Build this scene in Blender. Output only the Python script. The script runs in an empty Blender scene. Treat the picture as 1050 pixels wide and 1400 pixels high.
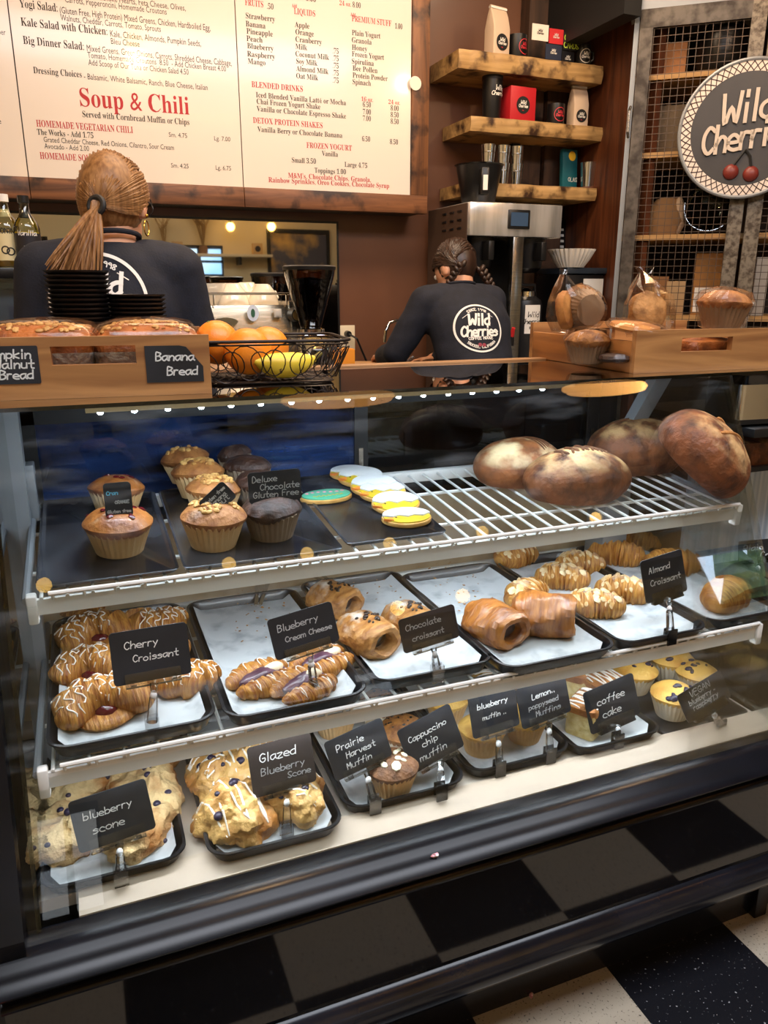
import bpy, bmesh, math, random
from mathutils import Vector, Matrix, Euler, noise
from mathutils.bvhtree import BVHTree

S = bpy.context.scene
COL = S.collection
R = math.radians
pi = math.pi

# ------------------------------------------------------------------ camera
CAMZ = 1.32
FPX = 1040.0                      # focal length in pixels of the 1050 x 1400 frame
PITCH, YAW = R(16.3), R(21.5)
cam_d = bpy.data.cameras.new('camera')
cam_d.sensor_fit = 'VERTICAL'
cam_d.sensor_height = 24.0
cam_d.lens = FPX / 1400 * 24.0
cam_d.clip_start = 0.02
cam = bpy.data.objects.new('camera', cam_d)
COL.objects.link(cam)
cam.location = (0, 0, CAMZ)
cam.rotation_euler = (R(90) - PITCH, 0, -YAW)
S.camera = cam
cp_, sp_, cy_, sy_ = math.cos(PITCH), math.sin(PITCH), math.cos(YAW), math.sin(YAW)

def ray(px, py):
    u = (px - 525) / FPX
    v = (py - 700) / FPX
    fw = cp_ - v * sp_
    return Vector((sy_ * fw + cy_ * u, cy_ * fw - sy_ * u, -(sp_ + v * cp_)))

def onP(px, py, p0, n):
    d = ray(px, py)
    o = Vector((0, 0, CAMZ))
    n = Vector(n)
    return o + d * ((Vector(p0) - o).dot(n) / d.dot(n))

def onY(px, py, Y): return onP(px, py, (0, Y, 0), (0, 1, 0))
def onZ(px, py, Z): return onP(px, py, (0, 0, Z), (0, 0, 1))
def onX(px, py, X): return onP(px, py, (X, 0, 0), (1, 0, 0))

# ------------------------------------------------------------------ view, world, lights
S.view_settings.view_transform = 'Standard'
S.view_settings.look = 'None'
S.view_settings.gamma = 1.0
S.view_settings.use_curve_mapping = False
S.view_settings.exposure = 0.0

def srgb(h):
    if not isinstance(h, str):
        return tuple(h)[:3]
    h = h.lstrip('#')
    out = []
    for i in (0, 2, 4):
        c = int(h[i:i + 2], 16) / 255
        out.append(c / 12.92 if c <= .04045 else ((c + .055) / 1.055) ** 2.4)
    return tuple(out)

W = bpy.data.worlds.new('sky')
S.world = W
W.use_nodes = True
nt = W.node_tree
nt.nodes.clear()
wo = nt.nodes.new('ShaderNodeOutputWorld')
bg = nt.nodes.new('ShaderNodeBackground')
tc = nt.nodes.new('ShaderNodeTexCoord')
nz = nt.nodes.new('ShaderNodeTexNoise')
nz.inputs['Scale'].default_value = 3.2
nz.inputs['Detail'].default_value = 6
rp = nt.nodes.new('ShaderNodeValToRGB')
rp.color_ramp.elements[0].position = .42
rp.color_ramp.elements[0].color = (*srgb('#7fb4ee'), 1)
rp.color_ramp.elements[1].position = .62
rp.color_ramp.elements[1].color = (*srgb('#ffffff'), 1)
nt.links.new(tc.outputs['Generated'], nz.inputs['Vector'])
nt.links.new(nz.outputs['Fac'], rp.inputs['Fac'])
nt.links.new(rp.outputs['Color'], bg.inputs['Color'])
nt.links.new(bg.outputs['Background'], wo.inputs['Surface'])
bg.inputs['Strength'].default_value = 3.6

def light(name, kind, loc, energy, color, rot=(0, 0, 0), size=.1, size_y=None):
    l = bpy.data.lights.new(name, kind)
    l.energy = energy
    l.color = srgb(color)
    if kind == 'AREA':
        l.size = size
        if size_y:
            l.shape = 'RECTANGLE'
            l.size_y = size_y
    else:
        l.shadow_soft_size = size
    o = bpy.data.objects.new(name, l)
    COL.objects.link(o)
    o.location = loc
    o.rotation_euler = rot
    return o

# daylight through the three front windows (each lamp sits in its window opening)
FRONT = -2.6
WINDOWS = [(-.5, -.16, .7, 1.28), (.9, 1.75, 1.46, 1.83), (4.62, 5.9, 1.68, 2.2)]   # x0, x1, z0, z1
for k, (x0, x1, z0, z1) in enumerate(WINDOWS):
    p = light('window_daylight', 'AREA', ((x0 + x1) / 2, FRONT + .01, (z0 + z1) / 2), 1, '#ffffff',
              (R(90), 0, 0), x1 - x0, z1 - z0)
    p.data.cycles.is_portal = True
# fill lights added under the ceiling to brighten the room and back bar
DAY = light('ceiling_fill', 'AREA', (.9, .25, 3.04), 95, '#f0f5ff', (0, 0, 0), 2.8, 1.0)
light('back_bar_fill', 'AREA', (1.2, 2.4, 3.04), 55, '#ffdfbd', (0, 0, 0), 2.2, .5)

# ------------------------------------------------------------------ materials
def new_mat(name):
    m = bpy.data.materials.new(name)
    m.use_nodes = True
    t = m.node_tree
    b = t.nodes['Principled BSDF']
    return m, t, b

def M(name, col, rough=.5, metal=0, col2=None, scale=12, lo=.4, hi=.65, detail=5, bump=0, bscale=None, coat=0,
      spec=None, emit=None, trans=0, stretch=None, ior=None, sss=0, dust=None):
    """Principled material; col2 = second colour mixed in by object-space noise, dust = (colour, scale, lo, hi, zlo, zhi) on upward faces."""
    m, t, b = new_mat(name)
    N, L = t.nodes, t.links
    c = (*srgb(col), 1)
    b.inputs['Base Color'].default_value = c
    b.inputs['Roughness'].default_value = rough
    b.inputs['Metallic'].default_value = metal
    b.inputs['Coat Weight'].default_value = coat
    b.inputs['Coat Roughness'].default_value = .08
    if spec is not None: b.inputs['Specular IOR Level'].default_value = spec
    if ior: b.inputs['IOR'].default_value = ior
    b.inputs['Transmission Weight'].default_value = trans
    if sss:
        b.inputs['Subsurface Weight'].default_value = sss
        b.inputs['Subsurface Radius'].default_value = (.02, .01, .005)
        b.inputs['Subsurface Scale'].default_value = .3
    if emit:
        b.inputs['Emission Color'].default_value = (*srgb(emit[0]), 1)
        b.inputs['Emission Strength'].default_value = emit[1]
    out = None
    if col2 or bump:
        co = N.new('ShaderNodeTexCoord')
        vec = co.outputs['Object']
        if stretch:
            mp = N.new('ShaderNodeMapping')
            mp.inputs['Scale'].default_value = stretch
            L.new(vec, mp.inputs['Vector'])
            vec = mp.outputs['Vector']
    if col2:
        n = N.new('ShaderNodeTexNoise')
        n.inputs['Scale'].default_value = scale
        n.inputs['Detail'].default_value = detail
        L.new(vec, n.inputs['Vector'])
        r = N.new('ShaderNodeValToRGB')
        r.color_ramp.elements[0].position = lo
        r.color_ramp.elements[1].position = hi
        r.color_ramp.elements[0].color = c
        r.color_ramp.elements[1].color = (*srgb(col2), 1)
        L.new(n.outputs['Fac'], r.inputs['Fac'])
        out = r.outputs['Color']
        L.new(out, b.inputs['Base Color'])
    if dust:
        dc, ds, dl, dh, zl, zh = dust
        g = N.new('ShaderNodeNewGeometry')
        co2 = N.new('ShaderNodeTexCoord')
        sx = N.new('ShaderNodeSeparateXYZ')
        L.new(co2.outputs['Normal'], sx.inputs[0])
        mr = N.new('ShaderNodeMapRange')
        mr.inputs['From Min'].default_value = zl
        mr.inputs['From Max'].default_value = zh
        L.new(sx.outputs['Z'], mr.inputs['Value'])
        n2 = N.new('ShaderNodeTexNoise')
        n2.inputs['Scale'].default_value = ds
        n2.inputs['Detail'].default_value = 6
        L.new(co2.outputs['Object'], n2.inputs['Vector'])
        m2 = N.new('ShaderNodeMapRange')
        m2.inputs['From Min'].default_value = dl
        m2.inputs['From Max'].default_value = dh
        L.new(n2.outputs['Fac'], m2.inputs['Value'])
        mu = N.new('ShaderNodeMath')
        mu.operation = 'MULTIPLY'
        L.new(mr.outputs[0], mu.inputs[0])
        L.new(m2.outputs[0], mu.inputs[1])
        mx = N.new('ShaderNodeMix')
        mx.data_type = 'RGBA'
        L.new(mu.outputs[0], mx.inputs['Factor'])
        if out: L.new(out, mx.inputs['A'])
        else: mx.inputs['A'].default_value = c
        mx.inputs['B'].default_value = (*srgb(dc), 1)
        L.new(mx.outputs['Result'], b.inputs['Base Color'])
    if bump:
        n = N.new('ShaderNodeTexNoise')
        n.inputs['Scale'].default_value = bscale or scale * 3
        n.inputs['Detail'].default_value = 6
        L.new(vec, n.inputs['Vector'])
        bp = N.new('ShaderNodeBump')
        bp.inputs['Strength'].default_value = bump
        bp.inputs['Distance'].default_value = .01
        L.new(n.outputs['Fac'], bp.inputs['Height'])
        L.new(bp.outputs['Normal'], b.inputs['Normal'])
    return m

def wood(name, c1, c2, scale=3.0, rough=.45, axis='X', dark=None, coat=.0):
    m, t, b = new_mat(name)
    N, L = t.nodes, t.links
    co = N.new('ShaderNodeTexCoord')
    mp = N.new('ShaderNodeMapping')
    s = {'X': (.7, 9, 9), 'Y': (9, .7, 9), 'Z': (9, 9, .7)}[axis]
    mp.inputs['Scale'].default_value = s
    L.new(co.outputs['Object'], mp.inputs['Vector'])
    n = N.new('ShaderNodeTexNoise')
    n.inputs['Scale'].default_value = scale
    n.inputs['Detail'].default_value = 8
    n.inputs['Distortion'].default_value = 1.6
    L.new(mp.outputs['Vector'], n.inputs['Vector'])
    r = N.new('ShaderNodeValToRGB')
    e = r.color_ramp.elements
    e[0].position = .3
    e[0].color = (*srgb(c2), 1)
    e[1].position = .62
    e[1].color = (*srgb(c1), 1)
    L.new(n.outputs['Fac'], r.inputs['Fac'])
    out = r.outputs['Color']
    if dark:
        n2 = N.new('ShaderNodeTexNoise')
        n2.inputs['Scale'].default_value = scale * 4
        n2.inputs['Detail'].default_value = 9
        L.new(co.outputs['Object'], n2.inputs['Vector'])
        r2 = N.new('ShaderNodeValToRGB')
        r2.color_ramp.elements[0].position = .52
        r2.color_ramp.elements[0].color = (0, 0, 0, 1)
        r2.color_ramp.elements[1].position = .64
        L.new(n2.outputs['Fac'], r2.inputs['Fac'])
        mx = N.new('ShaderNodeMix')
        mx.data_type = 'RGBA'
        L.new(r2.outputs['Color'], mx.inputs['Factor'])
        L.new(out, mx.inputs['A'])
        mx.inputs['B'].default_value = (*srgb(dark), 1)
        out = mx.outputs['Result']
    L.new(out, b.inputs['Base Color'])
    b.inputs['Roughness'].default_value = rough
    b.inputs['Coat Weight'].default_value = coat
    bp = N.new('ShaderNodeBump')
    bp.inputs['Strength'].default_value = .25
    bp.inputs['Distance'].default_value = .004
    L.new(n.outputs['Fac'], bp.inputs['Height'])
    L.new(bp.outputs['Normal'], b.inputs['Normal'])
    return m

def thin_glass(name, tint='#ffffff', refl=1.0, rough=.0, ior=1.5, streak_sheen=None):
    """A pane: clear sheet that lets light through and mirrors by Fresnel."""
    m, t, b = new_mat(name)
    N, L = t.nodes, t.links
    N.remove(b)
    o = N['Material Output']
    tr = N.new('ShaderNodeBsdfTransparent')
    tr.inputs['Color'].default_value = (*srgb(tint), 1)
    gl = N.new('ShaderNodeBsdfGlossy')
    gl.inputs['Roughness'].default_value = rough
    fr = N.new('ShaderNodeFresnel')
    fr.inputs['IOR'].default_value = ior
    mu = N.new('ShaderNodeMath')
    mu.operation = 'MULTIPLY'
    mu.use_clamp = True
    mu.inputs[1].default_value = refl
    L.new(fr.outputs[0], mu.inputs[0])
    mx = N.new('ShaderNodeMixShader')
    L.new(mu.outputs[0], mx.inputs[0])
    L.new(tr.outputs[0], mx.inputs[1])
    L.new(gl.outputs[0], mx.inputs[2])
    last = mx.outputs[0]
    if streak_sheen:                      # film on the pane: wiping marks and dust, on the door a painted sheen
        col, sc, lo, hi, amt, st = streak_sheen
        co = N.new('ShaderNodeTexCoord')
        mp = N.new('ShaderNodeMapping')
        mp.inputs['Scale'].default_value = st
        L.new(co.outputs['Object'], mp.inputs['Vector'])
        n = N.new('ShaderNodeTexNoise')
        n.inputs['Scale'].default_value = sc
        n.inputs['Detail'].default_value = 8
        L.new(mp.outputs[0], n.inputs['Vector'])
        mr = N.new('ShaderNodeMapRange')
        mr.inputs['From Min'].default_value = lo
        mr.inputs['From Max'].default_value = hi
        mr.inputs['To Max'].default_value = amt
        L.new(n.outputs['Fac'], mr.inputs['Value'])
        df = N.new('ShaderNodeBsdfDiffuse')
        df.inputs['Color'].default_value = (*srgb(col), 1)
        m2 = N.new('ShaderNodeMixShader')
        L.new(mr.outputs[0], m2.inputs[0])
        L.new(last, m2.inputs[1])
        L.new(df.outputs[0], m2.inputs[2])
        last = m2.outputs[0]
    L.new(last, o.inputs['Surface'])
    return m

# ------------------------------------------------------------------ geometry: every shape is (verts, faces)
def cat(*gs):
    V, F = [], []
    for g in gs:
        k = len(V)
        V += list(g[0])
        F += [tuple(i + k for i in f) for f in g[1]]
    return V, F

def xf(g, loc=(0, 0, 0), rot=(0, 0, 0), sc=1):
    s = (sc, sc, sc) if isinstance(sc, (int, float)) else sc
    m = Matrix.LocRotScale(Vector(loc), Euler(rot), Vector(s))
    return [tuple(m @ Vector(v)) for v in g[0]], g[1]

def box(x0, x1, y0, y1, z0, z1):
    V = [(x, y, z) for z in (z0, z1) for y in (y0, y1) for x in (x0, x1)]
    F = [(0, 2, 3, 1), (4, 5, 7, 6), (0, 1, 5, 4), (2, 6, 7, 3), (0, 4, 6, 2), (1, 3, 7, 5)]
    return V, F

def loft(rings, closed=True, cap=True, loop=False):
    V = [tuple(p) for r in rings for p in r]
    n = len(rings[0])
    F = []
    m = len(rings)
    for i in range(m if loop else m - 1):
        j = (i + 1) % m
        for k in range(n if closed else n - 1):
            l = (k + 1) % n
            F.append((i * n + k, i * n + l, j * n + l, j * n + k))
    if cap and closed and not loop:
        F.append(tuple(range(n - 1, -1, -1)))
        F.append(tuple((m - 1) * n + k for k in range(n)))
    return V, F

def lathe(prof, n=28, fr=None, cap=True):
    rings = []
    for r, z in prof:
        rings.append([((r * (fr(a, z) if fr else 1)) * math.cos(a), (r * (fr(a, z) if fr else 1)) * math.sin(a), z)
                      for a in (2 * pi * k / n for k in range(n))])
    return loft(rings, cap=cap)

def frames(P, closed=False):
    P = [Vector(p) for p in P]
    n = len(P)
    T = []
    for i in range(n):
        a = P[(i - 1) % n] if closed or i > 0 else P[i]
        b = P[(i + 1) % n] if closed or i < n - 1 else P[i]
        d = b - a
        T.append(d.normalized() if d.length > 1e-9 else Vector((0, 0, 1)))
    up = Vector((0, 0, 1)) if abs(T[0].z) < .9 else Vector((1, 0, 0))
    nrm = (up - T[0] * up.dot(T[0])).normalized()
    out = []
    for i in range(n):
        nrm = nrm - T[i] * nrm.dot(T[i])
        nrm = nrm.normalized() if nrm.length > 1e-6 else T[i].orthogonal().normalized()
        out.append((P[i], T[i], nrm, T[i].cross(nrm)))
    return out

def tube(P, r, n=8, closed=False, flat=1.0):
    rr = r if isinstance(r, (list, tuple)) else [r] * len(P)
    rings = []
    for (p, t, a, b), q in zip(frames(P, closed), rr):
        rings.append([p + (a * math.cos(2 * pi * k / n) * flat + b * math.sin(2 * pi * k / n)) * q for k in range(n)])
    return loft(rings, loop=closed)

def cyl(p0, p1, r0, r1=None, n=20):
    return tube([p0, p1], [r0, r0 if r1 is None else r1], n)

def ball(c=(0, 0, 0), r=(1, 1, 1), n=16, m=10):
    if isinstance(r, (int, float)): r = (r, r, r)
    rings = []
    for i in range(1, m):
        a = pi * i / m
        rings.append([(c[0] + r[0] * math.sin(a) * math.cos(2 * pi * k / n), c[1] + r[1] * math.sin(a) * math.sin(2 * pi * k / n),
                       c[2] - r[2] * math.cos(a)) for k in range(n)])
    V, F = loft(rings, cap=False)
    b, t = len(V), len(V) + 1
    V = V + [(c[0], c[1], c[2] - r[2]), (c[0], c[1], c[2] + r[2])]
    for k in range(n):
        F.append((b, (k + 1) % n, k))
        F.append((t, (m - 2) * n + k, (m - 2) * n + (k + 1) % n))
    return V, F

def prism(poly, z0, z1):
    return loft([[(x, y, z0) for x, y in poly], [(x, y, z1) for x, y in poly]])

def extrudeX(prof, x0, x1, closed=True):
    """profile of (y, z) swept along X"""
    return loft([[(x0, y, z) for y, z in prof], [(x1, y, z) for y, z in prof]], closed=closed, cap=closed)

def rrect(x0, x1, y0, y1, r, n=5):
    P = []
    for cx, cy, a0 in ((x1 - r, y1 - r, 0), (x0 + r, y1 - r, 90), (x0 + r, y0 + r, 180), (x1 - r, y0 + r, 270)):
        for k in range(n + 1):
            a = R(a0 + 90 * k / n)
            P.append((cx + r * math.cos(a), cy + r * math.sin(a)))
    return P

def displace(g, amp, freq, seed=0, axis=None, oct=3):
    out = []
    off = Vector((seed * 3.17, seed * 1.31, seed * 7.7))
    V, F = g
    c = sum((Vector(v) for v in V), Vector()) / len(V)
    for v in V:
        p = Vector(v)
        d = (p - c)
        d = d.normalized() if d.length > 1e-9 else Vector((0, 0, 1))
        k = noise.fractal(p * freq + off, 1.0, 2.0, oct)
        out.append(tuple(p + d * k * amp))
    return out, F

def shade(me, smooth, angle=None):
    for p in me.polygons:
        p.use_smooth = smooth
    if smooth and angle:
        me.set_sharp_from_angle(angle=R(angle))

def make_mesh(name, g, mat, smooth=True, bevel=0, seg=2, angle=40):
    me = bpy.data.meshes.new(name)
    me.from_pydata([tuple(v) for v in g[0]], [], g[1])
    bm = bmesh.new()
    bm.from_mesh(me)
    bmesh.ops.recalc_face_normals(bm, faces=bm.faces)
    if bevel:
        es = [e for e in bm.edges if len(e.link_faces) == 2 and e.calc_face_angle(0) > R(30)]
        bmesh.ops.bevel(bm, geom=es, offset=bevel, segments=seg, affect='EDGES', profile=.5, clamp_overlap=True)
    bm.to_mesh(me)
    bm.free()
    shade(me, smooth, angle)
    if mat: me.materials.append(mat)
    return me

def obj(name, g, mat, parent=None, smooth=True, bevel=0, seg=2, loc=None, rot=None, angle=40, label=None):
    me = g if isinstance(g, bpy.types.Mesh) else make_mesh(name, g, mat, smooth, bevel, seg, angle)
    o = bpy.data.objects.new(name, me)
    COL.objects.link(o)
    if parent is not None: o.parent = parent
    if loc is not None: o.location = loc
    if rot is not None: o.rotation_euler = rot
    if label: o['label'] = label
    return o

def tag(o, label, category, group=None):
    o['label'] = label
    o['category'] = category
    if group: o['group'] = group
    return o

def thing(name, label, category, loc=(0, 0, 0), rot=(0, 0, 0), group=None):
    o = bpy.data.objects.new(name, None)
    COL.objects.link(o)
    o.empty_display_size = .05
    o.location = loc
    o.rotation_euler = rot
    return tag(o, label, category, group)

def struct(name, g, mat, bevel=0, smooth=False, **k):
    o = obj(name, g, mat, None, smooth, bevel, **k)
    o['kind'] = 'structure'
    return o

def dup(root, loc, rot=None, label=None, group=None, scale=None):
    """a copy of a thing together with its parts and sub-parts"""
    r = root.copy()
    COL.objects.link(r)
    r.location = loc
    if rot is not None: r.rotation_euler = rot
    if scale is not None: r.scale = (scale, scale, scale) if isinstance(scale, (int, float)) else scale
    if label: r['label'] = label
    if group: r['group'] = group
    for ch in [o for o in root.children]:
        c = ch.copy()
        COL.objects.link(c)
        c.parent = r
        for gch in [o for o in ch.children]:
            d = gch.copy()
            COL.objects.link(d)
            d.parent = c
    return r

class Proto:
    """first use moves the built thing itself, later uses copy it"""
    def __init__(self, root): self.root, self.used = root, False
    def put(self, loc, rot=(0, 0, 0), label=None, group=None, scale=None):
        if not self.used:
            self.used = True
            r = self.root
            r.location = loc
            r.rotation_euler = rot
            if label: r['label'] = label
            if group: r['group'] = group
            if scale is not None: r.scale = (scale, scale, scale) if isinstance(scale, (int, float)) else scale
            return r
        return dup(self.root, loc, rot, label, group, scale)

def remesh(name, gs, mat, voxel, parent=None, smooth_it=4, label=None):
    """one continuous surface grown around many overlapping rounded forms"""
    o = obj('tmp', cat(*gs), None)
    md = o.modifiers.new('r', 'REMESH')
    md.mode = 'VOXEL'
    md.voxel_size = voxel
    ms = o.modifiers.new('s', 'SMOOTH')
    ms.iterations = smooth_it
    ms.factor = .5
    bpy.context.view_layer.update()
    dg = bpy.context.evaluated_depsgraph_get()
    me = bpy.data.meshes.new_from_object(o.evaluated_get(dg))
    bpy.data.objects.remove(o)
    me.name = name
    me.materials.clear()
    me.materials.append(mat)
    shade(me, True)
    return obj(name, me, None, parent, label=label)

# ------------------------------------------------------------------ single-stroke lettering (x, y digits; baseline 2, x-height 6, capitals 9)
GL = {'a': '46 26 05 03 12 22 44|46 43 52', 'b': '09 02|05 26 45 43 22 03', 'c': '45 26 05 03 22 42', 'd': '46 26 05 03 22 43|49 42',
      'e': '04 44 45 26 05 03 22 42', 'f': '49 38 22|06 46', 'g': '46 26 05 03 22 43|46 41 20 00', 'h': '09 02|04 26 45 42',
      'i': '16 12|18 19', 'k': '09 02|46 04 42', 'l': '19 12', 'm': '06 02|04 16 26 35 32|34 46 56 65 62', 'n': '06 02|04 26 45 42',
      'o': '26 05 03 22 43 45 26', 'p': '06 00|05 26 45 43 22 03', 'r': '06 02|04 16 36', 's': '45 26 05 34 43 22 02',
      't': '29 23 32 42|06 46', 'u': '06 03 12 32 43|46 42', 'v': '06 22 46', 'w': '06 12 35 52 66', 'x': '06 42|46 02', 'y': '06 23|46 10',
      'z': '06 46 02 42', 'A': '02 29 42|15 35', 'B': '02 09 29 48 26 06|26 45 43 22 02', 'C': '48 29 07 04 22 43', 'D': '02 09 29 46 44 22 02',
      'E': '49 09 02 42|06 36', 'F': '49 09 02|06 36', 'G': '48 29 07 04 22 43 45 25', 'H': '09 02|49 42|06 46', 'I': '19 12',
      'K': '09 02|49 05 42', 'L': '09 02 42', 'M': '02 09 25 49 42', 'N': '02 09 42 49', 'O': '29 07 04 22 44 47 29', 'P': '02 09 39 47 25 05',
      'R': '02 09 39 47 25 05|25 42', 'S': '48 29 07 34 43 22 03', 'T': '09 49|29 22', 'U': '09 04 22 44 49', 'V': '09 22 49',
      'W': '09 12 36 52 69', 'Y': '09 25 49|25 22', 'Z': '09 49 02 42', '1': '17 29 22', '9': '46 07 29 47 42', '8': '26 08 29 48 26 03 22 43 26', '0': '29 07 04 22 44 47 29',
      '.': '12 13', ',': '13 01', "'": '19 17', '-': '04 34', '%': '09 02', '*': '15 16', '&': '42 08 29 27 03 22 44'}
WIDE = {'m': 6, 'w': 6, 'W': 6, 'i': 2, 'l': 2, 'I': 2, '.': 2, ',': 2, "'": 2, ' ': 3, 'r': 3.4, '*': 2.2}

def curve_pts(P, k=4):
    if len(P) < 3: return P
    out = []
    for i in range(len(P) - 1):
        a = P[max(i - 1, 0)]
        b, c = P[i], P[i + 1]
        d = P[min(i + 2, len(P) - 1)]
        for s in range(k):
            t = s / k
            out.append(tuple(.5 * (2 * b[q] + (c[q] - a[q]) * t + (2 * a[q] - 5 * b[q] + 4 * c[q] - d[q]) * t * t
                                   + (3 * b[q] - a[q] - 3 * c[q] + d[q]) * t ** 3) for q in (0, 1)))
    return out + [P[-1]]

def write(text, h, slant=.12, track=1.5, jit=0, rng=None, k=4):
    """strokes of a line of handwriting with capital height h; returns (polylines, width), left baseline at 0,0"""
    s = h / 7
    x = 0
    out = []
    for ch in text:
        w = WIDE.get(ch, 4.2)
        if ch in GL:
            dy = (rng.uniform(-jit, jit) if rng else 0)
            for st in GL[ch].split('|'):
                P = [(int(q[0]), int(q[1]) - 2) for q in st.split()]
                P = curve_pts(P, k)
                out.append([((x + p[0] + p[1] * slant) * s, (p[1] + dy) * s) for p in P])
        x += w + track
    return out, (x - track) * s

def shift(polys, dx, dy): return [[(x + dx, y + dy) for x, y in p] for p in polys]
def centred(text, h, y, slant=.12, track=1.5, fit=None, **k):
    p, w = write(text, h, slant, track, **k)
    s = fit / w if fit else 1
    return [[((x - w / 2) * s, yy + y) for x, yy in q] for q in p]

def ribbon(polys, w, z=0.0):
    """flat strokes of width w in the XY plane at height z"""
    V, F = [], []
    for P in polys:
        n = len(P)
        if n < 2: continue
        k = len(V)
        for i in range(n):
            a = P[max(i - 1, 0)]
            b = P[min(i + 1, n - 1)]
            dx, dy = b[0] - a[0], b[1] - a[1]
            l = math.hypot(dx, dy) or 1
            dx, dy = dx / l, dy / l
            e = (-w / 2 if i == 0 else w / 2 if i == n - 1 else 0)
            for s in (-1, 1):
                V.append((P[i][0] - dy * s * w / 2 + dx * e, P[i][1] + dx * s * w / 2 + dy * e, z))
        for i in range(n - 1):
            F.append((k + 2 * i, k + 2 * i + 2, k + 2 * i + 3, k + 2 * i + 1))
    return V, F

def disc(r, z=0, n=40, cx=0, cy=0):
    return [(cx + r * math.cos(2 * pi * k / n), cy + r * math.sin(2 * pi * k / n), z) for k in range(n)], [tuple(range(n))]

def circle2(r, n=48, cx=0, cy=0, a0=0, a1=360):
    return [(cx + r * math.cos(R(a0 + (a1 - a0) * k / n)), cy + r * math.sin(R(a0 + (a1 - a0) * k / n))) for k in range(n + 1)]

def arc_text(text, h, r, mid, up=True, track=1.5):
    polys, w = write(text, h, 0, track)
    out = []
    for P in polys:
        Q = []
        for x, y in P:
            if up:
                a = R(mid) - (x - w / 2) / r
                q = r + y
            else:
                a = R(mid) + (x - w / 2) / r
                q = r - y
            Q.append((q * math.cos(a), q * math.sin(a)))
        out.append(Q)
    return out

def badge(r, small=False):
    """strokes of the round cherry badge: (light strokes, red strokes), in a circle of radius r"""
    k = r
    L = []
    L.append((centred('Wild', .42 * k, .12 * k, .2, 1.2, .84 * k), .085 * k))
    L.append((centred('Cherries', .38 * k, -.30 * k, .2, 1.0, 1.44 * k), .075 * k))
    if not small:
        L.append(([circle2(.93 * k, 64)], .07 * k))
        L.append((arc_text('SINCE 1998', .10 * k, .70 * k, 90), .022 * k))
        L.append((centred('COFFEE HOUSE', .10 * k, -.45 * k, 0, 1.6), .026 * k))
        L.append((arc_text('TRUCKEE, CALIFORNIA', .09 * k, .80 * k, 270, False), .02 * k))
        L.append(([[(-.6 * k, .42 * k), (-.4 * k, .55 * k)], [(.4 * k, .55 * k), (.6 * k, .42 * k)]], .02 * k))
    light_ = cat(*[ribbon(p, w) for p, w in L])
    red = cat(disc(.075 * k, 0, 16, -.09 * k, -.66 * k), disc(.075 * k, 0, 16, .07 * k, -.68 * k))
    return light_, red

def text_mesh(items):
    """items: (text, x0, y0, x1, capheight, bold) set in a plane; text starts at x0, ends at x1, baseline y0"""
    gs = []
    cache = {}
    for tx, x0, y0, x1, h, bold in items:
        cu = bpy.data.curves.new('t', 'FONT')
        s = ''
        for ch in tx:
            o = ord(ch)
            if bold and 65 <= o <= 90: s += chr(0x1D400 + o - 65)
            elif bold and 97 <= o <= 122: s += chr(0x1D41A + o - 97)
            elif bold and 48 <= o <= 57: s += chr(0x1D7CE + o - 48)
            else: s += ch
        cu.body = s
        cu.size = 1
        cu.resolution_u = 2
        
        o = bpy.data.objects.new('t', cu)
        COL.objects.link(o)
        bpy.context.view_layer.update()
        me = bpy.data.meshes.new_from_object(o.evaluated_get(bpy.context.evaluated_depsgraph_get()))
        V = [tuple(v.co) for v in me.vertices]
        F = [tuple(p.vertices) for p in me.polygons]
        bpy.data.objects.remove(o)
        bpy.data.curves.remove(cu)
        if not V: continue
        a, b = min(v[0] for v in V), max(v[0] for v in V)
        sx = (x1 - x0) / (b - a)
        gs.append(([(x0 + (v[0] - a) * sx, y0 + v[1] * h / .7, 0) for v in V], F))
    return cat(*gs)

def face_plate(o):
    """turn a shape drawn in XY into one that stands up in XZ and faces -Y"""
    return [(v[0], v[2] * -1, v[1]) for v in o[0]], o[1]
# ------------------------------------------------------------------ materials used throughout
brown_wall = M('brown_wall_paint', '#704b36', .36, col2='#654230', scale=2.0, coat=.1)
cream_wall = M('cream_wall_paint', '#cdbd98', .8)
ceiling_m = M('ceiling_paint', '#5a5047', .8)
black_gloss = M('black_gloss_panel', '#0b0b0d', .05, col2='#101013', scale=4)
black_trim = M('black_bumper_plastic', '#0a0b10', .24, spec=.28, col2='#101118', scale=9)
black_plastic = M('black_plastic', '#141415', .35)
matte_black = M('matte_black', '#121213', .6)
steel = M('brushed_steel', '#b9b6b0', .24, 1, col2='#a3a19c', scale=4, stretch=(1, 1, 30))
polished = M('polished_steel', '#d8d6d2', .1, 1)
grey_metal = M('grey_painted_metal', '#8c9094', .4, .3)
white_wire = M('white_coated_wire', '#dcdcd8', .35)
white_panel = M('cream_white_deck', '#cabdad', .4, col2='#bba995', scale=2.5)
beige_lip = M('beige_front_lip', '#c4b19c', .45, col2='#b5a18b', scale=3)
glass_front = thin_glass('front_glass', '#f8fbfa', .45, 0, 1.5, ('#dfe6ee', 5, .56, .85, .10, (1.0, 6, 6)))
glass_end = thin_glass('end_glass', '#eef3f4', .35, 0, 1.5)
glass_door = thin_glass('door_glass', '#6f7f96', 1.2, 0, 1.5, ('#3a5c9c', 4, .40, .75, .42, (1.2, 5, 8)))  # blue diffuse film paints the LED sheen into the left door
glass_top = thin_glass('top_glass', '#2d3034', 2.2, 0, 1.5)
clear = thin_glass('clear_plastic', '#f4f4f2', 1.4, .08)
acrylic = thin_glass('acrylic_clip', '#fafafa', 1.6, .08)
wrap = thin_glass('plastic_wrap', '#ffffff', .55, .12)
oak = wood('oak_tray_wood', '#b5814c', '#855630', 2.2, .42, 'X')
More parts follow.
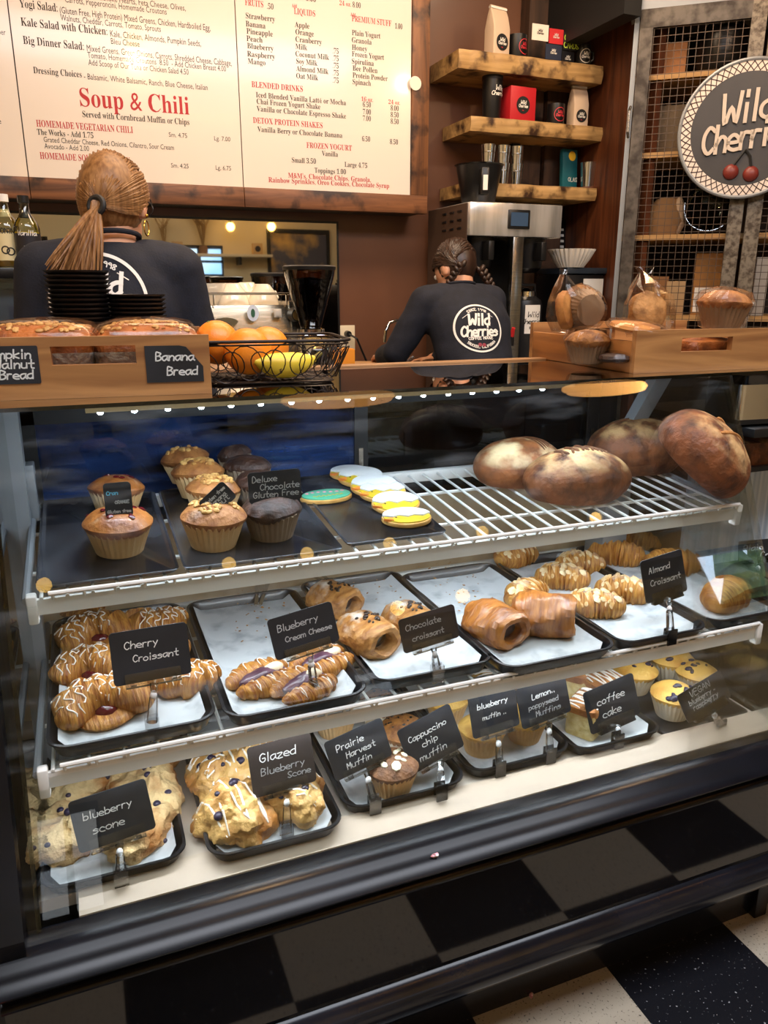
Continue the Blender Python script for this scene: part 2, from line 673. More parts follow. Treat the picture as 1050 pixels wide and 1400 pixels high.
oak_y = wood('oak_tray_wood_side', '#a96f38', '#7c481f', 2.2, .42, 'Y')
frame_wood = wood('menu_frame_wood', '#8a5a38', '#4f2f1c', 2.0, .5, 'X', dark='#2e1a10')
frame_wood_z = wood('menu_frame_wood_upright', '#8a5a34', '#4f2f1a', 2.0, .5, 'Z', dark='#2e1a10')
slab_wood = wood('live_edge_slab', '#bf9a63', '#8a673c', 2.4, .5, 'X', dark='#3a2312')
slab_end = wood('live_edge_underside', '#6e4223', '#4a2a15', 2.4, .55, 'X')
beam_wood = wood('dark_beam_wood', '#4a3324', '#2b1c13', 2.0, .6, 'Z', dark='#1a100a')
plank_wood = wood('red_brown_plank', '#5e3219', '#38190b', 2.0, .45, 'Z')
counter_wood = wood('counter_wood', '#a2774d', '#74502f', 2.5, .4, 'X')
chalk_black = M('chalkboard', '#17181c', .5, col2='#24262c', scale=9)
chalk_brown = M('worn_chalkboard', '#2b2422', .5, col2='#3a322f', scale=7)
chalk = M('chalk_lettering', '#d8d8d4', .9, emit=None)
chalk_grey = M('faint_chalk_lettering', '#a9aaaa', .9)
chalk_blue = M('blue_chalk_lettering', '#58b4d8', .9)
white_print = M('white_print', '#e9e6df', .7)
red_print = M('red_print', '#b3232b', .6)
dark_print = M('dark_print', '#2c2620', .7)
cream_paper = M('cream_paper', '#efe6da', .55)
kraft = M('kraft_paper', '#b88d5f', .75, col2='#a97e52', scale=10)
cardboard = M('brown_cardboard', '#8f6236', .8, col2='#80552d', scale=6)
bulb_glow = M('warm_bulb_glow', '#ffe6b0', .4, emit=('#ffc765', 18))
lamp_glow = M('warm_dish_glow', '#ffd59a', .5, emit=('#ffb060', 9))
led_glow = M('white_led_glow', '#ffffff', .4, emit=('#e6f1ff', 60))
ceramic = M('cream_ceramic', '#efe3cc', .15, coat=.5)

# ------------------------------------------------------------------ room
TX, TY, TILE = .868, .978, .305
fm, ft, fb = new_mat('checkered_floor_tiles')
N_, L_ = ft.nodes, ft.links
co = N_.new('ShaderNodeTexCoord')
mp = N_.new('ShaderNodeMapping')
mp.inputs['Location'].default_value = (-TX / TILE + 20 - 0.0005, -TY / TILE + 20 + .0005, .5)
mp.inputs['Scale'].default_value = (1 / TILE, 1 / TILE, 1)
L_.new(co.outputs['Object'], mp.inputs['Vector'])
def speck(c1, c2, sc, lo, hi):
    v = N_.new('ShaderNodeTexNoise')
    v.inputs['Scale'].default_value = sc
    v.inputs['Detail'].default_value = 3
    L_.new(co.outputs['Object'], v.inputs['Vector'])
    r = N_.new('ShaderNodeValToRGB')
    r.color_ramp.elements[0].position, r.color_ramp.elements[1].position = lo, hi
    r.color_ramp.elements[0].color, r.color_ramp.elements[1].color = (*srgb(c1), 1), (*srgb(c2), 1)
    L_.new(v.outputs['Fac'], r.inputs['Fac'])
    return r.outputs['Color']
ck = N_.new('ShaderNodeTexChecker')
ck.inputs['Scale'].default_value = 1
L_.new(mp.outputs[0], ck.inputs['Vector'])
L_.new(speck('#131319', '#b5b5b8', 170, .66, .74), ck.inputs['Color1'])
L_.new(speck('#b7ab98', '#4c453e', 190, .60, .70), ck.inputs['Color2'])
L_.new(ck.outputs['Color'], fb.inputs['Base Color'])
fb.inputs['Roughness'].default_value = .35
XL, XR, YB = -1.9, 6.2, 3.6
struct('floor', box(XL, XR, FRONT, YB, -.05, 0), fm)
struct('ceiling', box(XL, XR, FRONT, YB, 3.06, 3.12), ceiling_m)
struct('wall_back', box(XL, XR, YB, YB + .1, 0, 3.06), brown_wall)
struct('wall_left', box(XL - .1, XL, FRONT, YB, 0, 3.06), cream_wall)
struct('wall_right', box(XR, XR + .1, FRONT, YB, 0, 3.06), cream_wall)
gs = []
xs = XL
for x0, x1, z0, z1 in WINDOWS:
    gs += [box(xs, x0, FRONT - .1, FRONT, 0, 3.06), box(x0, x1, FRONT - .1, FRONT, 0, z0), box(x0, x1, FRONT - .1, FRONT, z1, 3.06)]
    xs = x1
gs.append(box(xs, XR, FRONT - .1, FRONT, 0, 3.06))
struct('wall_front', cat(*gs), cream_wall)
for k, ((x0, x1, z0, z1), (nx, nzz)) in enumerate(zip(WINDOWS, ((2, 2), (3, 2), (1, 1)))):
    f = [box(x0, x1, FRONT - .06, FRONT - .02, z0, z0 + .04), box(x0, x1, FRONT - .06, FRONT - .02, z1 - .04, z1)]
    for i in range(nx + 1):
        x = x0 + (x1 - x0) * i / nx
        f.append(box(x - .018, x + .018, FRONT - .06, FRONT - .02, z0, z1))
    for i in range(1, nzz):
        z = z0 + (z1 - z0) * i / nzz
        f.append(box(x0, x1, FRONT - .06, FRONT - .02, z - .014, z + .014))
    struct('window_%d' % (k + 1), cat(*f), M('window_frame_paint', '#3a3a3c', .5) if k == 0 else black_plastic)
# outside: a slope of trees beyond the window
ground = struct('ground', box(-14, 24, -30, FRONT - .1, -.4, -.3), M('snowy_ground', '#c9cdd0', .9, col2='#8c8a80', scale=.8))
rng = random.Random(4)
tree_m = M('conifer_green', '#3f5a33', .9, col2='#6b7a3d', scale=3)
trunk_m = M('bark', '#4a3828', .9)
def conifer(h, rad, seed):
    t = thing('conifer_tree', 'conifer', 'tree')
    rad *= .75
    lay = []
    for k in range(7):
        z = h * (.15 + .12 * k)
        r = rad * 1.5 * (1 - k / 7.6) ** .6
        lay.append(displace(lathe([(r, z), (r * .55, z + h * .09), (.02, z + h * .2)], 14, lambda a, zz: 1 + .18 * math.sin(a * 7 + seed + zz)), .08, 1.5, seed))
    obj('foliage', cat(*lay), tree_m, t)
    obj('trunk', cyl((0, 0, -.4), (0, 0, h * .9), rad * .1, .02, 8), trunk_m, t)
    return t
cp1 = [Proto(conifer(6.0, 1.1, 1)), Proto(conifer(5.9, 1.0, 2))]
for i in range(11):
    cp1[i % 2].put((7.6 + i * 1.5, -11.0 - 3.4 * (i % 2), -.3), (0, 0, rng.random() * 6), 'green conifer outside the front window among other conifers',
                   'conifers outside the window', .92 + .2 * rng.random())

# red wall end and grey cabinet left of the case
struct('trim_1', box(-.75, -.19, .92, 1.0, 0, .45), M('red_paint', '#8e3128', .6))
t = thing('side_cabinet', 'grey metal side cabinet standing left of the pastry case', 'cabinet', (-.495, 1.45, 0))
obj('body', box(-.3, .3, -.4, .5, 0, 1.08), M('grey_blue_metal', '#aab3ba', .4, .1, col2='#949da5', scale=3, stretch=(8, 8, .6)), t, bevel=.004)
obj('edge_strip', box(.301, .306, -.38, -.3, .1, 1.06), grey_metal, t)

# ------------------------------------------------------------------ the pastry case
CX0, CX1 = -.15, 1.235
GB, GT = (.922, .482), (1.2, 1.158)          # front glass: bottom and top (y, z)
case = thing('display_case', 'black bakery display case with sloping glass front on checkered floor', 'display case', (.5, 1.25, 0))
def cpart(name, g, mat, **k):
    return obj(name, xf(g, (-.5, -1.25, 0)), mat, case, **k)
WID = (CX0 - .03, CX1 + .4)
cpart('front_panel', box(WID[0], WID[1], .90, .93, .20, .44), black_gloss, smooth=False)
sill = [(.952, .482), (.925, .484), (.916, .482), (.905, .480), (.898, .474), (.888, .472), (.876, .466), (.869, .460), (.872, .455), (.884, .452),
        (.890, .450), (.890, .436), (.884, .433), (.881, .428), (.884, .422), (.96, .42)]
cpart('bumper_sill', extrudeX(sill, *WID), black_trim, angle=35)
mold = [(.93, .236), (.899, .236), (.893, .229), (.882, .222), (.876, .208), (.876, .19), (.882, .176), (.896, .168), (.93, .165)]
cpart('base_molding', extrudeX(mold, *WID), M('black_base_molding', '#0d0e14', .2, spec=.35, col2='#1b1d26', scale=5), angle=50)
cpart('toe_kick', box(WID[0], WID[1] - .36, .973, .99, 0, .20), M('toe_kick_black', '#0e0f13', .22, col2='#17181e', scale=8))
cpart('body', box(WID[0], CX1 + .03, .935, 1.62, .165, .425), matte_black, smooth=False)
cpart('leg', box(WID[1] - .39, WID[1] - .355, .955, .99, 0, .2), black_trim, bevel=.003)
DZ = .485                                     # height of the case floor
cpart('deck', box(CX0 + .02, CX1 - .02, 1.0, 1.58, DZ - .02, DZ), white_panel, smooth=False)
lip = [(1.008, DZ + .006), (1.0, DZ + .006), (.953, DZ - .001), (.953, DZ - .008), (1.008, DZ - .004)]
cpart('front_lip', extrudeX(lip, CX0 + .07, CX1 + .2), beige_lip, smooth=False)
cpart('front_glass', box(CX0, CX1, -.003, .003, 0, math.hypot(GT[0] - GB[0], GT[1] - GB[1])) if False else
      loft([[(x, GB[0], GB[1]), (x, GB[0] + .006, GB[1] - .002), (x, GT[0] + .006, GT[1] - .002), (x, GT[0], GT[1])] for x in (CX0, CX1)]), glass_front, smooth=False)
def end_glass(x):
    P = [(.94, .487), (1.56, .487), (1.56, 1.14), (1.195, 1.14)]
    return loft([[(x - .003, y, z) for y, z in P], [(x + .003, y, z) for y, z in P]])
cpart('end_glass', end_glass(CX0 + .02), thin_glass('left_end_glass', '#eef3f5', 1.5), smooth=False)
cpart('end_glass', end_glass(CX1 - .015), glass_end, smooth=False)
cpart('top_plate', box(CX0 - .02, CX1 + .35, 1.2, 1.585, 1.152, 1.158), glass_top, smooth=False)
cpart('top_rear_rail', box(CX0 - .02, CX1 + .35, 1.585, 1.62, 1.14, 1.162), counter_wood, bevel=.002)
cpart('corner_trim', loft([[(-.188, .90, .2), (-.145, .90, .2), (-.145, .94, .2), (-.188, .94, .2)],
                           [(-.188, .91, .505), (-.145, .91, .505), (-.145, .95, .505), (-.188, .95, .505)],
                           [(-.168, 1.19, 1.15), (-.150, 1.19, 1.15), (-.150, 1.22, 1.15), (-.168, 1.22, 1.15)]]), black_trim, smooth=False)
cpart('toe_corner', box(-.188, -.145, .90, .97, 0, .2), black_trim)
cpart('post', loft([[(-.135, 1.33, .5), (-.11, 1.33, .5), (-.11, 1.37, .5), (-.135, 1.37, .5)],
                    [(-.135, 1.40, 1.15), (-.105, 1.40, 1.15), (-.105, 1.44, 1.15), (-.135, 1.44, 1.15)]]), grey_metal, smooth=False)
cpart('post', loft([[(1.13, 1.41, .96), (1.17, 1.41, .96), (1.17, 1.44, .96), (1.13, 1.44, .96)],
                    [(1.13, 1.29, 1.15), (1.17, 1.29, 1.15), (1.17, 1.32, 1.15), (1.13, 1.32, 1.15)]]), grey_metal, smooth=False)
cpart('post_foot', box(1.10, 1.17, 1.39, 1.46, .5, .985), grey_metal, bevel=.004)
def slot_bracket(x, y, z):
    b = cpart('shelf_bracket', box(x - .006, x + .012, y - .02, y + .02, z - .05, z + .05), grey_metal, bevel=.002)
    o = obj('slot', xf(box(x + .0122, x + .0128, y - .004, y + .004, z - .025, z + .03), (-.5, -1.25, 0)), matte_black, b)
slot_bracket(-.105, 1.43, .98)
# rear: sliding doors in a black frame
RY = 1.55
cpart('rear_lower_panel', box(CX0 + .02, CX1 - .02, 1.522, 1.53, .485, .87), M('tan_rear_panel', '#b39f80', .5, col2='#a08a6b', scale=3, stretch=(6, 1, .5)))
cpart('rear_frame', cat(box(CX0, CX1, RY, RY + .03, 1.105, 1.14), box(CX0, CX1, RY, RY + .03, .44, .5), box(CX0, CX0 + .03, RY, RY + .03, .5, 1.11),
                        box(CX1 - .05, CX1, RY, RY + .03, .5, 1.11)), matte_black, smooth=False)
def rear_door(x0, x1, y, glass, label):
    d = cpart('sliding_door', cat(box(x0, x0 + .03, y, y + .015, .5, 1.11), box(x1 - .03, x1, y, y + .015, .5, 1.11), box(x0, x1, y, y + .015, .5, .53),
                                  box(x0, x1, y, y + .015, 1.08, 1.11)), matte_black, smooth=False, label=label)
    obj('pane', xf(box(x0 + .03, x1 - .03, y + .005, y + .009, .53, 1.08), (-.5, -1.25, 0)), glass, d, smooth=False)
    obj('door_pull', xf(box(x1 - .022, x1 - .012, y - .003, y, .93, .99), (-.5, -1.25, 0)), steel, d)
rear_door(CX0 + .03, .565, RY - .02, glass_door, 'dark glazed rear sliding door on the left')
rear_door(.535, CX1 - .05, RY + .004, thin_glass('door_glass_clear', '#aeb4b8', 1.3), 'clearer glazed rear sliding door on the right')
# LED strip under the front edge of the top
strip = cpart('led_strip', box(.0, .86, 1.206, 1.222, 1.144, 1.151), polished, smooth=False)
led_x = [onY(px, 545 - (px - 135) * .0365, 1.214).x for px in (135, 182, 228, 274, 315, 356, 398, 436, 475, 510, 545, 579, 613, 646, 679, 710, 742)]
led_me = make_mesh('led', ball((0, 0, 0), (.0045, .0045, .003), 8, 6), led_glow)
for x in led_x:
    obj('led', led_me, None, strip, loc=(x - .5, 1.214 - 1.25, 1.1425))
light('led_strip_lamp', 'AREA', (.52, 1.214, 1.138), 3.8, '#dcebff', (R(16), 0, 0), 1.1, .012)

# wire shelves --------------------------------------------------------------
UZ0, UY0, UK, UD = .905, 1.115, .09, .36
def upZ(y): return UZ0 + UK * (y - UY0)
UN = Vector((0, -UK, 1)).normalized()
def onU(px, py, h=0): return onP(px, py, (0, UY0, UZ0 + h), UN)
UT = math.atan(UK)
MZ, MY0, MD = .69, 1.015, .50
def shelf_parts(t, x0, x1, depth, lab, wires):
    # local frame: origin at the front edge, x along, y back, top of wires at z = 0
    obj('front_rail', cat(box(x0, x1, -.012, -.006, -.028, -.004), tube([(x0 + .03, -.016, .006), (x1 - .01, -.016, .006)], .0035, 8)), white_wire, t, angle=40)
    posts = []
    n = int((x1 - x0) / .043)
    for i in range(n + 1):
        x = x0 + .035 + (x1 - x0 - .05) * i / n
        posts.append(tube([(x, -.016, .006), (x, -.010, -.006)], .0025, 6))
    obj('rail_studs', cat(*posts), white_wire, t)
    ws = []
    n = int((x1 - x0) / wires)
    for i in range(n + 1):
        x = x0 + .02 + (x1 - x0 - .04) * i / n
        ws.append(tube([(x, -.012, -.003), (x, depth, -.003)], .0028, 6))
    obj('shelf_wires', cat(*ws), white_wire, t)
    for y in (depth * .25, depth * .7):
        obj('cross_bar', tube([(x0, y, -.009), (x1, y, -.009)], .0035, 6), white_wire, t)
    b = obj('added_light_bar', box(x0 + .02, x1 - .02, .012, .030, -.024, -.014), white_wire, t, bevel=.002)  # unseen bar and lamp added under the shelf to brighten the goods below
    lb_ = light('added_shelf_light', 'AREA', ((x0 + x1) / 2, .021, -.0255), 2.7, '#eef4ff', (R(-8), 0, 0), x1 - x0 - .06, .014)
    lb_.parent = b
    obj('back_rail', box(x0, x1, depth - .004, depth + .012, -.02, .004), white_wire, t, bevel=.002)
    for x in (x0, x1):
        s = 1 if x == x0 else -1
        obj('side_rail', tube([(x, -.01, -.005), (x, depth, .0)], .006, 8), grey_metal, t)
        obj('end_cap', box(min(x, x + s * .014), max(x, x + s * .014), -.018, .0, -.04, .004), white_wire, t, bevel=.003)
ush = thing('wire_shelf', 'white wire shelf, the upper one, carrying muffins, cookies and round loaves', 'shelf', (0, UY0, UZ0), (UT, 0, 0))
shelf_parts(ush, -.105, 1.205, UD, 'upper', .035)
msh = thing('wire_shelf', 'white wire shelf, the lower one, carrying trays of croissants', 'shelf', (0, MY0, MZ))
shelf_parts(msh, -.112, 1.19, MD, 'lower', .047)
# ================================================================== bakery goods
pan_black = M('black_tray', '#141416', .28, col2='#222226', scale=8, coat=.2)
pan_worn = M('worn_dark_sheet_pan', '#28282b', .2, .5, col2='#6a6c74', scale=6, lo=.42, hi=.72, bump=.05, bscale=30)  # grey-blue mottling: worn surface with its bluish reflection painted in
parchment = M('parchment_sheet', '#c8ccce', .6, col2='#979da3', scale=22, lo=.50, hi=.72, bump=.06, bscale=14)
liner_m = M('paper_muffin_cup', '#c9a06c', .75, col2='#d8b687', scale=14, spec=.2)
liner_white = M('white_paper_cup', '#d9cdb6', .75, col2='#c6ab82', scale=12)
liner_dark = M('brown_stained_paper_cup', '#77604a', .75, col2='#8c7a66', scale=14)
muffin_gold = M('golden_muffin_crust', '#b46e2e', .45, col2='#7d4118', scale=30, lo=.38, hi=.66, bump=.4, bscale=90, dust=('#e0ceb4', 40, .60, .85, .6, 1.0), coat=.2)
muffin_nut = M('nutty_muffin_crust', '#ae713a', .55, col2='#81491f', scale=40, bump=.45, bscale=100, dust=('#e6d8c2', 22, .56, .8, .6, .98))
muffin_choc = M('chocolate_muffin_crust', '#2f1c14', .5, col2='#4a2e20', scale=50, bump=.6, bscale=80, dust=('#7d6d60', 40, .56, .8, .6, .98))
muffin_yellow = M('yellow_muffin_crust', '#e0b056', .55, col2='#c1822c', scale=22, lo=.42, hi=.7, bump=.3, bscale=150)
muffin_brown = M('brown_muffin_crust', '#a2692f', .6, col2='#6d3f1b', scale=60, bump=.45, bscale=130)
muffin_dark = M('dark_bran_muffin_crust', '#7a4f2c', .6, col2='#553319', scale=60, bump=.45, bscale=130)
crois_m = M('golden_croissant_crust', '#cd9040', .42, col2='#8f4d17', scale=2.4, lo=.38, hi=.66, stretch=(105, 13, 13), bump=.6, bscale=3.0, coat=.12)
crois_dark = M('deep_brown_croissant_crust', '#b3722f', .4, col2='#7c4315', scale=2.4, lo=.34, hi=.66, stretch=(9, 46, 9), bump=.4, bscale=3, coat=.15)
crois_sugar = M('sugar_dusted_croissant_crust', '#cf9748', .45, col2='#95561c', scale=2.4, lo=.38, hi=.66, stretch=(100, 13, 13), bump=.6, bscale=3,
                dust=('#f6efe2', 18, .46, .66, .55, .95))
choc_crois_m = M('sugar_dusted_brown_crust', '#b98345', .5, col2='#8a5523', scale=2.4, lo=.36, hi=.68, stretch=(8, 40, 40), bump=.35, bscale=3,
                 dust=('#efe6d8', 24, .5, .7, .45, .95))
scone_m = M('pale_scone_crust', '#dfc08a', .75, col2='#a8692a', scale=13, lo=.45, hi=.66, bump=.9, bscale=70)
scone_glazed_m = M('glazed_scone_crust', '#d8ac66', .45, col2='#a96826', scale=13, lo=.44, hi=.66, bump=.8, bscale=70, coat=.25)
icing_m = M('white_icing', '#f4ece0', .3, coat=.3)
cherry_m = M('cherry_filling', '#5a1016', .2, coat=.5)
berry_m = M('blueberry', '#1d1a33', .35, col2='#33263f', scale=40)
berry_fill = M('blueberry_filling', '#4a2b3c', .35, col2='#6d4a58', scale=30, coat=.3)
cheese_m = M('cream_cheese', '#e6d6b8', .5)
choc_m = M('dark_chocolate', '#22130d', .3)
choc_dark = M('dark_roll_inside', '#3a2011', .6)
nut_m = M('chopped_nuts', '#d3a35e', .6, col2='#a66f2f', scale=60)
almond_m = M('almond_flakes', '#ecd6ab', .6, col2='#d3a766', scale=60)
oat_m = M('pumpkin_seed', '#e8ddbc', .6)
cake_m = M('coffee_cake_crumb', '#e3cf96', .85, col2='#cfb26e', scale=60, bump=.5, bscale=120)
cake_top = M('coffee_cake_crust', '#b67a3c', .7, col2='#8d5524', scale=50, bump=.4, bscale=90)
bread_m = M('dark_rye_crust', '#7a4520', .6, col2='#43220e', scale=34, lo=.38, hi=.66, bump=.5, bscale=70, dust=('#c9a26e', 22, .42, .60, .55, .95))
bread_lt = M('floured_bread_crust', '#8f5426', .65, col2='#5d3216', scale=28, lo=.38, hi=.68, bump=.5, bscale=70, dust=('#dcc193', 16, .38, .56, .35, .85))
score_m = M('dark_score_cut', '#4a2913', .7, col2='#6b3f1c', scale=60)
score_lt = M('torn_open_score', '#b97e42', .75, col2='#96602c', scale=60, bump=.4, bscale=90)

def drape(g, paths, r, n=6, lift=.3, z=.5):
    """strands laid over a shape: each path is a list of (x, y) dropped onto it from above"""
    bvh = BVHTree.FromPolygons([Vector(v) for v in g[0]], g[1])
    out = []
    for P in paths:
        run = []
        for x, y in P:
            h = bvh.ray_cast(Vector((x, y, z)), Vector((0, 0, -1)))
            if h[0] is not None and h[1].z > .12:
                run.append(h[0] + h[1] * r * lift)
            else:
                if len(run) > 2: out.append(tube(run, [r * .5] + [r] * (len(run) - 2) + [r * .5], n))
                run = []
        if len(run) > 2: out.append(tube(run, [r * .5] + [r] * (len(run) - 2) + [r * .5], n))
    return cat(*out)

def drop(g, spots, z=.5):
    """points (position, normal) on a shape below the given (x, y)"""
    bvh = BVHTree.FromPolygons([Vector(v) for v in g[0]], g[1])
    out = []
    for x, y in spots:
        h = bvh.ray_cast(Vector((x, y, z)), Vector((0, 0, -1)))
        if h[0] is not None: out.append((h[0], h[1]))
    return out

def zig(x0, x1, y0, y1, n, rng, wob=.15):
    """back and forth drizzle line"""
    P = []
    for i in range(n * 8 + 1):
        t = i / (n * 8)
        ph = t * n * pi
        P.append((x0 + (x1 - x0) * t + rng.uniform(-1, 1) * .0006, (y0 + y1) / 2 + (y1 - y0) / 2 * math.sin(ph) * (1 + wob * math.sin(3 * ph))))
    return P

def chips_on(g, rng, n, rx, ry, size, flat=.4, cx=0, cy=0, shape=None):
    out = []
    for p, nn in drop(g, [(cx + rng.uniform(-rx, rx), cy + rng.uniform(-ry, ry)) for _ in range(n)]):
        s = size * rng.uniform(.6, 1.2)
        b = ball((0, 0, 0), (s, s * rng.uniform(.5, .9), s * flat), 7, 5)
        q = nn.to_track_quat('Z', 'Y').to_euler()
        b = xf(b, (0, 0, 0), (0, 0, rng.uniform(0, 6)))
        b = xf(b, p + nn * s * flat * .3, q)
        out.append(b)
    return cat(*out)

# ---- muffins
def muffin_shape(rt, rb, hl, hd, seed, over=1.06, lump=.06):
    n = 40
    prof = [(rt * .93, hl - .008), (rt * over, hl + .001), (rt * over * 1.01, hl + hd * .18), (rt * .95, hl + hd * .45), (rt * .75, hl + hd * .74),
            (rt * .45, hl + hd * .94), (rt * .15, hl + hd), (.0005, hl + hd)]
    rings = []
    for i, (r, z) in enumerate(prof):
        rings.append([(r * math.cos(2 * pi * k / n), r * math.sin(2 * pi * k / n), z) for k in range(n)])
    g = loft(rings)
    return displace(g, rt * lump, 16 / rt * .05, seed, oct=4)
def liner_shape(rt, rb, hl, n=30):
    rr = []
    m = n * 4
    for t in (0, .08, .5, 1.0):
        r = rb + (rt - rb) * t
        amp = .012 + .03 * t
        rr.append([((r * (1 + amp * math.sin(n * 2 * pi * k / m))) * math.cos(2 * pi * k / m), (r * (1 + amp * math.sin(n * 2 * pi * k / m))) * math.sin(2 * pi * k / m),
                    hl * t + (.0018 * math.sin(n * 2 * pi * k / m * .5) if t == 1 else 0)) for k in range(m)])
    return loft(rr)
def make_muffin(name, mat, liner, rt=.049, rb=.035, hl=.045, hd=.026, seed=1, extra=None, over=1.06, lump=.06):
    t = thing(name, 'muffin', 'muffin')
    g = muffin_shape(rt, rb, hl, hd, seed, over, lump)
    obj('muffin_top', g, mat, t)
    obj('paper_cup', liner_shape(rt, rb, hl), liner, t, smooth=True)
    rng = random.Random(seed)
    if extra == 'nuts': obj('nut_topping', chips_on(g, rng, 60, rt * .6, rt * .6, .0055, .6), nut_m, t)
    if extra == 'berries': obj('blueberries', chips_on(g, rng, 9, rt * .75, rt * .75, .0075, .5), berry_m, t)
    if extra == 'cran': obj('cranberries', chips_on(g, rng, 8, rt * .8, rt * .8, .006, .4), cherry_m, t)
    if extra == 'chips': obj('chocolate_chips', chips_on(g, rng, 26, rt * .8, rt * .8, .0032, .6), choc_m, t)
    if extra == 'seeds': obj('pumpkin_seeds', chips_on(g, rng, 9, rt * .6, rt * .6, .0085, .35), oat_m, t)
    if extra == 'icing': obj('icing_drizzle', drape(g, [zig(-rt, rt, -rt * .7, rt * .7, 9, rng)], .0019), icing_m, t)
    return Proto(t)

# ---- croissants
def crois_shape(L, Rr, bend, seg=7, seed=0, nu=64, nv=26, flat=.82, sharp=.13):
    rings = []
    for i in range(nu + 1):
        u = i / nu
        s = abs(2 * u - 1)
        base = (1 - s ** 2.3) ** .62 * .92 + .10
        ph = (s * seg / 2 + .35) % 1.0
        r = Rr * base * (1 + sharp * (1 - ph) - sharp * .5 - .05 * (ph < .08))
        r *= 1 + .06 * noise.noise(Vector((u * 6 + seed, seed, 0)))
        th = R(bend) * (u - .5)
        rad = L / R(bend)
        c = Vector((rad * math.sin(th), rad * math.cos(th) - rad, 0))
        ex = Vector((math.sin(th), math.cos(th), 0))
        ring = []
        for k in range(nv):
            a = 2 * pi * k / nv
            q = r * (1 + .05 * noise.noise(Vector((u * 9, math.cos(a) * 2 + seed, math.sin(a) * 2))))
            z = max(math.sin(a) * q * flat, -Rr * .52)
            ring.append(tuple(c + ex * math.cos(a) * q + Vector((0, 0, z + Rr * .52))))
        rings.append(ring)
    return loft(rings)
def make_croissant(name, mat, L=.12, Rr=.030, bend=95, seg=7, seed=0, extra=None, sharp=.13):
    t = thing(name, 'croissant', 'croissant')
    g = crois_shape(L, Rr, bend, seg, seed, sharp=sharp)
    obj('pastry', g, mat, t)
    rng = random.Random(seed + 5)
    if extra == 'cherry':
        xs = [v[0] for v in g[0]]
        ys = [v[1] for v in g[0]]
        my = min(ys)
        paths = [[(min(xs) + (max(xs) - min(xs)) * (k + .5) / 9 + .006 * math.sin(j), my + (max(ys) - my) * j / 30) for j in range(31)] for k in range(6)]
        obj('icing_stripes', drape(g, paths, .0012), icing_m, t)
        obj('cherry_filling', displace(ball((0, -.038, .012), (.017, .014, .012), 16, 10), .005, 70, seed), cherry_m, t)
        obj('pastry_base', xf(displace(ball((0, 0, .006), (.040, .030, .010), 18, 8), .003, 40, seed), (0, -.040, 0)), mat, t)
    if extra == 'almond':
        obj('almond_flakes', chips_on(g, rng, 46, L * .40, .03, .0085, .12, 0, -.004), almond_m, t)
    return Proto(t)
def make_roll(name, mat, L=.10, Rr=.036, seed=0, choc=True):
    """flaky roll whose front end is open; axis along Y, open end towards -Y"""
    t = thing(name, 'roll', 'pastry')
    prof = [(.001, .030), (.40, .028), (.46, .010), (.58, 0), (.78, .001), (.93, .012), (1.0, .03), (1.04, L * .5), (1.0, L * .75), (.88, L * .9), (.55, L * .99), (.001, L)]
    P = []
    for i in range(len(prof) - 1):
        for k in range(4):
            q = k / 4
            P.append((Rr * (prof[i][0] * (1 - q) + prof[i + 1][0] * q), prof[i][1] * (1 - q) + prof[i + 1][1] * q))
    P.append((Rr * prof[-1][0], prof[-1][1]))
    g = lathe(P, 40, lambda a, z: 1 + .035 * math.sin(5 * a + 60 * z) + .018 * math.sin(19 * a + z * 130))
    g = displace(g, .005, 34, seed)
    g = xf(g, (0, 0, 0), (R(-90), 0, 0), (1.12, .86, 1))
    zs = min(v[2] for v in g[0])
    g = ([(x, y, max(z, zs * .8) - zs * .8) for x, y, z in g[0]], g[1])
    obj('pastry', g, mat, t)
    obj('filling', xf(displace(ball((0, 0, 0), (Rr * .5, .010, Rr * .36), 16, 10), .003, 60, seed), (0, .026, -zs * .8)), choc_m if choc else choc_dark, t)
    return t, g
def make_choc(seed):
    t, g = make_roll('chocolate_croissant', choc_crois_m, .105, .040, seed)
    t['category'] = 'croissant'
    obj('chocolate_chips', chips_on(g, random.Random(seed), 16, .018, .02, .0045, .7, 0, .045), choc_m, t)
    return Proto(t)

# ---- scones
def make_scone(name, mat, seed, rx=.058, ry=.05, rz=.036, berries=7, icing=False, tri=.12):
    t = thing(name, 'scone', 'scone')
    g = ball((0, 0, 0), (1, 1, 1), 84, 46)
    V = []
    for x, y, z in g[0]:
        a = math.atan2(y, x)
        k = 1 + tri * math.cos(3 * a + seed)
        V.append((x * k * rx, y * k * ry, (z if z > -.35 else -.35) * rz + rz * .35))
    g = displace((V, g[1]), .014, 26, seed, oct=3)
    g = displace(g, .005, 85, seed + 3, oct=4)
    g = ([(x, y, max(z, .0)) for x, y, z in g[0]], g[1])
    obj('dough', g, mat, t)
    rng = random.Random(seed)
    b = ball((0, 0, 0), (1, 1, .8), 12, 8)
    for p, nn in drop(g, [(rng.uniform(-rx, rx) * .8, rng.uniform(-ry, ry) * .8) for _ in range(berries)]):
        obj('blueberry', xf(b, p - nn * .001, (0, 0, 0), rng.uniform(.0045, .0075)), berry_m, t)
    if icing: obj('icing_drizzle', drape(g, [zig(-rx, rx, -ry * .75, ry * .75, 8, rng, .3)], .0016), icing_m, t)
    return Proto(t)

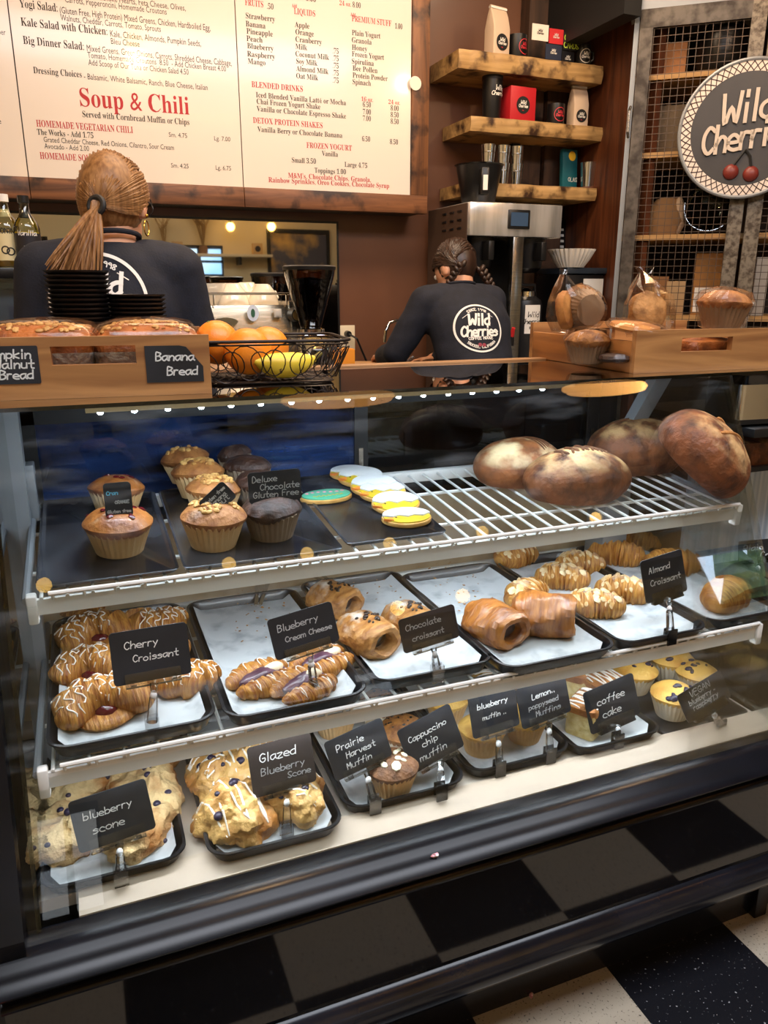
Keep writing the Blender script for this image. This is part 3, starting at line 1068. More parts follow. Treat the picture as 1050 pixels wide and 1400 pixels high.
# ---- blueberry cream cheese danish
def make_danish(seed, L=.12):
    t = thing('blueberry_danish', 'danish', 'pastry')
    a = crois_shape(L, .022, 60, 7, seed, sharp=.3)
    b = xf(crois_shape(L, .020, 60, 7, seed + 1, sharp=.3), (0, -.052, 0), (0, 0, pi))
    g = cat(a, b)
    obj('pastry', g, crois_m, t)
    obj('blueberry_filling', displace(ball((0, -.026, .016), (L * .36, .018, .014), 22, 12), .006, 50, seed), berry_fill, t)
    obj('cream_cheese', displace(ball((.02, -.026, .022), (L * .16, .012, .011), 16, 10), .003, 50, seed), cheese_m, t)
    rng = random.Random(seed)
    obj('icing_drizzle', drape(g, [zig(-L * .4, L * .4, -.06, .012, 7, rng)], .0011), icing_m, t)
    return Proto(t)

# ---- trays
def make_tray(name, label, w, d, h=.024, paper=True, mat=None, cat_='tray', loc=(0, 0, 0), rot=(0, 0, 0), seed=0, group=None, wave=.004):
    t = thing(name, label, cat_, loc, rot, group)
    r = .035
    def ring(inset, z, rr): return [(x, y, z) for x, y in rrect(-w / 2 + inset, w / 2 - inset, inset, d - inset, max(rr, .004), 6)]
    rings = [ring(.012, .0, r - .01), ring(.003, h * .85, r), ring(.0, h * .9, r), ring(.0005, h, r), ring(.005, h, r - .004), ring(.006, h * .86, r - .005),
             ring(.016, .004, r - .014)]
    obj('pan', loft(rings), mat or pan_black, t, angle=50)
    if paper:
        nx, ny = 14, 24
        V, F = [], []
        rg = random.Random(seed)
        for j in range(ny + 1):
            for i in range(nx + 1):
                x, y = -w / 2 + .015 + (w - .03) * i / nx, .022 + (d - .04) * j / ny
                e = max(abs(i / nx - .5) * 2 - .8, 0) / .2
                if j == 0 and i in (0, nx): y += .012
                V.append((x, y, .0055 + .011 * e * e + wave * .5 * (1 + noise.noise(Vector((x * 14, y * 14, seed))))))
        for j in range(ny):
            for i in range(nx):
                k = j * (nx + 1) + i
                F.append((k, k + 1, k + nx + 2, k + nx + 1))
        obj('parchment', (V, F), parchment, t)
    return t

def tray_at(label, left, fl, fr, right, z, d, **k):
    x0, x1 = onZ(*left, z + .024).x, onZ(*right, z + .024).x
    y = (onZ(*fl, z + .024).y + onZ(*fr, z + .024).y) / 2
    return make_tray('pastry_tray', label, x1 - x0, d, loc=((x0 + x1) / 2, y, z + .0005), group='black pastry trays', **k), x0, x1, y
TG = 'black pastry trays'
ZT = MZ + .0005
tray_at('black tray of glazed cherry croissants at left end of lower shelf', (63, 1000), (82, 1021), (274, 989), (294, 965), ZT, .47, seed=1)
tray_at('black tray with blueberry cream cheese danishes, second from left on lower shelf', (300, 958), (313, 984), (478, 952), (497, 930), ZT, .47, seed=2)
tray_at('black tray with chocolate croissants on the lower shelf', (502, 922), (520, 933), (653, 908), (668, 890), ZT, .47, seed=3)
tray_at('black tray with open brown rolls on the lower shelf', (672, 900), (695, 914), (827, 889), (837, 875), ZT, .47, seed=4)
tray_at('black tray with almond croissants on the lower shelf', (838, 872), (845, 882), (952, 862), (963, 850), ZT, .47, seed=5)
tray_at('black tray with plain croissants at right end of lower shelf', (966, 846), (975, 852), (1050, 838), (1061, 825), ZT, .47, seed=6)
ZD = DZ + .0005
tray_at('black tray of unglazed blueberry scones at left of case floor', (53, 1200), (66, 1217), (228, 1177), (254, 1148), ZD, .42, seed=7)
tray_at('black tray of glazed blueberry scones on the case floor', (279, 1145), (306, 1167), (443, 1139), (466, 1110), ZD, .42, seed=8)
tray_at('black tray of brown harvest and chip muffins on the case floor', (468, 1096), (482, 1106), (617, 1074), (633, 1054), ZD, .42, seed=9)
tray_at('black tray of yellow muffins on the case floor', (638, 1050), (645, 1056), (761, 1031), (776, 1012), ZD, .42, seed=10)
tray_at('black tray of iced coffee cake on the case floor', (781, 1020), (791, 1027), (886, 1005), (899, 988), ZD, .42, seed=11)
b0, b1 = onZ(905, 1006, ZD), onZ(1026, 977, ZD)
t = thing('serving_board', 'flat black board under the blueberry raspberry muffins at right of case floor', 'board', ((b0.x + b1.x) / 2, b0.y - .004, ZD))
obj('board', xf(prism(rrect(-(b1.x - b0.x) / 2, (b1.x - b0.x) / 2, 0, .30, .012), 0, .006), (0, 0, 0)), pan_black, t, bevel=.0015)

# ---- pans on the upper shelf (tilted like the shelf)
def upan(label, xa, xb, y0, d):
    c = Vector(((xa + xb) / 2, UY0 + y0, upZ(UY0 + y0) + .0015))
    t = thing('sheet_pan', label, 'sheet pan', c, (UT, 0, 0), 'dark sheet pans on the upper shelf')
    w = xb - xa
    def ring(i, z): return [(x, y, z) for x, y in rrect(-w / 2 + i, w / 2 - i, i, d - i, .012, 4)]
    obj('pan', loft([ring(.004, 0), ring(0, .006), ring(.001, .007), ring(.005, .0065), ring(.008, .003)]), pan_worn, t, angle=50)
    return t
ux = [onU(54, 780).x, onU(232, 775).x, onU(262, 768).x, onU(455, 737).x, onU(463, 737).x, onU(606, 727).x]
upan('dark worn sheet pan under the two orange muffins', -.092, ux[1] + .012, .005, .37)
upan('dark worn sheet pan under the nut and chocolate muffins', ux[1] + .018, ux[3], .005, .37)
upan('dark worn sheet pan under the decorated cookies', ux[4], ux[5], .02, .36)

def up_at(px, py, h=.005): return onU(px, py, h)
cran = make_muffin('cranberry_muffin', muffin_gold, liner_m, .049, .036, .045, .027, 3, 'cran')
cran.put(up_at(164, 752), (UT, 0, .3), 'large golden cranberry orange muffin at the front of the left pan', 'cranberry orange muffins')
cran.put(up_at(160, 700), (UT, 0, 2.2), 'large golden muffin half hidden behind the small gluten free card', 'cranberry orange muffins', .93)
nutm = make_muffin('banana_nut_muffin', muffin_nut, liner_m, .049, .036, .046, .028, 8, 'nuts')
for (px, py, s, a), l in zip(((292, 744, 1, .4), (291, 704, .95, 1.9), (274, 678, .95, 3.1), (258, 656, .95, 4.4)),
                             ('nut topped muffin at the front of its row behind the shelf rail', 'nut topped muffin second from the front, behind the slanted card',
                              'nut topped muffin third from the front of its row', 'nut topped muffin farthest back in its row, beside chocolate muffins')):
    nutm.put(up_at(px, py), (UT, 0, a), l, 'banana nut muffins', s)
chm = make_muffin('chocolate_muffin', muffin_choc, liner_dark, .047, .035, .045, .028, 12, None, 1.05, .16)
for (px, py, s, a), l in zip(((372, 731, 1, 0), (354, 694, .95, 2), (340, 670, .95, 3), (322, 647, .95, 4.4)),
                             ('dark chocolate muffin at the front, under the gluten free chocolate card', 'dark chocolate muffin directly behind the chocolate card',
                              'dark chocolate muffin third from the front of its row', 'dark chocolate muffin farthest back on the upper shelf')):
    chm.put(up_at(px, py), (UT, 0, a), l, 'chocolate muffins', s)

# ---- decorated cookies
cookie_m = M('sugar_cookie', '#d9a75c', .75, col2='#c08a42', scale=30)
yel_ic = M('yellow_icing', '#c8a922', .4)
wht_ic = M('white_shell_icing', '#cfcfcd', .4)
mint_ic = M('mint_icing', '#57b08c', .35)
pink_ic = M('pink_icing', '#ee8fa0', .35)
org_ic = M('orange_icing', '#ee8a3a', .35)
def oval(a, b, egg=0, n=36, s0=0, s1=360): return [(a * math.cos(R(s0 + (s1 - s0) * k / n)) * (1 + egg * math.sin(R(s0 + (s1 - s0) * k / n))), b * math.sin(R(s0 + (s1 - s0) * k / n))) for k in range(n)]
def make_chick():
    t = thing('chick_cookie', 'chick cookie', 'cookie')
    obj('cookie', prism(oval(.046, .036, .05), 0, .008), cookie_m, t, bevel=.002)
    obj('yellow_icing', prism([(x, y - .002) for x, y in oval(.043, .030, .05)], .0075, .0105), yel_ic, t, bevel=.001)
    sh = [(.045 * math.cos(R(a)), .035 * math.sin(R(a))) for a in range(4, 177, 6)] + [(-.040, .002), (-.028, -.006), (-.014, .002), (0, -.008), (.014, .0), (.028, -.008), (.040, .0)]
    obj('white_shell_icing', prism(sh, .0078, .0135), wht_ic, t, bevel=.001)
    obj('orange_beak', prism([(-.047, -.014), (-.030, -.008), (-.030, -.020)], .008, .0125), org_ic, t)
    obj('eye', xf(ball((0, 0, 0), (.002, .002, .001), 8, 5), (-.022, -.006, .0108)), choc_m, t)
    return Proto(t)
ck = make_chick()
for (px, py, s, h, rx, rz), l in zip(((556, 712, 1.0, .006, 0, -.1), (541, 692, 1.0, .011, 10, -.15), (523, 676, 1.0, .014, 10, -.2), (511, 668, 1.0, .019, 12, -.2), (493, 656, 1.0, .014, 10, -.25), (478, 650, .9, .008, 4, -.2)),
                                ('chick in eggshell cookie at front end of the row of cookies', 'chick cookie second from the front, leaning on the front one',
                                 'chick cookie third from the front of the cookie row', 'chick cookie stacked on the third one of its row',
                                 'chick cookie second from the back with broad white shell', 'yellow chick cookie at the back end of the cookie row')):
    ck.put(up_at(px, py, h), (UT + R(rx), 0, rz), l, 'chick in eggshell cookies', s)
t = thing('egg_cookie', 'mint green egg shaped cookie with pink dots beside the chick cookies', 'cookie', up_at(446, 682, .0055), (UT, 0, .05))
obj('cookie', prism(oval(.052, .030, 0), 0, .008), cookie_m, t, bevel=.002)
obj('mint_icing', prism(oval(.049, .0275, 0), .0075, .0105), mint_ic, t, bevel=.001)
obj('pink_dots', cat(*[ball((-.036 + .012 * i, .010 + .003 * math.sin(i), .0106), (.004, .003, .0015), 8, 5) for i in range(7)]), pink_ic, t)
obj('yellow_squiggle', cat(*[tube([(-.03 + .0025 * i, -.010 + .003 * math.sin(i * 1.7), .0108) for i in range(25)], .0009, 5)]), yel_ic, t)

# ---- round loaves
def loaf(name, label, loc, rot, dims, mat, seed, scores=(), pitch=(0, 0)):
    t = thing(name, label, 'bread', loc, rot, 'crusty loaves on the upper shelf')
    g = ball((0, 0, 0), (1, 1, 1), 56, 34)
    V = []
    for x, y, z in g[0]:
        zz = z if z > -.55 else -.55 - (abs(z) - .55) * .12
        V.append((x * dims[0], y * dims[1], (zz + .6) * dims[2] / 1.6))
    g = displace((V, g[1]), dims[2] * .05, 7, seed, oct=4)
    obj('crust', g, mat, t)
    for k, (paths, w, m) in enumerate(scores):
        obj('score_marks', drape(g, paths, w, 8, -.05), m, t)
    return t
fish = [[(-.045 + .012 * i + .006 * math.sin(j * .5), -.02 + .05 * j / 12 + .008 * math.sin(i)) for j in range(13)] for i in range(9)]
tears = [[(-.055 + .105 * j / 24, .012 + .010 * abs(math.sin(j * .78)) - .004) for j in range(25)]]
loaf('rustic_loaf', 'floured oval loaf at left of the breads with fan shaped leaf scoring', onU(706, 656, .0), (UT, 0, .25), (.108, .078, .090), bread_lt, 3,
     [([[(.02 + .009 * i, -.05 + .07 * j / 10 + .004 * i) for j in range(11)] for i in range(5)], .0022, score_m)])
loaf('rustic_loaf', 'reddish brown oval loaf at the front with zigzag floured top', onU(787, 678, .0), (UT, 0, .05), (.118, .080, .098), bread_m, 5,
     [([[(-.05 + .0235 * i + .011 * j / 8, .022 - .034 * j / 8) for j in range(9)] for i in range(5)], .0042, score_m),
      ([[(-.054 + .0235 * i + .016 * j / 8, -.014 + .03 * j / 8) for j in range(9)] for i in range(5)], .003, score_m)])
loaf('rustic_loaf', 'brown loaf lying behind the leaning round loaf', onU(866, 640, .0), (UT, 0, -.1), (.115, .085, .115), bread_m, 9,
     [([[(-.08 + .008 * i, .012) for i in range(19)]], .003, score_m)])
loaf('rustic_loaf', 'large round loaf leaning up at the right end of the upper shelf', onU(938, 640, .066), (R(30), R(32), R(8)), (.106, .100, .112), bread_m, 14,
     [([[(-.03 + .006 * i, .02 + .0025 * i) for i in range(16)]], .005, score_lt), ([[(-.055 + .006 * i, -.035 + .002 * i) for i in range(19)]], .004, score_lt)])

# ---- lower shelf: pastries on the trays
ZM = MZ + .009
def mid(px, py, h=0): return onZ(px, py, ZM + h)
chx = [make_croissant('cherry_croissant', crois_m, .165, .037, 225, 7, s, 'cherry', .34) for s in (1, 4)]
for i, ((px, py, a, s), l) in enumerate(zip(((140, 968, .15, 1.05), (240, 944, 2.6, .95), (136, 920, -.3, 1.0), (205, 902, .5, .9), (128, 873, .3, 1.0), (210, 866, 2.9, .9), (113, 828, -.4, .9), (185, 812, .3, .9)),
        ('glazed cherry croissant at the front left corner of its tray', 'glazed cherry croissant at the front right, right of the sign clip',
         'glazed cherry croissant second from the front on the left side', 'glazed cherry croissant hidden behind the cherry croissant sign',
         'glazed cherry croissant third from the front with open middle', 'glazed cherry croissant whose top shows above the cherry croissant sign',
         'glazed cherry croissant at the back left under the upper shelf rail', 'glazed cherry croissant at the back right under the upper shelf rail'))):
    chx[i % 2].put(mid(px, py), (0, 0, a), l, 'glazed cherry croissants', s)
dn = [make_danish(s) for s in (2, 6)]
for i, ((px, py, a, s), l) in enumerate(zip(((348, 928, .35, 1.0), (402, 938, .45, .95), (430, 905, .3, .95)),
        ('blueberry cream cheese danish at the front left of its tray', 'blueberry cream cheese danish at front right under the clip',
         'blueberry cream cheese danish just behind its sign'))):
    dn[i % 2].put(mid(px, py), (0, 0, a), l, 'blueberry cream cheese danishes', s)
cc = [make_choc(s) for s in (3, 7)]
for i, ((px, py, a, s), l) in enumerate(zip(((528, 900, .35, 1.0), (484, 846, .55, .98), (585, 880, .3, .95)),
        ('sugar dusted chocolate croissant at the front left of the chocolate sign', 'chocolate croissant at the back with golden folded top',
         'chocolate croissant mostly hidden behind the chocolate croissant sign'))):
    cc[i % 2].put(mid(px, py), (0, 0, a), l, 'chocolate croissants', s)
rt, rg_ = make_roll('open_roll', crois_dark, .112, .043, 11, False)
rl = Proto(rt)
rl.put(mid(704, 888), (0, 0, .25), 'deep brown rolled croissant at front left with open dark end', 'open brown rolls', 1.0)
rl.put(mid(785, 866), (0, 0, .95), 'deep brown rolled croissant right of the front one, tipped sideways', 'open brown rolls', 1.08)
al = [make_croissant('almond_croissant', crois_sugar, .120, .036, 95, 7, s, 'almond', .26) for s in (2, 9)]
for i, ((px, py, a, s), l) in enumerate(zip(((718, 824, .5, 1.0), (812, 838, -.5, 1.0), (852, 818, -.7, 1.0), (768, 800, -.6, 1.0), (792, 780, -.4, .95), (704, 770, .2, 1.0)),
        ('croissant in front of the almond row, just behind the brown rolls', 'almond croissant nearest the front of the almond tray', 'almond croissant left of the almond croissant sign',
         'sugar dusted almond croissant in the middle of its tray', 'sugar dusted almond croissant right behind the middle one', 'almond croissant alone at the back left of its tray'))):
    al[i % 2].put(mid(px, py), (0, 0, a), l, 'almond croissants', s)
pc = [make_croissant('plain_croissant', crois_m, .13, .036, 85, 8, s, None, .30) for s in (3, 8)]
for i, ((px, py, a, s), l) in enumerate(zip(((842, 768, -.7, 1.05), (868, 750, -.8, .95), (918, 782, -.3, 1.1), (778, 735, -.1, .95), (822, 730, .2, .9), (990, 826, .4, 1.1)),
        ('plain croissant with ringed folds behind the almond croissants', 'plain croissant standing behind the ringed one', 'long plain croissant behind the almond sign',
         'plain croissant at the back under the upper shelf rail', 'plain croissant at the back, second under the upper shelf rail', 'plain croissant alone at the right end of the lower shelf'))):
    pc[i % 2].put(mid(px, py), (0, 0, a), l, 'plain croissants', s)
# tongs on the empty parts of trays
def tongs(label, p0, p1):
    a, b = Vector(p0), Vector(p1)
    t = thing('tongs', label, 'tongs', a)
    d = b - a
    s = Vector((-d.y, d.x, 0)).normalized()
    for k in (-1, 1):
        obj('arm', tube([Vector((0, 0, .012)) + s * .004 * k, d * .5 + s * .011 * k + Vector((0, 0, .012)), d * .9 + s * .012 * k + Vector((0, 0, .012)), d + s * .004 * k + Vector((0, 0, .008))], [.004, .005, .005, .007], 8, flat=.5), steel, t)
tongs('steel tongs lying on parchment of the blueberry danish tray', mid(353, 835), mid(366, 775))
tongs('steel tongs with black grips lying behind the chocolate croissants', mid(462, 812), mid(400, 770))

# ---- case floor
ZF = DZ + .009
def low(px, py, h=0): return onZ(px, py, ZF + h)
sc = [make_scone('blueberry_scone', scone_m, s, .066, .054, .040, 8) for s in (1, 5, 8)]
for i, ((px, py, a, s), l) in enumerate(zip(((98, 1150, .3, 1.0), (182, 1148, .2, .95), (204, 1098, 1.7, 1.05), (108, 1086, .6, 1.0), (165, 1066, 2.5, 1.05), (205, 1052, .9, .9)),
        ('blueberry scone at the front left, poking out left of its sign', 'blueberry scone hidden behind the blueberry scone sign and clip', 'blueberry scone right of the sign with a cluster of berries',
         'blueberry scone above the sign at left of its tray', 'pale blueberry scone above the sign, middle of its tray', 'blueberry scone at the back right of its tray'))):
    sc[i % 3].put(low(px, py), (0, 0, a), l, 'unglazed blueberry scones', s)
gsn = [make_scone('glazed_scone', scone_glazed_m, s, .056, .050, .046, 6, True) for s in (11, 14)]
for i, ((px, py, a, s), l) in enumerate(zip(((326, 1128, .3, 1.12), (403, 1104, 1.2, 1.0), (296, 1078, 2.0, .95), (342, 1066, .2, 1.15)),
        ('glazed blueberry scone at the front left with white drizzle', 'glazed blueberry scone at front right under the sign clip', 'glazed blueberry scone at the left middle of its tray',
         'tall glazed blueberry scone left behind the glazed scone sign'))):
    gsn[i % 2].put(low(px, py), (0, 0, a), l, 'glazed blueberry scones', s)
K = dict(rt=.042, rb=.031, hl=.042, hd=.024)
hv = make_muffin('harvest_muffin', muffin_dark, liner_m, seed=21, extra='seeds', **K)
hv.put(low(536, 1078), (0, 0, .4), 'dark harvest muffin with seeds at the front between two signs', 'harvest muffins', 1.02)
hv.put(low(458, 1000), (0, 0, 2.4), 'brown harvest muffin with one seed behind the harvest sign', 'harvest muffins')
cpm = make_muffin('chip_muffin', muffin_brown, liner_white, seed=24, extra='chips', **K)
cpm.put(low(551, 1026), (0, 0, .4), 'brown chip muffin left of the cappuccino sign', 'cappuccino chip muffins')
cpm.put(low(521, 988), (0, 0, 2.4), 'brown chip muffin at the back under the lower shelf rail', 'cappuccino chip muffins')
ym = make_muffin('blueberry_muffin', muffin_yellow, liner_m, seed=27, extra=None, **K)
ym.put(low(658, 1024), (0, 0, .4), 'yellow muffin under the blueberry muffin sign', 'yellow muffins')
ym.put(low(610, 982), (0, 0, 2.4), 'yellow muffin above the cappuccino sign', 'yellow muffins')
ym.put(low(716, 1008), (0, 0, 1.4), 'yellow muffin under the lemon poppyseed sign', 'yellow muffins', .95)
im = make_muffin('iced_muffin', muffin_yellow, liner_m, seed=29, extra='icing', **K)
im.put(low(668, 962), (0, 0, 1.4), 'yellow muffin with white drizzle above the blueberry muffin sign', 'yellow muffins')
vm = [make_muffin('vegan_muffin', muffin_yellow, liner_white, seed=s, extra='berries', rt=.044, rb=.031, hl=.044, hd=.020) for s in (33, 36)]
for i, ((px, py, s, a), l) in enumerate(zip(((865, 942, 1, 0), (914, 926, 1.05, 1), (950, 944, .95, 2), (918, 976, 1.0, 3)),
        ('berry muffin in white paper beside the coffee cake sign', 'berry muffin in white paper at the back with dark berries', 'berry muffin half hidden above the vegan sign', 'berry muffin in white paper at the front left of the vegan sign'))):
    vm[i % 2].put(low(px, py), (0, 0, a), l, 'vegan blueberry raspberry muffins', s)
def make_slice(seed):
    t = thing('coffee_cake', 'slice', 'cake')
    g = displace(cat(loft([[(x, y, z) for x, y in rrect(-.034, .034, -.026, .026, .006, 2)] for z in (0, .012, .028, .044)])), .003, 40, seed)
    obj('crumb', g, cake_m, t)
    h = displace(loft([[(x * s, y * s, z) for x, y in rrect(-.036, .036, -.028, .028, .010, 4)] for s, z in ((.98, .042), (1.02, .046), (1.0, .054), (.7, .060), (.1, .061))]), .004, 50, seed)
    obj('crust', h, cake_top, t)
    obj('icing_drizzle', drape(h, [zig(-.034, .034, -.026, .026, 8, random.Random(seed))], .0018), icing_m, t)
    return Proto(t)
cks = [make_slice(s) for s in (1, 2)]
for i, ((px, py, s, a), l) in enumerate(zip(((802, 996, 1.15, .5), (826, 964, 1.1, .1), (786, 950, 1.2, .6), (735, 950, 1.2, .2)),
        ('iced coffee cake slice at the front with crumbs around', 'iced coffee cake slice above the coffee cake sign', 'iced coffee cake slice at the back showing pale crumb', 'iced coffee cake piece above the lemon sign'))):
    cks[i % 2].put(low(px, py), (0, 0, a), l, 'coffee cake slices', s)

# ---- chalkboard signs on acrylic clips
def chalk_sign(label, TL, TR, BL, y0, lean, lines, foot=None, mat=None, bar=True, seed=0, dots=()):
    """board corners on a plane through y0 that leans back; lines = (text, x0, baseline, width) in shares of the board; foot = clip base point"""
    mid_ = onY((TR[0] + BL[0]) / 2, (TR[1] + BL[1]) / 2, y0)
    n = Vector((0, -math.cos(R(lean)), math.sin(R(lean))))
    a, b, c = (onP(*q, mid_, n) for q in (TL, TR, BL))
    ex = (b - a).normalized()
    w = (b - a).length
    h = abs((a - c).dot(n.cross(ex).normalized()))
    up = n.cross(ex).normalized()
    if up.z < 0: up = -up
    ctr = (b + c) / 2
    m = Matrix((ex, -n, up)).transposed()
    base = Vector(foot) if foot else ctr - up * h / 2
    t = thing('chalkboard_sign', label, 'sign', base, (0, 0, 0), 'chalkboard price signs')
    bd = obj('chalk_board', face_plate(prism(rrect(-w / 2, w / 2, -h / 2, h / 2, .006), -.001, .001)), mat or chalk_black, t, loc=ctr - base, rot=m.to_euler(), smooth=False)
    rng = random.Random(seed)
    groups = {}
    for ln in lines:
        tx, x0, y, wd = ln[:4]
        lm = ln[4] if len(ln) > 4 else chalk
        p, nat = write(tx, 1.0, .10, 1.3, .25, rng)
        k = wd * w / nat
        kh = min(k, ln[5] * h if len(ln) > 5 else .27 * h)
        ang = R(ln[6]) if len(ln) > 6 else 0
        q = [[(-w / 2 + x0 * w + X * k * math.cos(ang) - Y * kh * math.sin(ang), -h / 2 + y * h + Y * kh * math.cos(ang) + X * k * math.sin(ang)) for X, Y in s] for s in p]
        groups.setdefault(lm.name, [lm, []])[1].append(ribbon(q, max(.0013, kh * .11), .0014))
    for lm, gs in groups.values():
        obj('lettering', face_plate(cat(*gs)), lm, bd, smooth=False)
    if bar:
        bw, bh = w * .72, h * .20
        k = obj('clip_bar', face_plate(cat(prism(rrect(-bw / 2, bw / 2, -h / 2 - .004, -h / 2 + bh, .002, 2), .0025, .0045), prism(rrect(-bw / 2, bw / 2, -h / 2 - .006, -h / 2 - .002, .001, 2), -.004, .006))),
                acrylic, t, loc=ctr - base, rot=m.to_euler(), smooth=False)
        obj('clip_jaws', face_plate(cat(*[xf(box(-.004, .004, -.004, .004, -.004, .008), (s * bw * .36, -h / 2, 0)) for s in (-1, 1)])), acrylic, k)
        if foot:
            top = ctr - up * (h / 2 + .004) + n * .004 - base
            obj('swivel_ball', ball(tuple(top * .72), (.005, .005, .007), 10, 8), M('frosted_ball', '#e4e6e8', .3) if 'frosted_ball' not in bpy.data.materials else bpy.data.materials['frosted_ball'], t)
            obj('clip_stem', cat(tube([top, top * .75], [.006, .004], 8), cyl(top * .66, top * .05, .006, .008, 8), box(-.010, .010, -.006, -.003, -.018, .012), box(-.010, .010, .005, .008, -.012, .012)), acrylic, t)
    return t
def rim_m(px, py): return onZ(px, py, MZ + .025)
def rim_d(px, py): return onZ(px, py, DZ + .025)
yM = 1.05
chalk_sign('black chalk sign reading Cherry Croissant', (146, 867), (253, 850), (158, 939), yM, 12, [('Cherry', .18, .66, .42), ('Croissant', .27, .40, .58)], rim_m(208, 990), seed=1)
chalk_sign('black chalk sign reading Blueberry Cream Cheese', (362, 849), (450, 822), (380, 903), yM, 12, [('Blueberry', .12, .64, .62, chalk_grey), ('Cream Cheese', .20, .36, .72, chalk_grey)], rim_m(430, 942), seed=2)
chalk_sign('worn brown chalk sign reading Chocolate croissant', (530, 852), (607, 829), (566, 890), yM, 12, [('Chocolate', .10, .62, .62, chalk_grey), ('croissant', .18, .28, .56, chalk_grey)], rim_m(598, 918), mat=chalk_brown, seed=3)
chalk_sign('black chalk sign reading Almond Croissant', (865, 771), (922, 753), (893, 823), yM + .01, 12, [('Almond', .16, .66, .50), ('Croissant', .16, .36, .72)], rim_m(917, 868), seed=4)
chalk_sign('black chalk sign reading Plain, partly beyond the right frame edge', (1001, 741), (1055, 736), (1018, 768), 1.22, 12, [('Plain', .12, .50, .48), ('Cr', .55, .12, .2)], onZ(1030, 800, MZ + .025), seed=5)
yD = 1.03
chalk_sign('black chalk sign reading blueberry scone', (94, 1097), (200, 1063), (107, 1168), yD, 12, [('blueberry', .14, .58, .62), ('scone', .22, .28, .40)], rim_d(165, 1195), seed=6)
chalk_sign('worn brown chalk sign reading Glazed Blueberry Scone', (334, 1024), (421, 1001), (350, 1091), yD + .01, 12, [('Glazed', .17, .66, .56), ('Blueberry', .16, .40, .68, chalk_grey), ('Scone', .56, .22, .36, chalk_grey, .14)], rim_d(392, 1135), mat=chalk_brown, seed=7)
chalk_sign('black chalk sign reading Prairie Harvest muffin', (436, 1019), (515, 983), (465, 1066), yD + .01, 12, [('Prairie', .16, .66, .46), ('Harvest', .28, .42, .50), ('Muffin', .24, .16, .42)], rim_d(512, 1098), seed=8)
chalk_sign('black chalk sign reading Cappuccino chip muffin', (540, 1001), (612, 962), (566, 1058), yD + .01, 12, [('Cappuccino', .13, .64, .70), ('chip', .32, .42, .28), ('muffin', .20, .16, .50)], rim_d(603, 1080), seed=9)
chalk_sign('black chalk sign reading blueberry muffin', (636, 952), (700, 933), (650, 1010), yD + .01, 12, [('blueberry', .16, .62, .64), ('muffin ..', .24, .36, .50)], rim_d(683, 1048), seed=10)
chalk_sign('black chalk sign reading Lemon poppyseed muffins', (702, 944), (769, 919), (717, 997), yD + .01, 12, [('Lemon..', .28, .62, .46), ('poppyseed', .18, .40, .60, chalk_grey), ('Muffins', .30, .18, .50, chalk_grey)], rim_d(752, 1030), seed=11)
chalk_sign('black chalk sign reading coffee cake', (792, 950), (860, 921), (813, 1003), yD + .01, 12, [('coffee', .22, .58, .54), ('cake', .28, .26, .36)], rim_d(845, 1010), seed=12)
chalk_sign('black chalk sign reading VEGAN blueberry raspberry muffin', (924, 952), (983, 916), (942, 989), .985, 25, [('VEGAN', .24, .70, .44, chalk, .2), ('blueberry -', .16, .48, .60, chalk, .2), ('raspberry', .20, .27, .56, chalk, .2), ('muffin', .36, .06, .40, chalk, .18)], onZ(985, 990, DZ + .008), seed=13)
chalk_sign('small chalk card reading Cran Orange Gluten Free', (141, 661), (179, 658), (144, 709), 1.20, 4, [('Cran', .10, .66, .40, chalk_blue), ('ORANGE', .38, .40, .50, chalk_grey, .16), ('Gluten free', .08, .14, .84, chalk_grey)], None, bar=False, seed=14)
chalk_sign('small slanted chalk card reading Gluten Free Banana nut', (280, 679), (313, 648), (282, 718), 1.19, 4, [('Gluten free', .1, .66, .8, chalk_grey), ('Banana', .2, .42, .6, chalk_grey), ('nut', .4, .18, .4, chalk_grey)], None, bar=False, seed=15)
chalk_sign('chalk card reading Chocolate Gluten Free above chocolate muffins', (338, 647), (410, 640), (341, 690), 1.20, 4, [('Deluxe', .08, .68, .46, chalk_grey), ('Chocolate', .22, .42, .74, chalk_grey), ('Gluten Free', .08, .18, .86, chalk_grey), ('O2', .46, .02, .2, chalk_grey, .12)], None, bar=False, seed=16)

# crumbs left on the emptied parchment, and a scrap on the bumper
flake_m = M('pastry_flakes', '#c98f3f', .6, col2='#8a5420', scale=60)
def crumbs(label, corners, n, seed):
    rg = random.Random(seed)
    gs = []
    for _ in range(n):
        u, v = rg.random(), rg.random()
        a = Vector(corners[0]).lerp(Vector(corners[1]), u)
        b = Vector(corners[2]).lerp(Vector(corners[3]), u)
        p = a.lerp(b, v)
        s = rg.uniform(.0012, .0042)
        gs.append(xf(ball((0, 0, 0), (s, s * .5, s * .25), 6, 4), (p.x, p.y, MZ + .0105 + rg.random() * .002), (rg.uniform(-.3, .3), rg.uniform(-.3, .3), rg.uniform(0, 6))))
    o = obj('crumbs', cat(*gs), flake_m, smooth=False)
    tag(o, label, 'crumbs')
    o['kind'] = 'stuff'
crumbs('golden crumbs scattered on the parchment behind the blueberry danishes', (mid(300, 800), mid(385, 800), mid(330, 890), mid(430, 870)), 60, 3)
crumbs('golden crumbs scattered on the bare parchment behind the chocolate croissants', (mid(440, 780), mid(490, 772), mid(545, 850), mid(600, 830)), 60, 4)
crumbs('golden flakes scattered on the bare parchment left of the brown rolls', (mid(560, 765), mid(620, 755), mid(640, 855), mid(690, 835)), 70, 5)
w_ = onZ(597, 1175, .4735)
t = obj('candy_wrapper', displace(ball((0, 0, 0), (.006, .004, .003), 12, 8), .003, 220, 2), M('pink_foil', '#d98a98', .35, .3, col2='#f0e6e6', scale=150), loc=(w_.x, .888, .4755))
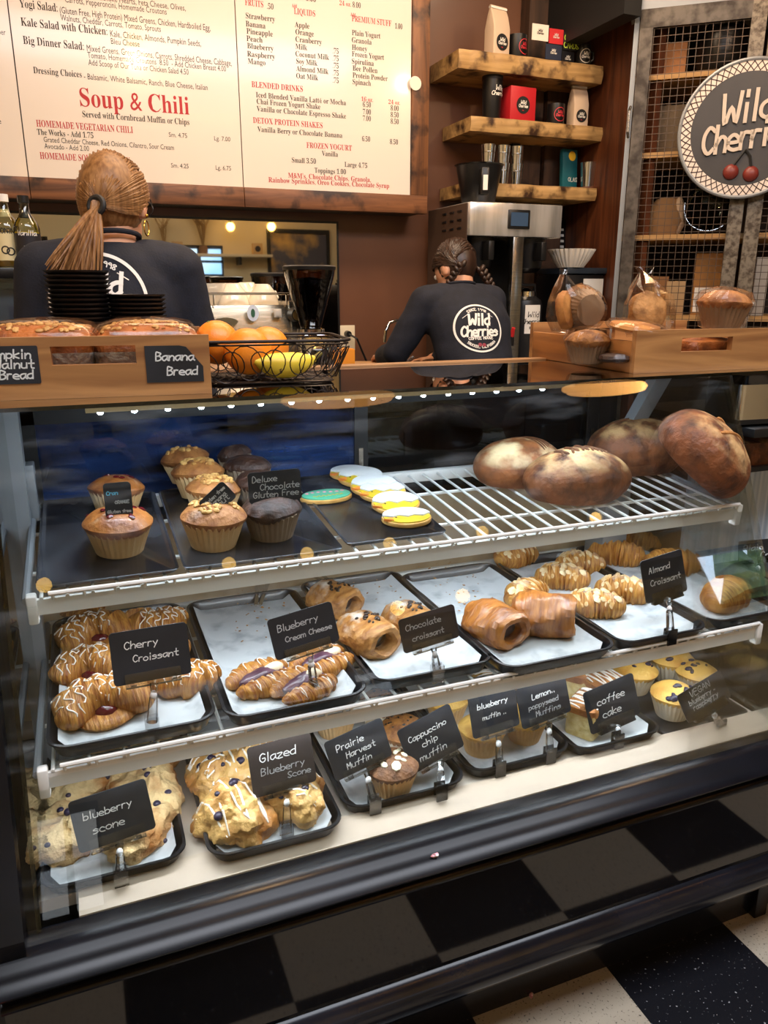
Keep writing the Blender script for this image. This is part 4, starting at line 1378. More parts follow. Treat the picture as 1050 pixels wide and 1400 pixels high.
tag(t, 'tiny pink and white scrap of wrapper on the black bumper of the case', 'wrapper')
w_ = onZ(726, 1361, .004)
t = obj('candy_wrapper', t.data, None, loc=w_, rot=(0, 0, 1))
tag(t, 'tiny pink scrap on the pale floor tile below the case', 'wrapper')
# ================================================================== things on top of the case
TOP = 1.1582
def wooden_tray(label, loc, rz, w, d, h, side_h, slot, parts_label=None):
    """origin at the front left bottom corner; slot = (x0, x1, z0, z1) cut through the front board"""
    t = thing('wooden_tray', label, 'tray', loc, (0, 0, rz))
    th = .014
    x0, x1, z0, z1 = slot
    obj('front_board', cat(box(0, x0, 0, th, 0, h), box(x1, w, 0, th, 0, h), box(x0, x1, 0, th, 0, z0), box(x0, x1, 0, th, z1, h)), oak, t, smooth=False)
    obj('back_board', cat(box(0, x0, d - th, d, 0, h), box(x1, w, d - th, d, 0, h), box(x0, x1, d - th, d, 0, z0), box(x0, x1, d - th, d, z1, h)), oak, t, smooth=False)
    obj('side_board', box(0, th, th, d - th, 0, side_h), oak_y, t, bevel=.0015)
    obj('side_board', box(w - th, w, th, d - th, 0, side_h), oak_y, t, bevel=.0015)
    obj('tray_floor', box(th, w - th, th, d - th, .002, .010), oak, t)
    return t
# left tray -----------------------------------------------------------------
LR, LL = onZ(290, 538, TOP), onZ(5, 548, TOP)
ldir = (LR - LL).normalized()
lrz = math.atan2(ldir.y, ldir.x)
LW, LD = .47, .30
lorg = LR - ldir * LW
ln_ = (ldir.y, -ldir.x, 0)
def lt(px, py, off=0):
    """front board of the left tray: pixel to (x along board, height)"""
    p = onP(px, py, LR + Vector(ln_) * off, ln_)
    return (p - lorg).dot(ldir), p.z - TOP
lh = lt(285, 457.5)[1]
s0, s1 = lt(68, 474), lt(187, 497)
ltray = wooden_tray('oak tray on the case top holding wrapped pumpkin and banana breads', lorg, lrz, LW, LD, lh, lh * .8, (s0[0], s1[0], s1[1], s0[1]))
def card(parent, q0, q1, text, name='chalk_label', clip=0):
    w, h = q1[0] - q0[0], q0[1] - q1[1]
    P = [(q0[0], q1[1]), (q1[0], q1[1]), (q1[0], q1[1] + h * .42), (q1[0] - w * .28, q0[1] - h * .04), (q1[0] - w * .4, q0[1]), (q0[0], q0[1])] if clip else rrect(q0[0], q1[0], q1[1], q0[1], .002, 2)
    c = obj(name, face_plate(prism(P, 0, .0015)), chalk_black, parent, smooth=False)
    gs = []
    for tx, x, y, k in text:
        p, nat = write(tx, h * k, .1, 1.4, .2, random.Random(3))
        gs.append(ribbon(shift(p, q0[0] + x * w, q1[1] + y * h), .0022, .0022))
    obj('lettering', face_plate(cat(*gs)), chalk, c, smooth=False)
a, b = lt(-44, 474), lt(57, 524)
card(ltray, a, b, [('Pumpkin', .18, .68, .22), ('Walnut', .32, .42, .22), ('Bread', .40, .14, .22)])
a, b = lt(197, 473), lt(279, 521)
card(ltray, a, b, [('Banana', .18, .60, .22), ('Bread', .36, .20, .22)], clip=1)
loaf_cr = M('nutty_loaf_crust', '#b5662a', .5, col2='#6f3514', scale=26, bump=.6, bscale=70, coat=.3)
foil_m = M('crinkled_foil', '#b9b6b0', .3, .8, col2='#8a8884', scale=30, bump=.6, bscale=60)
def wrapped_loaf(label, x, y, w, d, seed):
    p = lorg + ldir * x + Vector((-ldir.y, ldir.x, 0)) * y
    t = thing('wrapped_loaf', label, 'bread', (p.x, p.y, TOP + .011), (0, 0, lrz), 'wrapped sweet loaves')
    rr = []
    for z, s in ((0, .86), (.03, .94), (.055, 1.0), (.068, 1.04), (.084, .92), (.094, .6), (.097, .1)):
        rr.append([(px * s, py * s, z) for px, py in rrect(-w / 2, w / 2, -d / 2, d / 2, .03, 5)])
    g = displace(loft(rr), .007, 26, seed)
    obj('bread_crust', g, loaf_cr, t)
    obj('nut_topping', chips_on(g, random.Random(seed), 140, w * .42, d * .42, .006, .5), nut_m, t)
    obj('foil_pan', loft([[(px * s, py * s, z) for px, py in rrect(-w / 2, w / 2, -d / 2, d / 2, .02, 5)] for z, s in ((.001, .92), (.052, 1.045), (.054, 1.045), (.053, 1.03))], cap=False), foil_m, t)
    obj('plastic_wrap', displace(loft([[(px * s, py * s, z) for px, py in rrect(-w / 2, w / 2, -d / 2, d / 2, .03, 5)] for z, s in ((.012, 1.06), (.06, 1.09), (.080, 1.07), (.096, .92), (.103, .6), (.105, .1))], cap=False), .005, 40, seed + 1), wrap, t)
q0, q1 = lt(0, 455, -.1), lt(128, 455, -.1)
wrapped_loaf('wrapped nut loaf behind the pumpkin walnut bread label', q1[0] - .085, .155, .17, .20, 3)
q0, q1 = lt(140, 455, -.1), lt(258, 455, -.1)
wrapped_loaf('wrapped nut loaf left of the fruit basket behind the banana bread label', (q0[0] + q1[0]) / 2, .155, .165, .20, 5)
# bowl stacks on the service ledge behind the tray
obj('service_ledge', xf(box(-.6, .42, 1.62, 1.86, 1.135, 1.155), (-.5, -1.25, 0)), counter_wood, case, bevel=.002)
bowl_m = M('matte_black_melamine', '#17171a', .32)
def bowl_thing(name, label, r, h):
    t = obj(name, lathe([(.001, 0), (r * .62, 0), (r * .66, .003), (r * .92, h * .7), (r, h - .002), (r * 1.01, h), (r * .985, h), (r * .9, h * .75), (r * .62, .006), (.001, .005)], 36), bowl_m)
    return tag(t, label, 'bowl')
BL = 1.1552
c0 = onY(110, 420, 1.74)
bw = Proto(bowl_thing('black_bowl', 'bowl', .063, .020))
n = 21
for i in range(n):
    z = BL + i * .0091
    bw.put((c0.x, 1.74, z), (0, 0, i), 'black bowl in the tall stack, inside or below its topmost one' if i < n - 1 else 'topmost black bowl of the tall stack beside the ponytail', 'black bowls in the tall stack')
c1 = onY(187, 430, 1.74)
for i in range(17):
    bw.put((c1.x, 1.74, BL + i * .0085), (0, 0, i * 2), 'black bowl in the short stack, below its topmost one' if i < 16 else 'topmost black bowl of the short stack right of the tall one', 'black bowls in the short stack', .97)
c2 = onY(42, 436, 1.74)
pl_ = Proto(bowl_thing('black_plate', 'plate', .072, .018))
for i in range(11):
    pl_.put((c2.x - .01, 1.74, BL + i * .0085), (0, 0, i), 'black plate in the low stack left of the tall bowls, below its topmost' if i < 10 else 'topmost black plate of the low stack at the left', 'black plates in the low stack')
# wire basket of fruit --------------------------------------------------------
wire_m = M('dark_iron_wire', '#2c221c', .45, .6)
bk = onZ(385, 505, TOP)
bc = Vector((onZ(373, 522, TOP).x + .005, 1.43, TOP))
t = thing('wire_basket', 'dark wire basket of oranges on the case top beside the wooden tray', 'basket', bc, (0, 0, -.12))
BW, BD, BH = .138, .112, .076
def brect(s, z): return [(x * s, y * s, z) for x, y in rrect(-BW, BW, -BD, BD, .03, 5)]
obj('rim', cat(tube(brect(1.0, BH), .0028, 8, True), tube(brect(.985, BH - .006), .0016, 6, True)), wire_m, t)
obj('base_ring', tube(brect(.78, .003), .0022, 6, True), wire_m, t)
rng = random.Random(8)
ws = []
for side in range(4):
    L_side = BW if side % 2 == 0 else BD
    o_ = BD if side % 2 == 0 else BW
    for k in range(11):
        x = -L_side * .95 + L_side * 1.9 * k / 10
        r_ = rng.uniform(.018, .034)
        P = []
        for j in range(17):
            a = 2 * pi * j / 16 + k
            xx, zz = x + r_ * math.cos(a), BH * .5 + r_ * 1.05 * math.sin(a)
            xx = max(-L_side * .97, min(L_side * .97, xx))
            f = .78 + .22 * max(0, zz) / BH
            p = (xx * f, -o_ * f)
            if side == 1: p = (-p[1], p[0])
            if side == 2: p = (-p[0], -p[1])
            if side == 3: p = (p[1], -p[0])
            P.append((p[0], p[1], max(.003, min(BH, zz))))
        ws.append(tube(P, .0011, 5))
obj('woven_wires', cat(*ws), wire_m, t)
fl = []
for k in range(16):
    y = -BD * .76 + BD * 1.52 * k / 15
    fl.append(tube([(-BW * .77 + BW * 1.54 * j / 10, y + .006 * math.sin(j * 1.3 + k), .003) for j in range(11)], .0011, 5))
for k in range(14):
    x = -BW * .76 + BW * 1.52 * k / 13
    fl.append(tube([(x + .006 * math.sin(j * 1.7 + k), -BD * .77 + BD * 1.54 * j / 8, .004) for j in range(9)], .0011, 5))
obj('wire_floor', cat(*fl), wire_m, t)
orange_m = M('orange_peel', '#f08a1d', .38, col2='#e2761a', scale=5, bump=.12, bscale=260)
def orange(label, p, r, rz=0):
    o = thing('orange', label, 'fruit', p, (.3, .2, rz), 'oranges in the basket')
    g = displace(ball((0, 0, r), r, 28, 18), r * .02, 20, rz)
    obj('peel', g, orange_m, o)
    obj('stem_scar', xf(lathe([(.001, .002), (.003, .001), (.0035, -.001)], 8), (0, 0, 2 * r - .0005)), M('stem_green', '#6b7a35', .7), o)
def basket_pt(px, py, Y): 
    p = onY(px, py, Y)
    return p
for (px, py, Y, r, l) in ((306, 466, 1.45, .040, 'orange at the left of the basket, partly behind the wooden tray'), (349, 479, 1.385, .042, 'orange at the front of the basket against the wires'),
                          (374, 474, 1.45, .0405, 'orange at the back right of the basket')):
    p = basket_pt(px, py, Y)
    orange(l, (p.x, Y, max(p.z - r, TOP + .006)), r, px)
# speckled banana
p = onY(398, 494, 1.36)
t = thing('banana', 'yellow fruit with brown speckles lying in front of the oranges', 'fruit', (p.x - .01, 1.365, TOP + .010), (0, 0, .12))
ban = M('speckled_yellow_peel', '#e4c233', .45, col2='#4a3012', scale=90, lo=.66, hi=.70)
rs = [.004, .012, .019, .022, .023, .023, .022, .019, .013, .006]
obj('peel', tube([(-.058 + .0129 * i, 0, .020 + .010 * ((i - 4.5) / 4.5) ** 2) for i in range(10)], rs, 14), ban, t)
obj('stem', cyl((.056, 0, .030), (.072, 0, .040), .005, .004, 8), M('banana_stem', '#7a6a2c', .7), t)

# right tray -----------------------------------------------------------------
ro = onZ(866, 511, TOP)
r2 = onZ(1049, 503.5, TOP)
rdir = (r2 - ro).normalized()
rrz = math.atan2(rdir.y, rdir.x)
rn = (rdir.y, -rdir.x, 0)
def rtp(px, py, off=0):
    p = onP(px, py, ro + Vector(rn) * off, rn)
    return (p - ro).dot(rdir), p.z - TOP
rh = rtp(870, 452)[1]
s0, s1 = rtp(933, 462), rtp(1000, 479)
wooden_tray('oak tray on the case top with wrapped muffins and cookies, at right', ro, rrz, .46, .42, rh, rh * .74, (s0[0], s1[0], s1[1], s0[1]))
def rin(x, y, z=.011): 
    return ro + rdir * x + Vector((-rdir.y, rdir.x, 0)) * y + Vector((0, 0, z))
liner_dk2 = M('brown_pleated_cup', '#8a6a4c', .6, col2='#9c7c5c', scale=14)
def wrapped_muffin(label, loc, rot, s, liner=None, mat=None):
    t = thing('wrapped_muffin', label, 'muffin', loc, rot, 'wrapped muffins in the right tray')
    g = muffin_shape(.052 * s, .036 * s, .05 * s, .03 * s, 4)
    obj('muffin_top', g, mat or muffin_brown, t)
    obj('paper_cup', liner_shape(.052 * s, .036 * s, .05 * s), liner or liner_dk2, t)
    obj('plastic_wrap', displace(lathe([(.030 * s, -.003), (.046 * s, .004 * s), (.058 * s, .045 * s), (.060 * s, .06 * s), (.052 * s, .078 * s), (.02 * s, .086 * s), (.001, .087 * s)], 28), .005, 40, 7), wrap, t, smooth=False)
    return t
p = onP(808, 424, ro + Vector(rn) * -.19, rn)
wrapped_muffin('wrapped muffin tipped on its side showing its pleated paper base', (p.x, p.y, p.z), (R(-88), 0, R(-8)), .92)
p = onP(805, 455, ro + Vector(rn) * -.12, rn)
wrapped_muffin('wrapped muffin lying low in front of the tipped one', (p.x, p.y, TOP + .012), (0, 0, .5), .86)
p = onP(985, 448, ro + Vector(rn) * -.06, rn)
wrapped_muffin('wrapped dark muffin standing upright at the right above the slot', (p.x, p.y, max(p.z, TOP + .012) - .003), (0, R(4), .2), 1.0, None, muffin_nut)
ginger = M('ginger_cookie', '#c0803c', .6, col2='#8e5526', scale=30, bump=.3, bscale=60)
oatm = M('oat_cookie', '#b88145', .75, col2='#80511f', scale=40, bump=.6, bscale=60)
def wrapped_cookie(label, loc, rot, r, h, mat, bag):
    t = thing('wrapped_cookie', label, 'cookie', loc, rot, 'wrapped cookies in the right tray')
    obj('cookie', displace(lathe([(.001, 0), (r * .9, 0), (r, h * .3), (r * .95, h * .75), (r * .6, h), (.001, h * 1.05)], 30), h * .16, 40, r * 90), mat, t)
    if bag == 'stand':
        P = [[(x * sx, y * sy, z) for x, y in rrect(-r, r, -h, h, h * .8, 3)] for z, sx, sy in ((-.004, 1.06, 1.3), (r * .8, 1.15, 1.6), (r * 1.6, 1.0, 1.5), (r * 2.2, .8, .8), (r * 2.9, .35, .2), (r * 3.1, .5, .12))]
        P = [[(x, z - r, y + h * .5) for x, y, z in q] for q in P]
        bg_ = obj('clear_bag', displace(loft(P), .010, 34, 3), wrap, t, smooth=False)
    else:
        obj('clear_bag', displace(lathe([(.001, -.002), (r * 1.05, -.002), (r * 1.2, h * .5), (r * 1.05, h * 1.1), (r * .5, h * 1.35), (.001, h * 1.4)], 26), .003, 60, 4), wrap, t)
    return t
p = onP(768, 425, ro + Vector(rn) * -.24, rn)
wrapped_cookie('ginger cookies in a clear bag standing at left end of the right tray', p, (R(80), 0, R(35)), .042, .026, ginger, 'stand')
p = onP(880, 428, ro + Vector(rn) * -.17, rn)
wrapped_cookie('crumbly oat cookie in a pointed clear bag in the right tray', p, (R(74), 0, R(-5)), .045, .030, oatm, 'stand')
p = onP(868, 446, ro + Vector(rn) * -.06, rn)
wrapped_cookie('flat wrapped cookie lying across the front board of the right tray', (p.x, p.y, p.z - .006), (R(8), R(2), 0), .052, .013, ginger, 'flat')
p = onP(845, 461, ro + Vector(rn) * -.05, rn)
wrapped_cookie('dark wrapped cookie low behind the side board of the right tray', (p.x, p.y, TOP + .022), (0, 0, 0), .035, .014, muffin_choc, 'flat')
p = onP(850, 455, ro + Vector(rn) * -.13, rn)
wrapped_cookie('ginger cookie lying flat under the oat cookie bag', (p.x, p.y, TOP + .035), (0, R(4), 1), .045, .012, ginger, 'flat')
p = onP(968, 472, ro + Vector(rn) * -.07, rn)
t = thing('wrapped_loaf', 'dark wrapped loaf seen through the slot of the right tray', 'bread', (p.x, p.y, TOP + .011), (0, 0, rrz), 'wrapped sweet loaves')
obj('bread_crust', displace(loft([[(x * s, y * s, z) for x, y in rrect(-.07, .07, -.035, .035, .02, 4)] for z, s in ((0, .9), (.03, 1), (.045, .9), (.052, .4))]), .005, 30, 2), loaf_cr, t)
obj('plastic_wrap', displace(loft([[(x * s, y * s, z) for x, y in rrect(-.07, .07, -.035, .035, .02, 4)] for z, s in ((.001, .98), (.03, 1.08), (.048, .98), (.057, .4))]), .003, 50, 3), wrap, t)

# bread and chrome dispenser right of the case, landscape picture, white corrugated screen
p = onX(1025, 600, 1.34)
t = thing('steel_dispenser', 'shiny steel napkin dispenser under the right wooden tray', 'dispenser', (1.36, onX(1020, 560, 1.36).y + .02, 1.155), (0, 0, -.1))
obj('housing', loft([[(x, y, z) for x, y in rrect(-.05, .16, -.06, .06, .012, 4)] for z in (-.105, -.03)] + [[(x * .9 + .01, y * .8, z) for x, y in rrect(-.05, .16, -.06, .06, .012, 4)] for z in (-.012,)]), polished, t, angle=30)
obj('base_foot', box(-.05, .16, -.062, .062, -.115, -.105), black_plastic, t)
# glazed shelf that carries it, right of the case
t2 = thing('side_shelf_unit', 'low shelf unit beside the right end of the pastry case', 'shelf unit', (1.46, 1.4, 0))
obj('upper_board', box(-.14, .2, -.2, .2, 1.015, 1.035), black_plastic, t2, bevel=.003)
obj('lower_board', box(-.17, .25, -.32, .2, .655, .672), black_plastic, t2, bevel=.003)
obj('corrugated_panel', box(-.165, .25, -.06, -.05, .672, 1.015), M('blue_white_corrugated', '#d3dde6', .5, col2='#a3b6c8', scale=3, stretch=(30, 1, .6)), t2)
obj('plinth', box(-.17, .25, -.3, .2, 0, .64), matte_black, t2)
p = onZ(1040, 604, 1.04)
t = thing('wrapped_loaf', 'dark loaf lying below the steel dispenser right of the case', 'bread', (1.40, 1.30, 0.94), (0, 0, 0), 'wrapped sweet loaves')
obj('bread_crust', displace(loft([[(x * s, y * s, z) for x, y in rrect(-.09, .10, -.05, .05, .02, 4)] for z, s in ((0, .9), (.03, 1), (.05, .9), (.058, .4))]), .006, 30, 2), bread_m, t)
obj('bread_board', box(-.1, .14, -.06, .06, -.012, -.001), black_plastic, t)
# ================================================================== behind the case
# menu board ------------------------------------------------------------------
MY = 3.42
def mslope(px, py): return (396 - py) / (3275 - px)
mt = thing('menu_board', 'large wood framed menu board of cream panels above the back counter', 'menu board', (.4, MY, 1.8))
MO = Vector((.4, MY, 1.8))
def mp_(px, py):
    p = onY(px, py, MY)
    return p.x - MO.x, p.z - MO.z
zb = mp_(330, 256)[1]
zt = 2.42 - MO.z + .3
xs_ = [mp_(-330, 180)[0], mp_(41, 258)[0], mp_(333, 256)[0], mp_(561, 268)[0]]
def menu_panel(x0, x1, items_dark, items_red, items_plain):
    p = obj('menu_panel', box(x0 + .002, x1 - .002, 0, .012, zb, zt), M('menu_panel_laminate', '#e9dfd5', .22, coat=.4) if 'menu_panel_laminate' not in bpy.data.materials else bpy.data.materials['menu_panel_laminate'], mt, smooth=False)
    def conv(L_it, bold):
        out = []
        for tx, xa, ya, xb, h in L_it:
            X0, Z0 = mp_(xa, ya)
            X1 = mp_(xb, ya + mslope(xa, ya) * (xb - xa))[0]
            out.append((tx, X0, Z0, X1, h / FPX * 3.55, bold))
        return out
    if items_dark or items_plain:
        obj('lettering', xf(face_plate(text_mesh(conv(items_dark, True) + conv(items_plain, False))), (0, -.0006, 0)), dark_print, p, smooth=False)
    if items_red: obj('red_heading', xf(face_plate(text_mesh(conv(items_red, True))), (0, -.0006, 0)), red_print, p, smooth=False)
menu_panel(xs_[0], xs_[1], [], [], [('per', -2, 47, 8, 5.5), ('e', -2, 169, 2, 5.5)])
menu_panel(xs_[1], xs_[2],
    [('Yogi Salad:', 27, 10, 79, 8), ('Kale Salad with Chicken:', 29, 35, 147, 8), ('Big Dinner Salad:', 32, 60, 115, 8), ('Dressing Choices', 46, 100, 112, 6.5), ('Served with Cornbread Muffin or Chips', 113, 160, 259, 6.5),
     ('The Works - Add 1.75', 51, 184, 128, 6)],
    [('Soup & Chili', 110, 145, 259, 19), ('HOMEMADE VEGETARIAN CHILI', 50, 173, 182, 7), ('HOMEMADE SOUP OF THE DAY', 55, 217, 178, 7)],
    [('Artichoke Hearts, Feta Cheese, Olives,', 127, -1, 254, 6), ('Carrots, Pepperoncini, Homemade Croutons', 89, 3, 228, 6), ('(Gluten Free, High Protein) Mixed Greens, Chicken, Hardboiled Egg,', 82, 18, 288, 6.5),
     ('Walnuts, Cheddar, Carrots, Tomato, Sprouts', 83, 28, 220, 6), ('Kale, Chicken, Almonds, Pumpkin Seeds,', 151, 50, 275, 6.5), ('Bleu Cheese', 152, 60, 191, 6), ('Mixed Greens, Green Onions, Carrots, Shredded Cheese, Cabbage,', 119, 70, 317, 6.5),
     ('Tomato, Homemade Croutons  8.50  - Add Chicken Breast 4.00', 120, 79, 309, 6), ('Add Scoop of Our Tuna or Chicken Salad 4.50', 121, 89, 258, 6), ('- Balsamic, White Balsamic, Ranch, Blue Cheese, Italian', 115, 108, 284, 6),
     ('Grated Cheddar Cheese, Red Onions, Cilantro, Sour Cream', 60, 194, 238, 5.5), ('Avocado - Add 2.00', 61, 203, 122, 5.5), ('Sm. 4.75', 231, 187, 256, 5), ('Lg. 7.00', 293, 192, 315, 5), ('Sm. 4.25', 234, 229, 258, 5), ('Lg. 6.75', 295, 232, 316, 5)])
D = [('Strawberry', 336, 25, 376), ('Banana', 336, 36, 363), ('Pineapple', 337, 46, 373), ('Peach', 337, 56, 359), ('Blueberry', 338, 66, 374), ('Raspberry', 338, 77, 376), ('Mango', 339, 87, 363),
     ('Apple', 403, 37, 423), ('Orange', 404, 47, 429), ('Cranberry', 404, 57, 440), ('Milk', 404, 67, 420), ('Coconut Milk', 404, 77, 450), ('Soy Milk', 405, 87, 434), ('Almond Milk', 405, 97, 449), ('Oat Milk', 405, 107, 435),
     ('Plain Yogurt', 481, 48, 520), ('Granola', 481, 58, 508), ('Honey', 481, 68, 502), ('Frozen Yogurt', 481, 77, 525), ('Spirulina', 481, 87, 511), ('Bee Pollen', 482, 96.5, 516), ('Protein Powder', 482, 106, 530), ('Spinach', 482, 115, 507),
     ('Iced Blended Vanilla Latté or Mocha', 350, 133, 473), ('Chai Frozen Yogurt Shake', 351, 142, 438), ('Vanilla or Chocolate Espresso Shake', 351, 152, 473), ('Vanilla Berry or Chocolate Banana', 352, 180, 468),
     ('Vanilla', 440, 213, 462), ('Small 3.50', 399, 222, 432), ('Large 4.75', 471, 228, 502), ('Toppings 1.00', 430, 236, 473),
     ('.50', 365, 12, 374), ('1.00', 540, 39, 550), ('8.00', 482, 10, 493), ('6.00', 418, 1, 432), ('6.50', 496, 146, 507), ('8.00', 534, 151, 545), ('7.00', 496, 156, 507), ('8.50', 534, 160, 545), ('7.00', 496, 165, 507), ('8.50', 534, 169, 545),
     ('6.50', 495, 193, 506), ('8.50', 533, 197, 544)] + [('.75', 455, 73 + 10 * i, 463) for i in range(5)]
menu_panel(xs_[2], xs_[3], [(*d, 6) for d in D],
    [('FRUITS', 335, 7, 360, 6.5), ('LIQUIDS', 402, 19, 431, 6.5), ('PREMIUM STUFF', 481, 29, 535, 6.5), ('24 oz.', 464, 7, 480, 5), ('BLENDED DRINKS', 344, 119, 414, 6.5), ('16 oz.', 494, 138, 510, 5), ('24 oz.', 531, 142, 547, 5),
     ('DETOX PROTEIN SHAKES', 346, 168, 441, 6.5), ('FROZEN YOGURT', 419, 202, 481, 6.5), ("M&M's, Chocolate Chips, Granola,", 394, 243, 507, 6), ('Rainbow Sprinkles, Oreo Cookies, Chocolate Syrup', 367, 249, 532, 6),
     ('Add', 399, 10, 406, 4), ('Add', 479, 22, 486, 4)], [])
fb_ = mp_(330, 283)[1]
xr_ = mp_(583, 285)[0]
obj('frame_bottom', cat(*[box(a + .001, b - .001, -.012, .03, fb_, zb) for a, b in ((xs_[0], xs_[1]), (xs_[1], xs_[2]), (xs_[2], xr_))]), frame_wood, mt, bevel=.002)
obj('frame_side', box(xs_[3], xr_, -.012, .03, zb, zt), frame_wood_z, mt, bevel=.002)
obj('round_tab', xf(face_plate(disc(.028, 0, 24)), (mp_(566, 115)[0], -.016, mp_(566, 115)[1])), cream_paper, mt, smooth=False)
obj('backing_box', box(xs_[0], xr_ - .01, .03, .178, fb_ + .004, zt), M('menu_box_grey', '#4b4643', .6), mt, smooth=False)

# mirror -----------------------------------------------------------------------
ma, mb = onY(462, 306, 3.585), onY(-420, 480, 3.585)
mi = thing('wall_mirror', 'wide wall mirror under the menu board behind the espresso machine', 'mirror', (.4, 3.585, 1.5))
obj('mirror_glass', box(mb.x - .4, ma.x - .4, -.004, .0, .93 - 1.5, ma.z - 1.5), M('mirror_silver', '#c9c3b2', .02, 1), mi, smooth=False)
obj('mirror_edge', cat(box(ma.x - .408, ma.x - .4, -.008, .006, .93 - 1.5, ma.z - 1.5), box(mb.x - .4, ma.x - .4, -.008, .006, ma.z - 1.5, ma.z - 1.49)), black_plastic, mi, smooth=False)

# counters ---------------------------------------------------------------------
granite = M('speckled_granite', '#6b6762', .3, col2='#2f2d2b', scale=90, lo=.45, hi=.6)
navy = M('navy_cabinet', '#1d2530', .3, col2='#151b24', scale=3, stretch=(1, 1, 9))
def counter(name, label, x0, x1, y0, y1, z, n):
    t = thing(name, label, 'counter', ((x0 + x1) / 2, (y0 + y1) / 2, 0))
    w, d = (x1 - x0) / 2, (y1 - y0) / 2
    obj('worktop', box(-w, w, -d, d, z - .035, z), granite, t, bevel=.004)
    obj('carcass', box(-w + .02, w - .02, -d + .04, d, .08, z - .036), matte_black, t, smooth=False)
    for i in range(n):
        a = -w + .03 + (2 * w - .06) * i / n
        b = -w + .03 + (2 * w - .06) * (i + 1) / n
        dd = obj('door', box(a + .003, b - .003, -d + .02, -d + .04, .1, z - .06), navy, t, bevel=.002)
        obj('door_handle', tube([(b - .04, -d + .019, z - .2), (b - .04, -d, z - .19), (b - .04, -d, z - .11), (b - .04, -d + .019, z - .10)], .004, 6), steel, dd)
    obj('plinth', box(-w + .04, w - .04, -d + .08, d, 0, .08), matte_black, t, smooth=False)
    return t
CT = .95
counter('back_counter', 'granite topped back counter under the espresso machine', -1.5, 1.10, 2.42, 3.56, CT, 5)
counter('back_counter', 'granite topped sink counter under the coffee brewer', 1.12, 2.35, 3.06, 3.56, CT, 3)

# espresso machine --------------------------------------------------------------
EY = 2.58
e0, e1 = onY(236, 413, EY), onY(397, 413, EY)
ezt = e0.z
t = thing('espresso_machine', 'steel espresso machine with cups on top behind the fruit basket', 'espresso machine', (e0.x - .12, EY, CT))
ew, eh = e1.x - e0.x + .12, ezt - CT
esp = M('warm_brushed_steel', '#c6bba6', .26, 1, col2='#a89d88', scale=5, stretch=(2, 30, 30))
obj('body', extrudeX([(.0, .09), (-.006, .16), (.0, eh - .10), (.025, eh - .012), (.40, eh - .012), (.42, eh - .05), (.42, .09)], 0, ew), esp, t, angle=30)
obj('side_cheek', extrudeX([(-.015, .05), (-.02, eh - .10), (.02, eh), (.42, eh), (.44, .05)], ew, ew + .03), steel, t, angle=30)
obj('side_cheek', extrudeX([(-.015, .05), (-.02, eh - .10), (.02, eh), (.42, eh), (.44, .05)], -.03, 0), steel, t, angle=30)
obj('drip_base', box(-.02, ew + .02, .0, .44, .03, .09), black_plastic, t, bevel=.005)
for x in (.03, ew - .03):
    for y in (.05, .38):
        obj('foot', cyl((x, y, 0), (x, y, .03), .02, .018, 12), black_plastic, t)
obj('cup_rail', cat(tube([(0, .012, eh + .025), (ew, .012, eh + .025)], .004, 6), *[cyl((x, .012, eh - .012), (x, .012, eh + .025), .003, n=6) for x in (.01, ew * .5, ew - .01)]), polished, t)
def epx(px, py): 
    p = onY(px, py, EY)
    return p.x - (e0.x - .12), p.z - CT
for px in (265, 345):
    x, z = epx(px, 428)
    d = obj('round_emblem', xf(face_plate(([(a * .75, b, c) for a, b, c in disc(.026, 0, 24)[0]], disc(.026, 0, 24)[1])), (x, -.009, z)), M('white_enamel', '#e8ecf4', .3), t, smooth=False)
    obj('emblem_leaf', xf(face_plate(([(a * .5, b, c) for a, b, c in disc(.014, 0, 16)[0]], disc(.014, 0, 16)[1])), (x, -.0105, z)), M('emblem_green', '#3f6a4e', .4), d, smooth=False)
x, z = epx(307, 440)
obj('name_badge', xf(face_plate(prism(oval(.042, .014), 0, .004)), (x, -.008, z)), M('badge_brass', '#a2987a', .25, .9), t)
x, z = epx(379, 428)
obj('rocker_switch', cat(box(x - .012, x + .012, -.012, 0, z - .014, z + .014), box(x - .008, x + .008, -.016, -.01, z - .01, z + .01)), M('switch_ivory', '#e9e2d4', .4), t, bevel=.001)
x, z = epx(402, 430)
k = obj('steam_knob', xf(cyl((0, 0, 0), (0, -.05, 0), .024, .021, 20), (x, .0, z)), black_plastic, t)
obj('knob_cap', xf(cyl((0, -.05, 0), (0, -.053, 0), .018, n=20), (x, .0, z)), M('brass_cap', '#caa765', .3, .9), k)
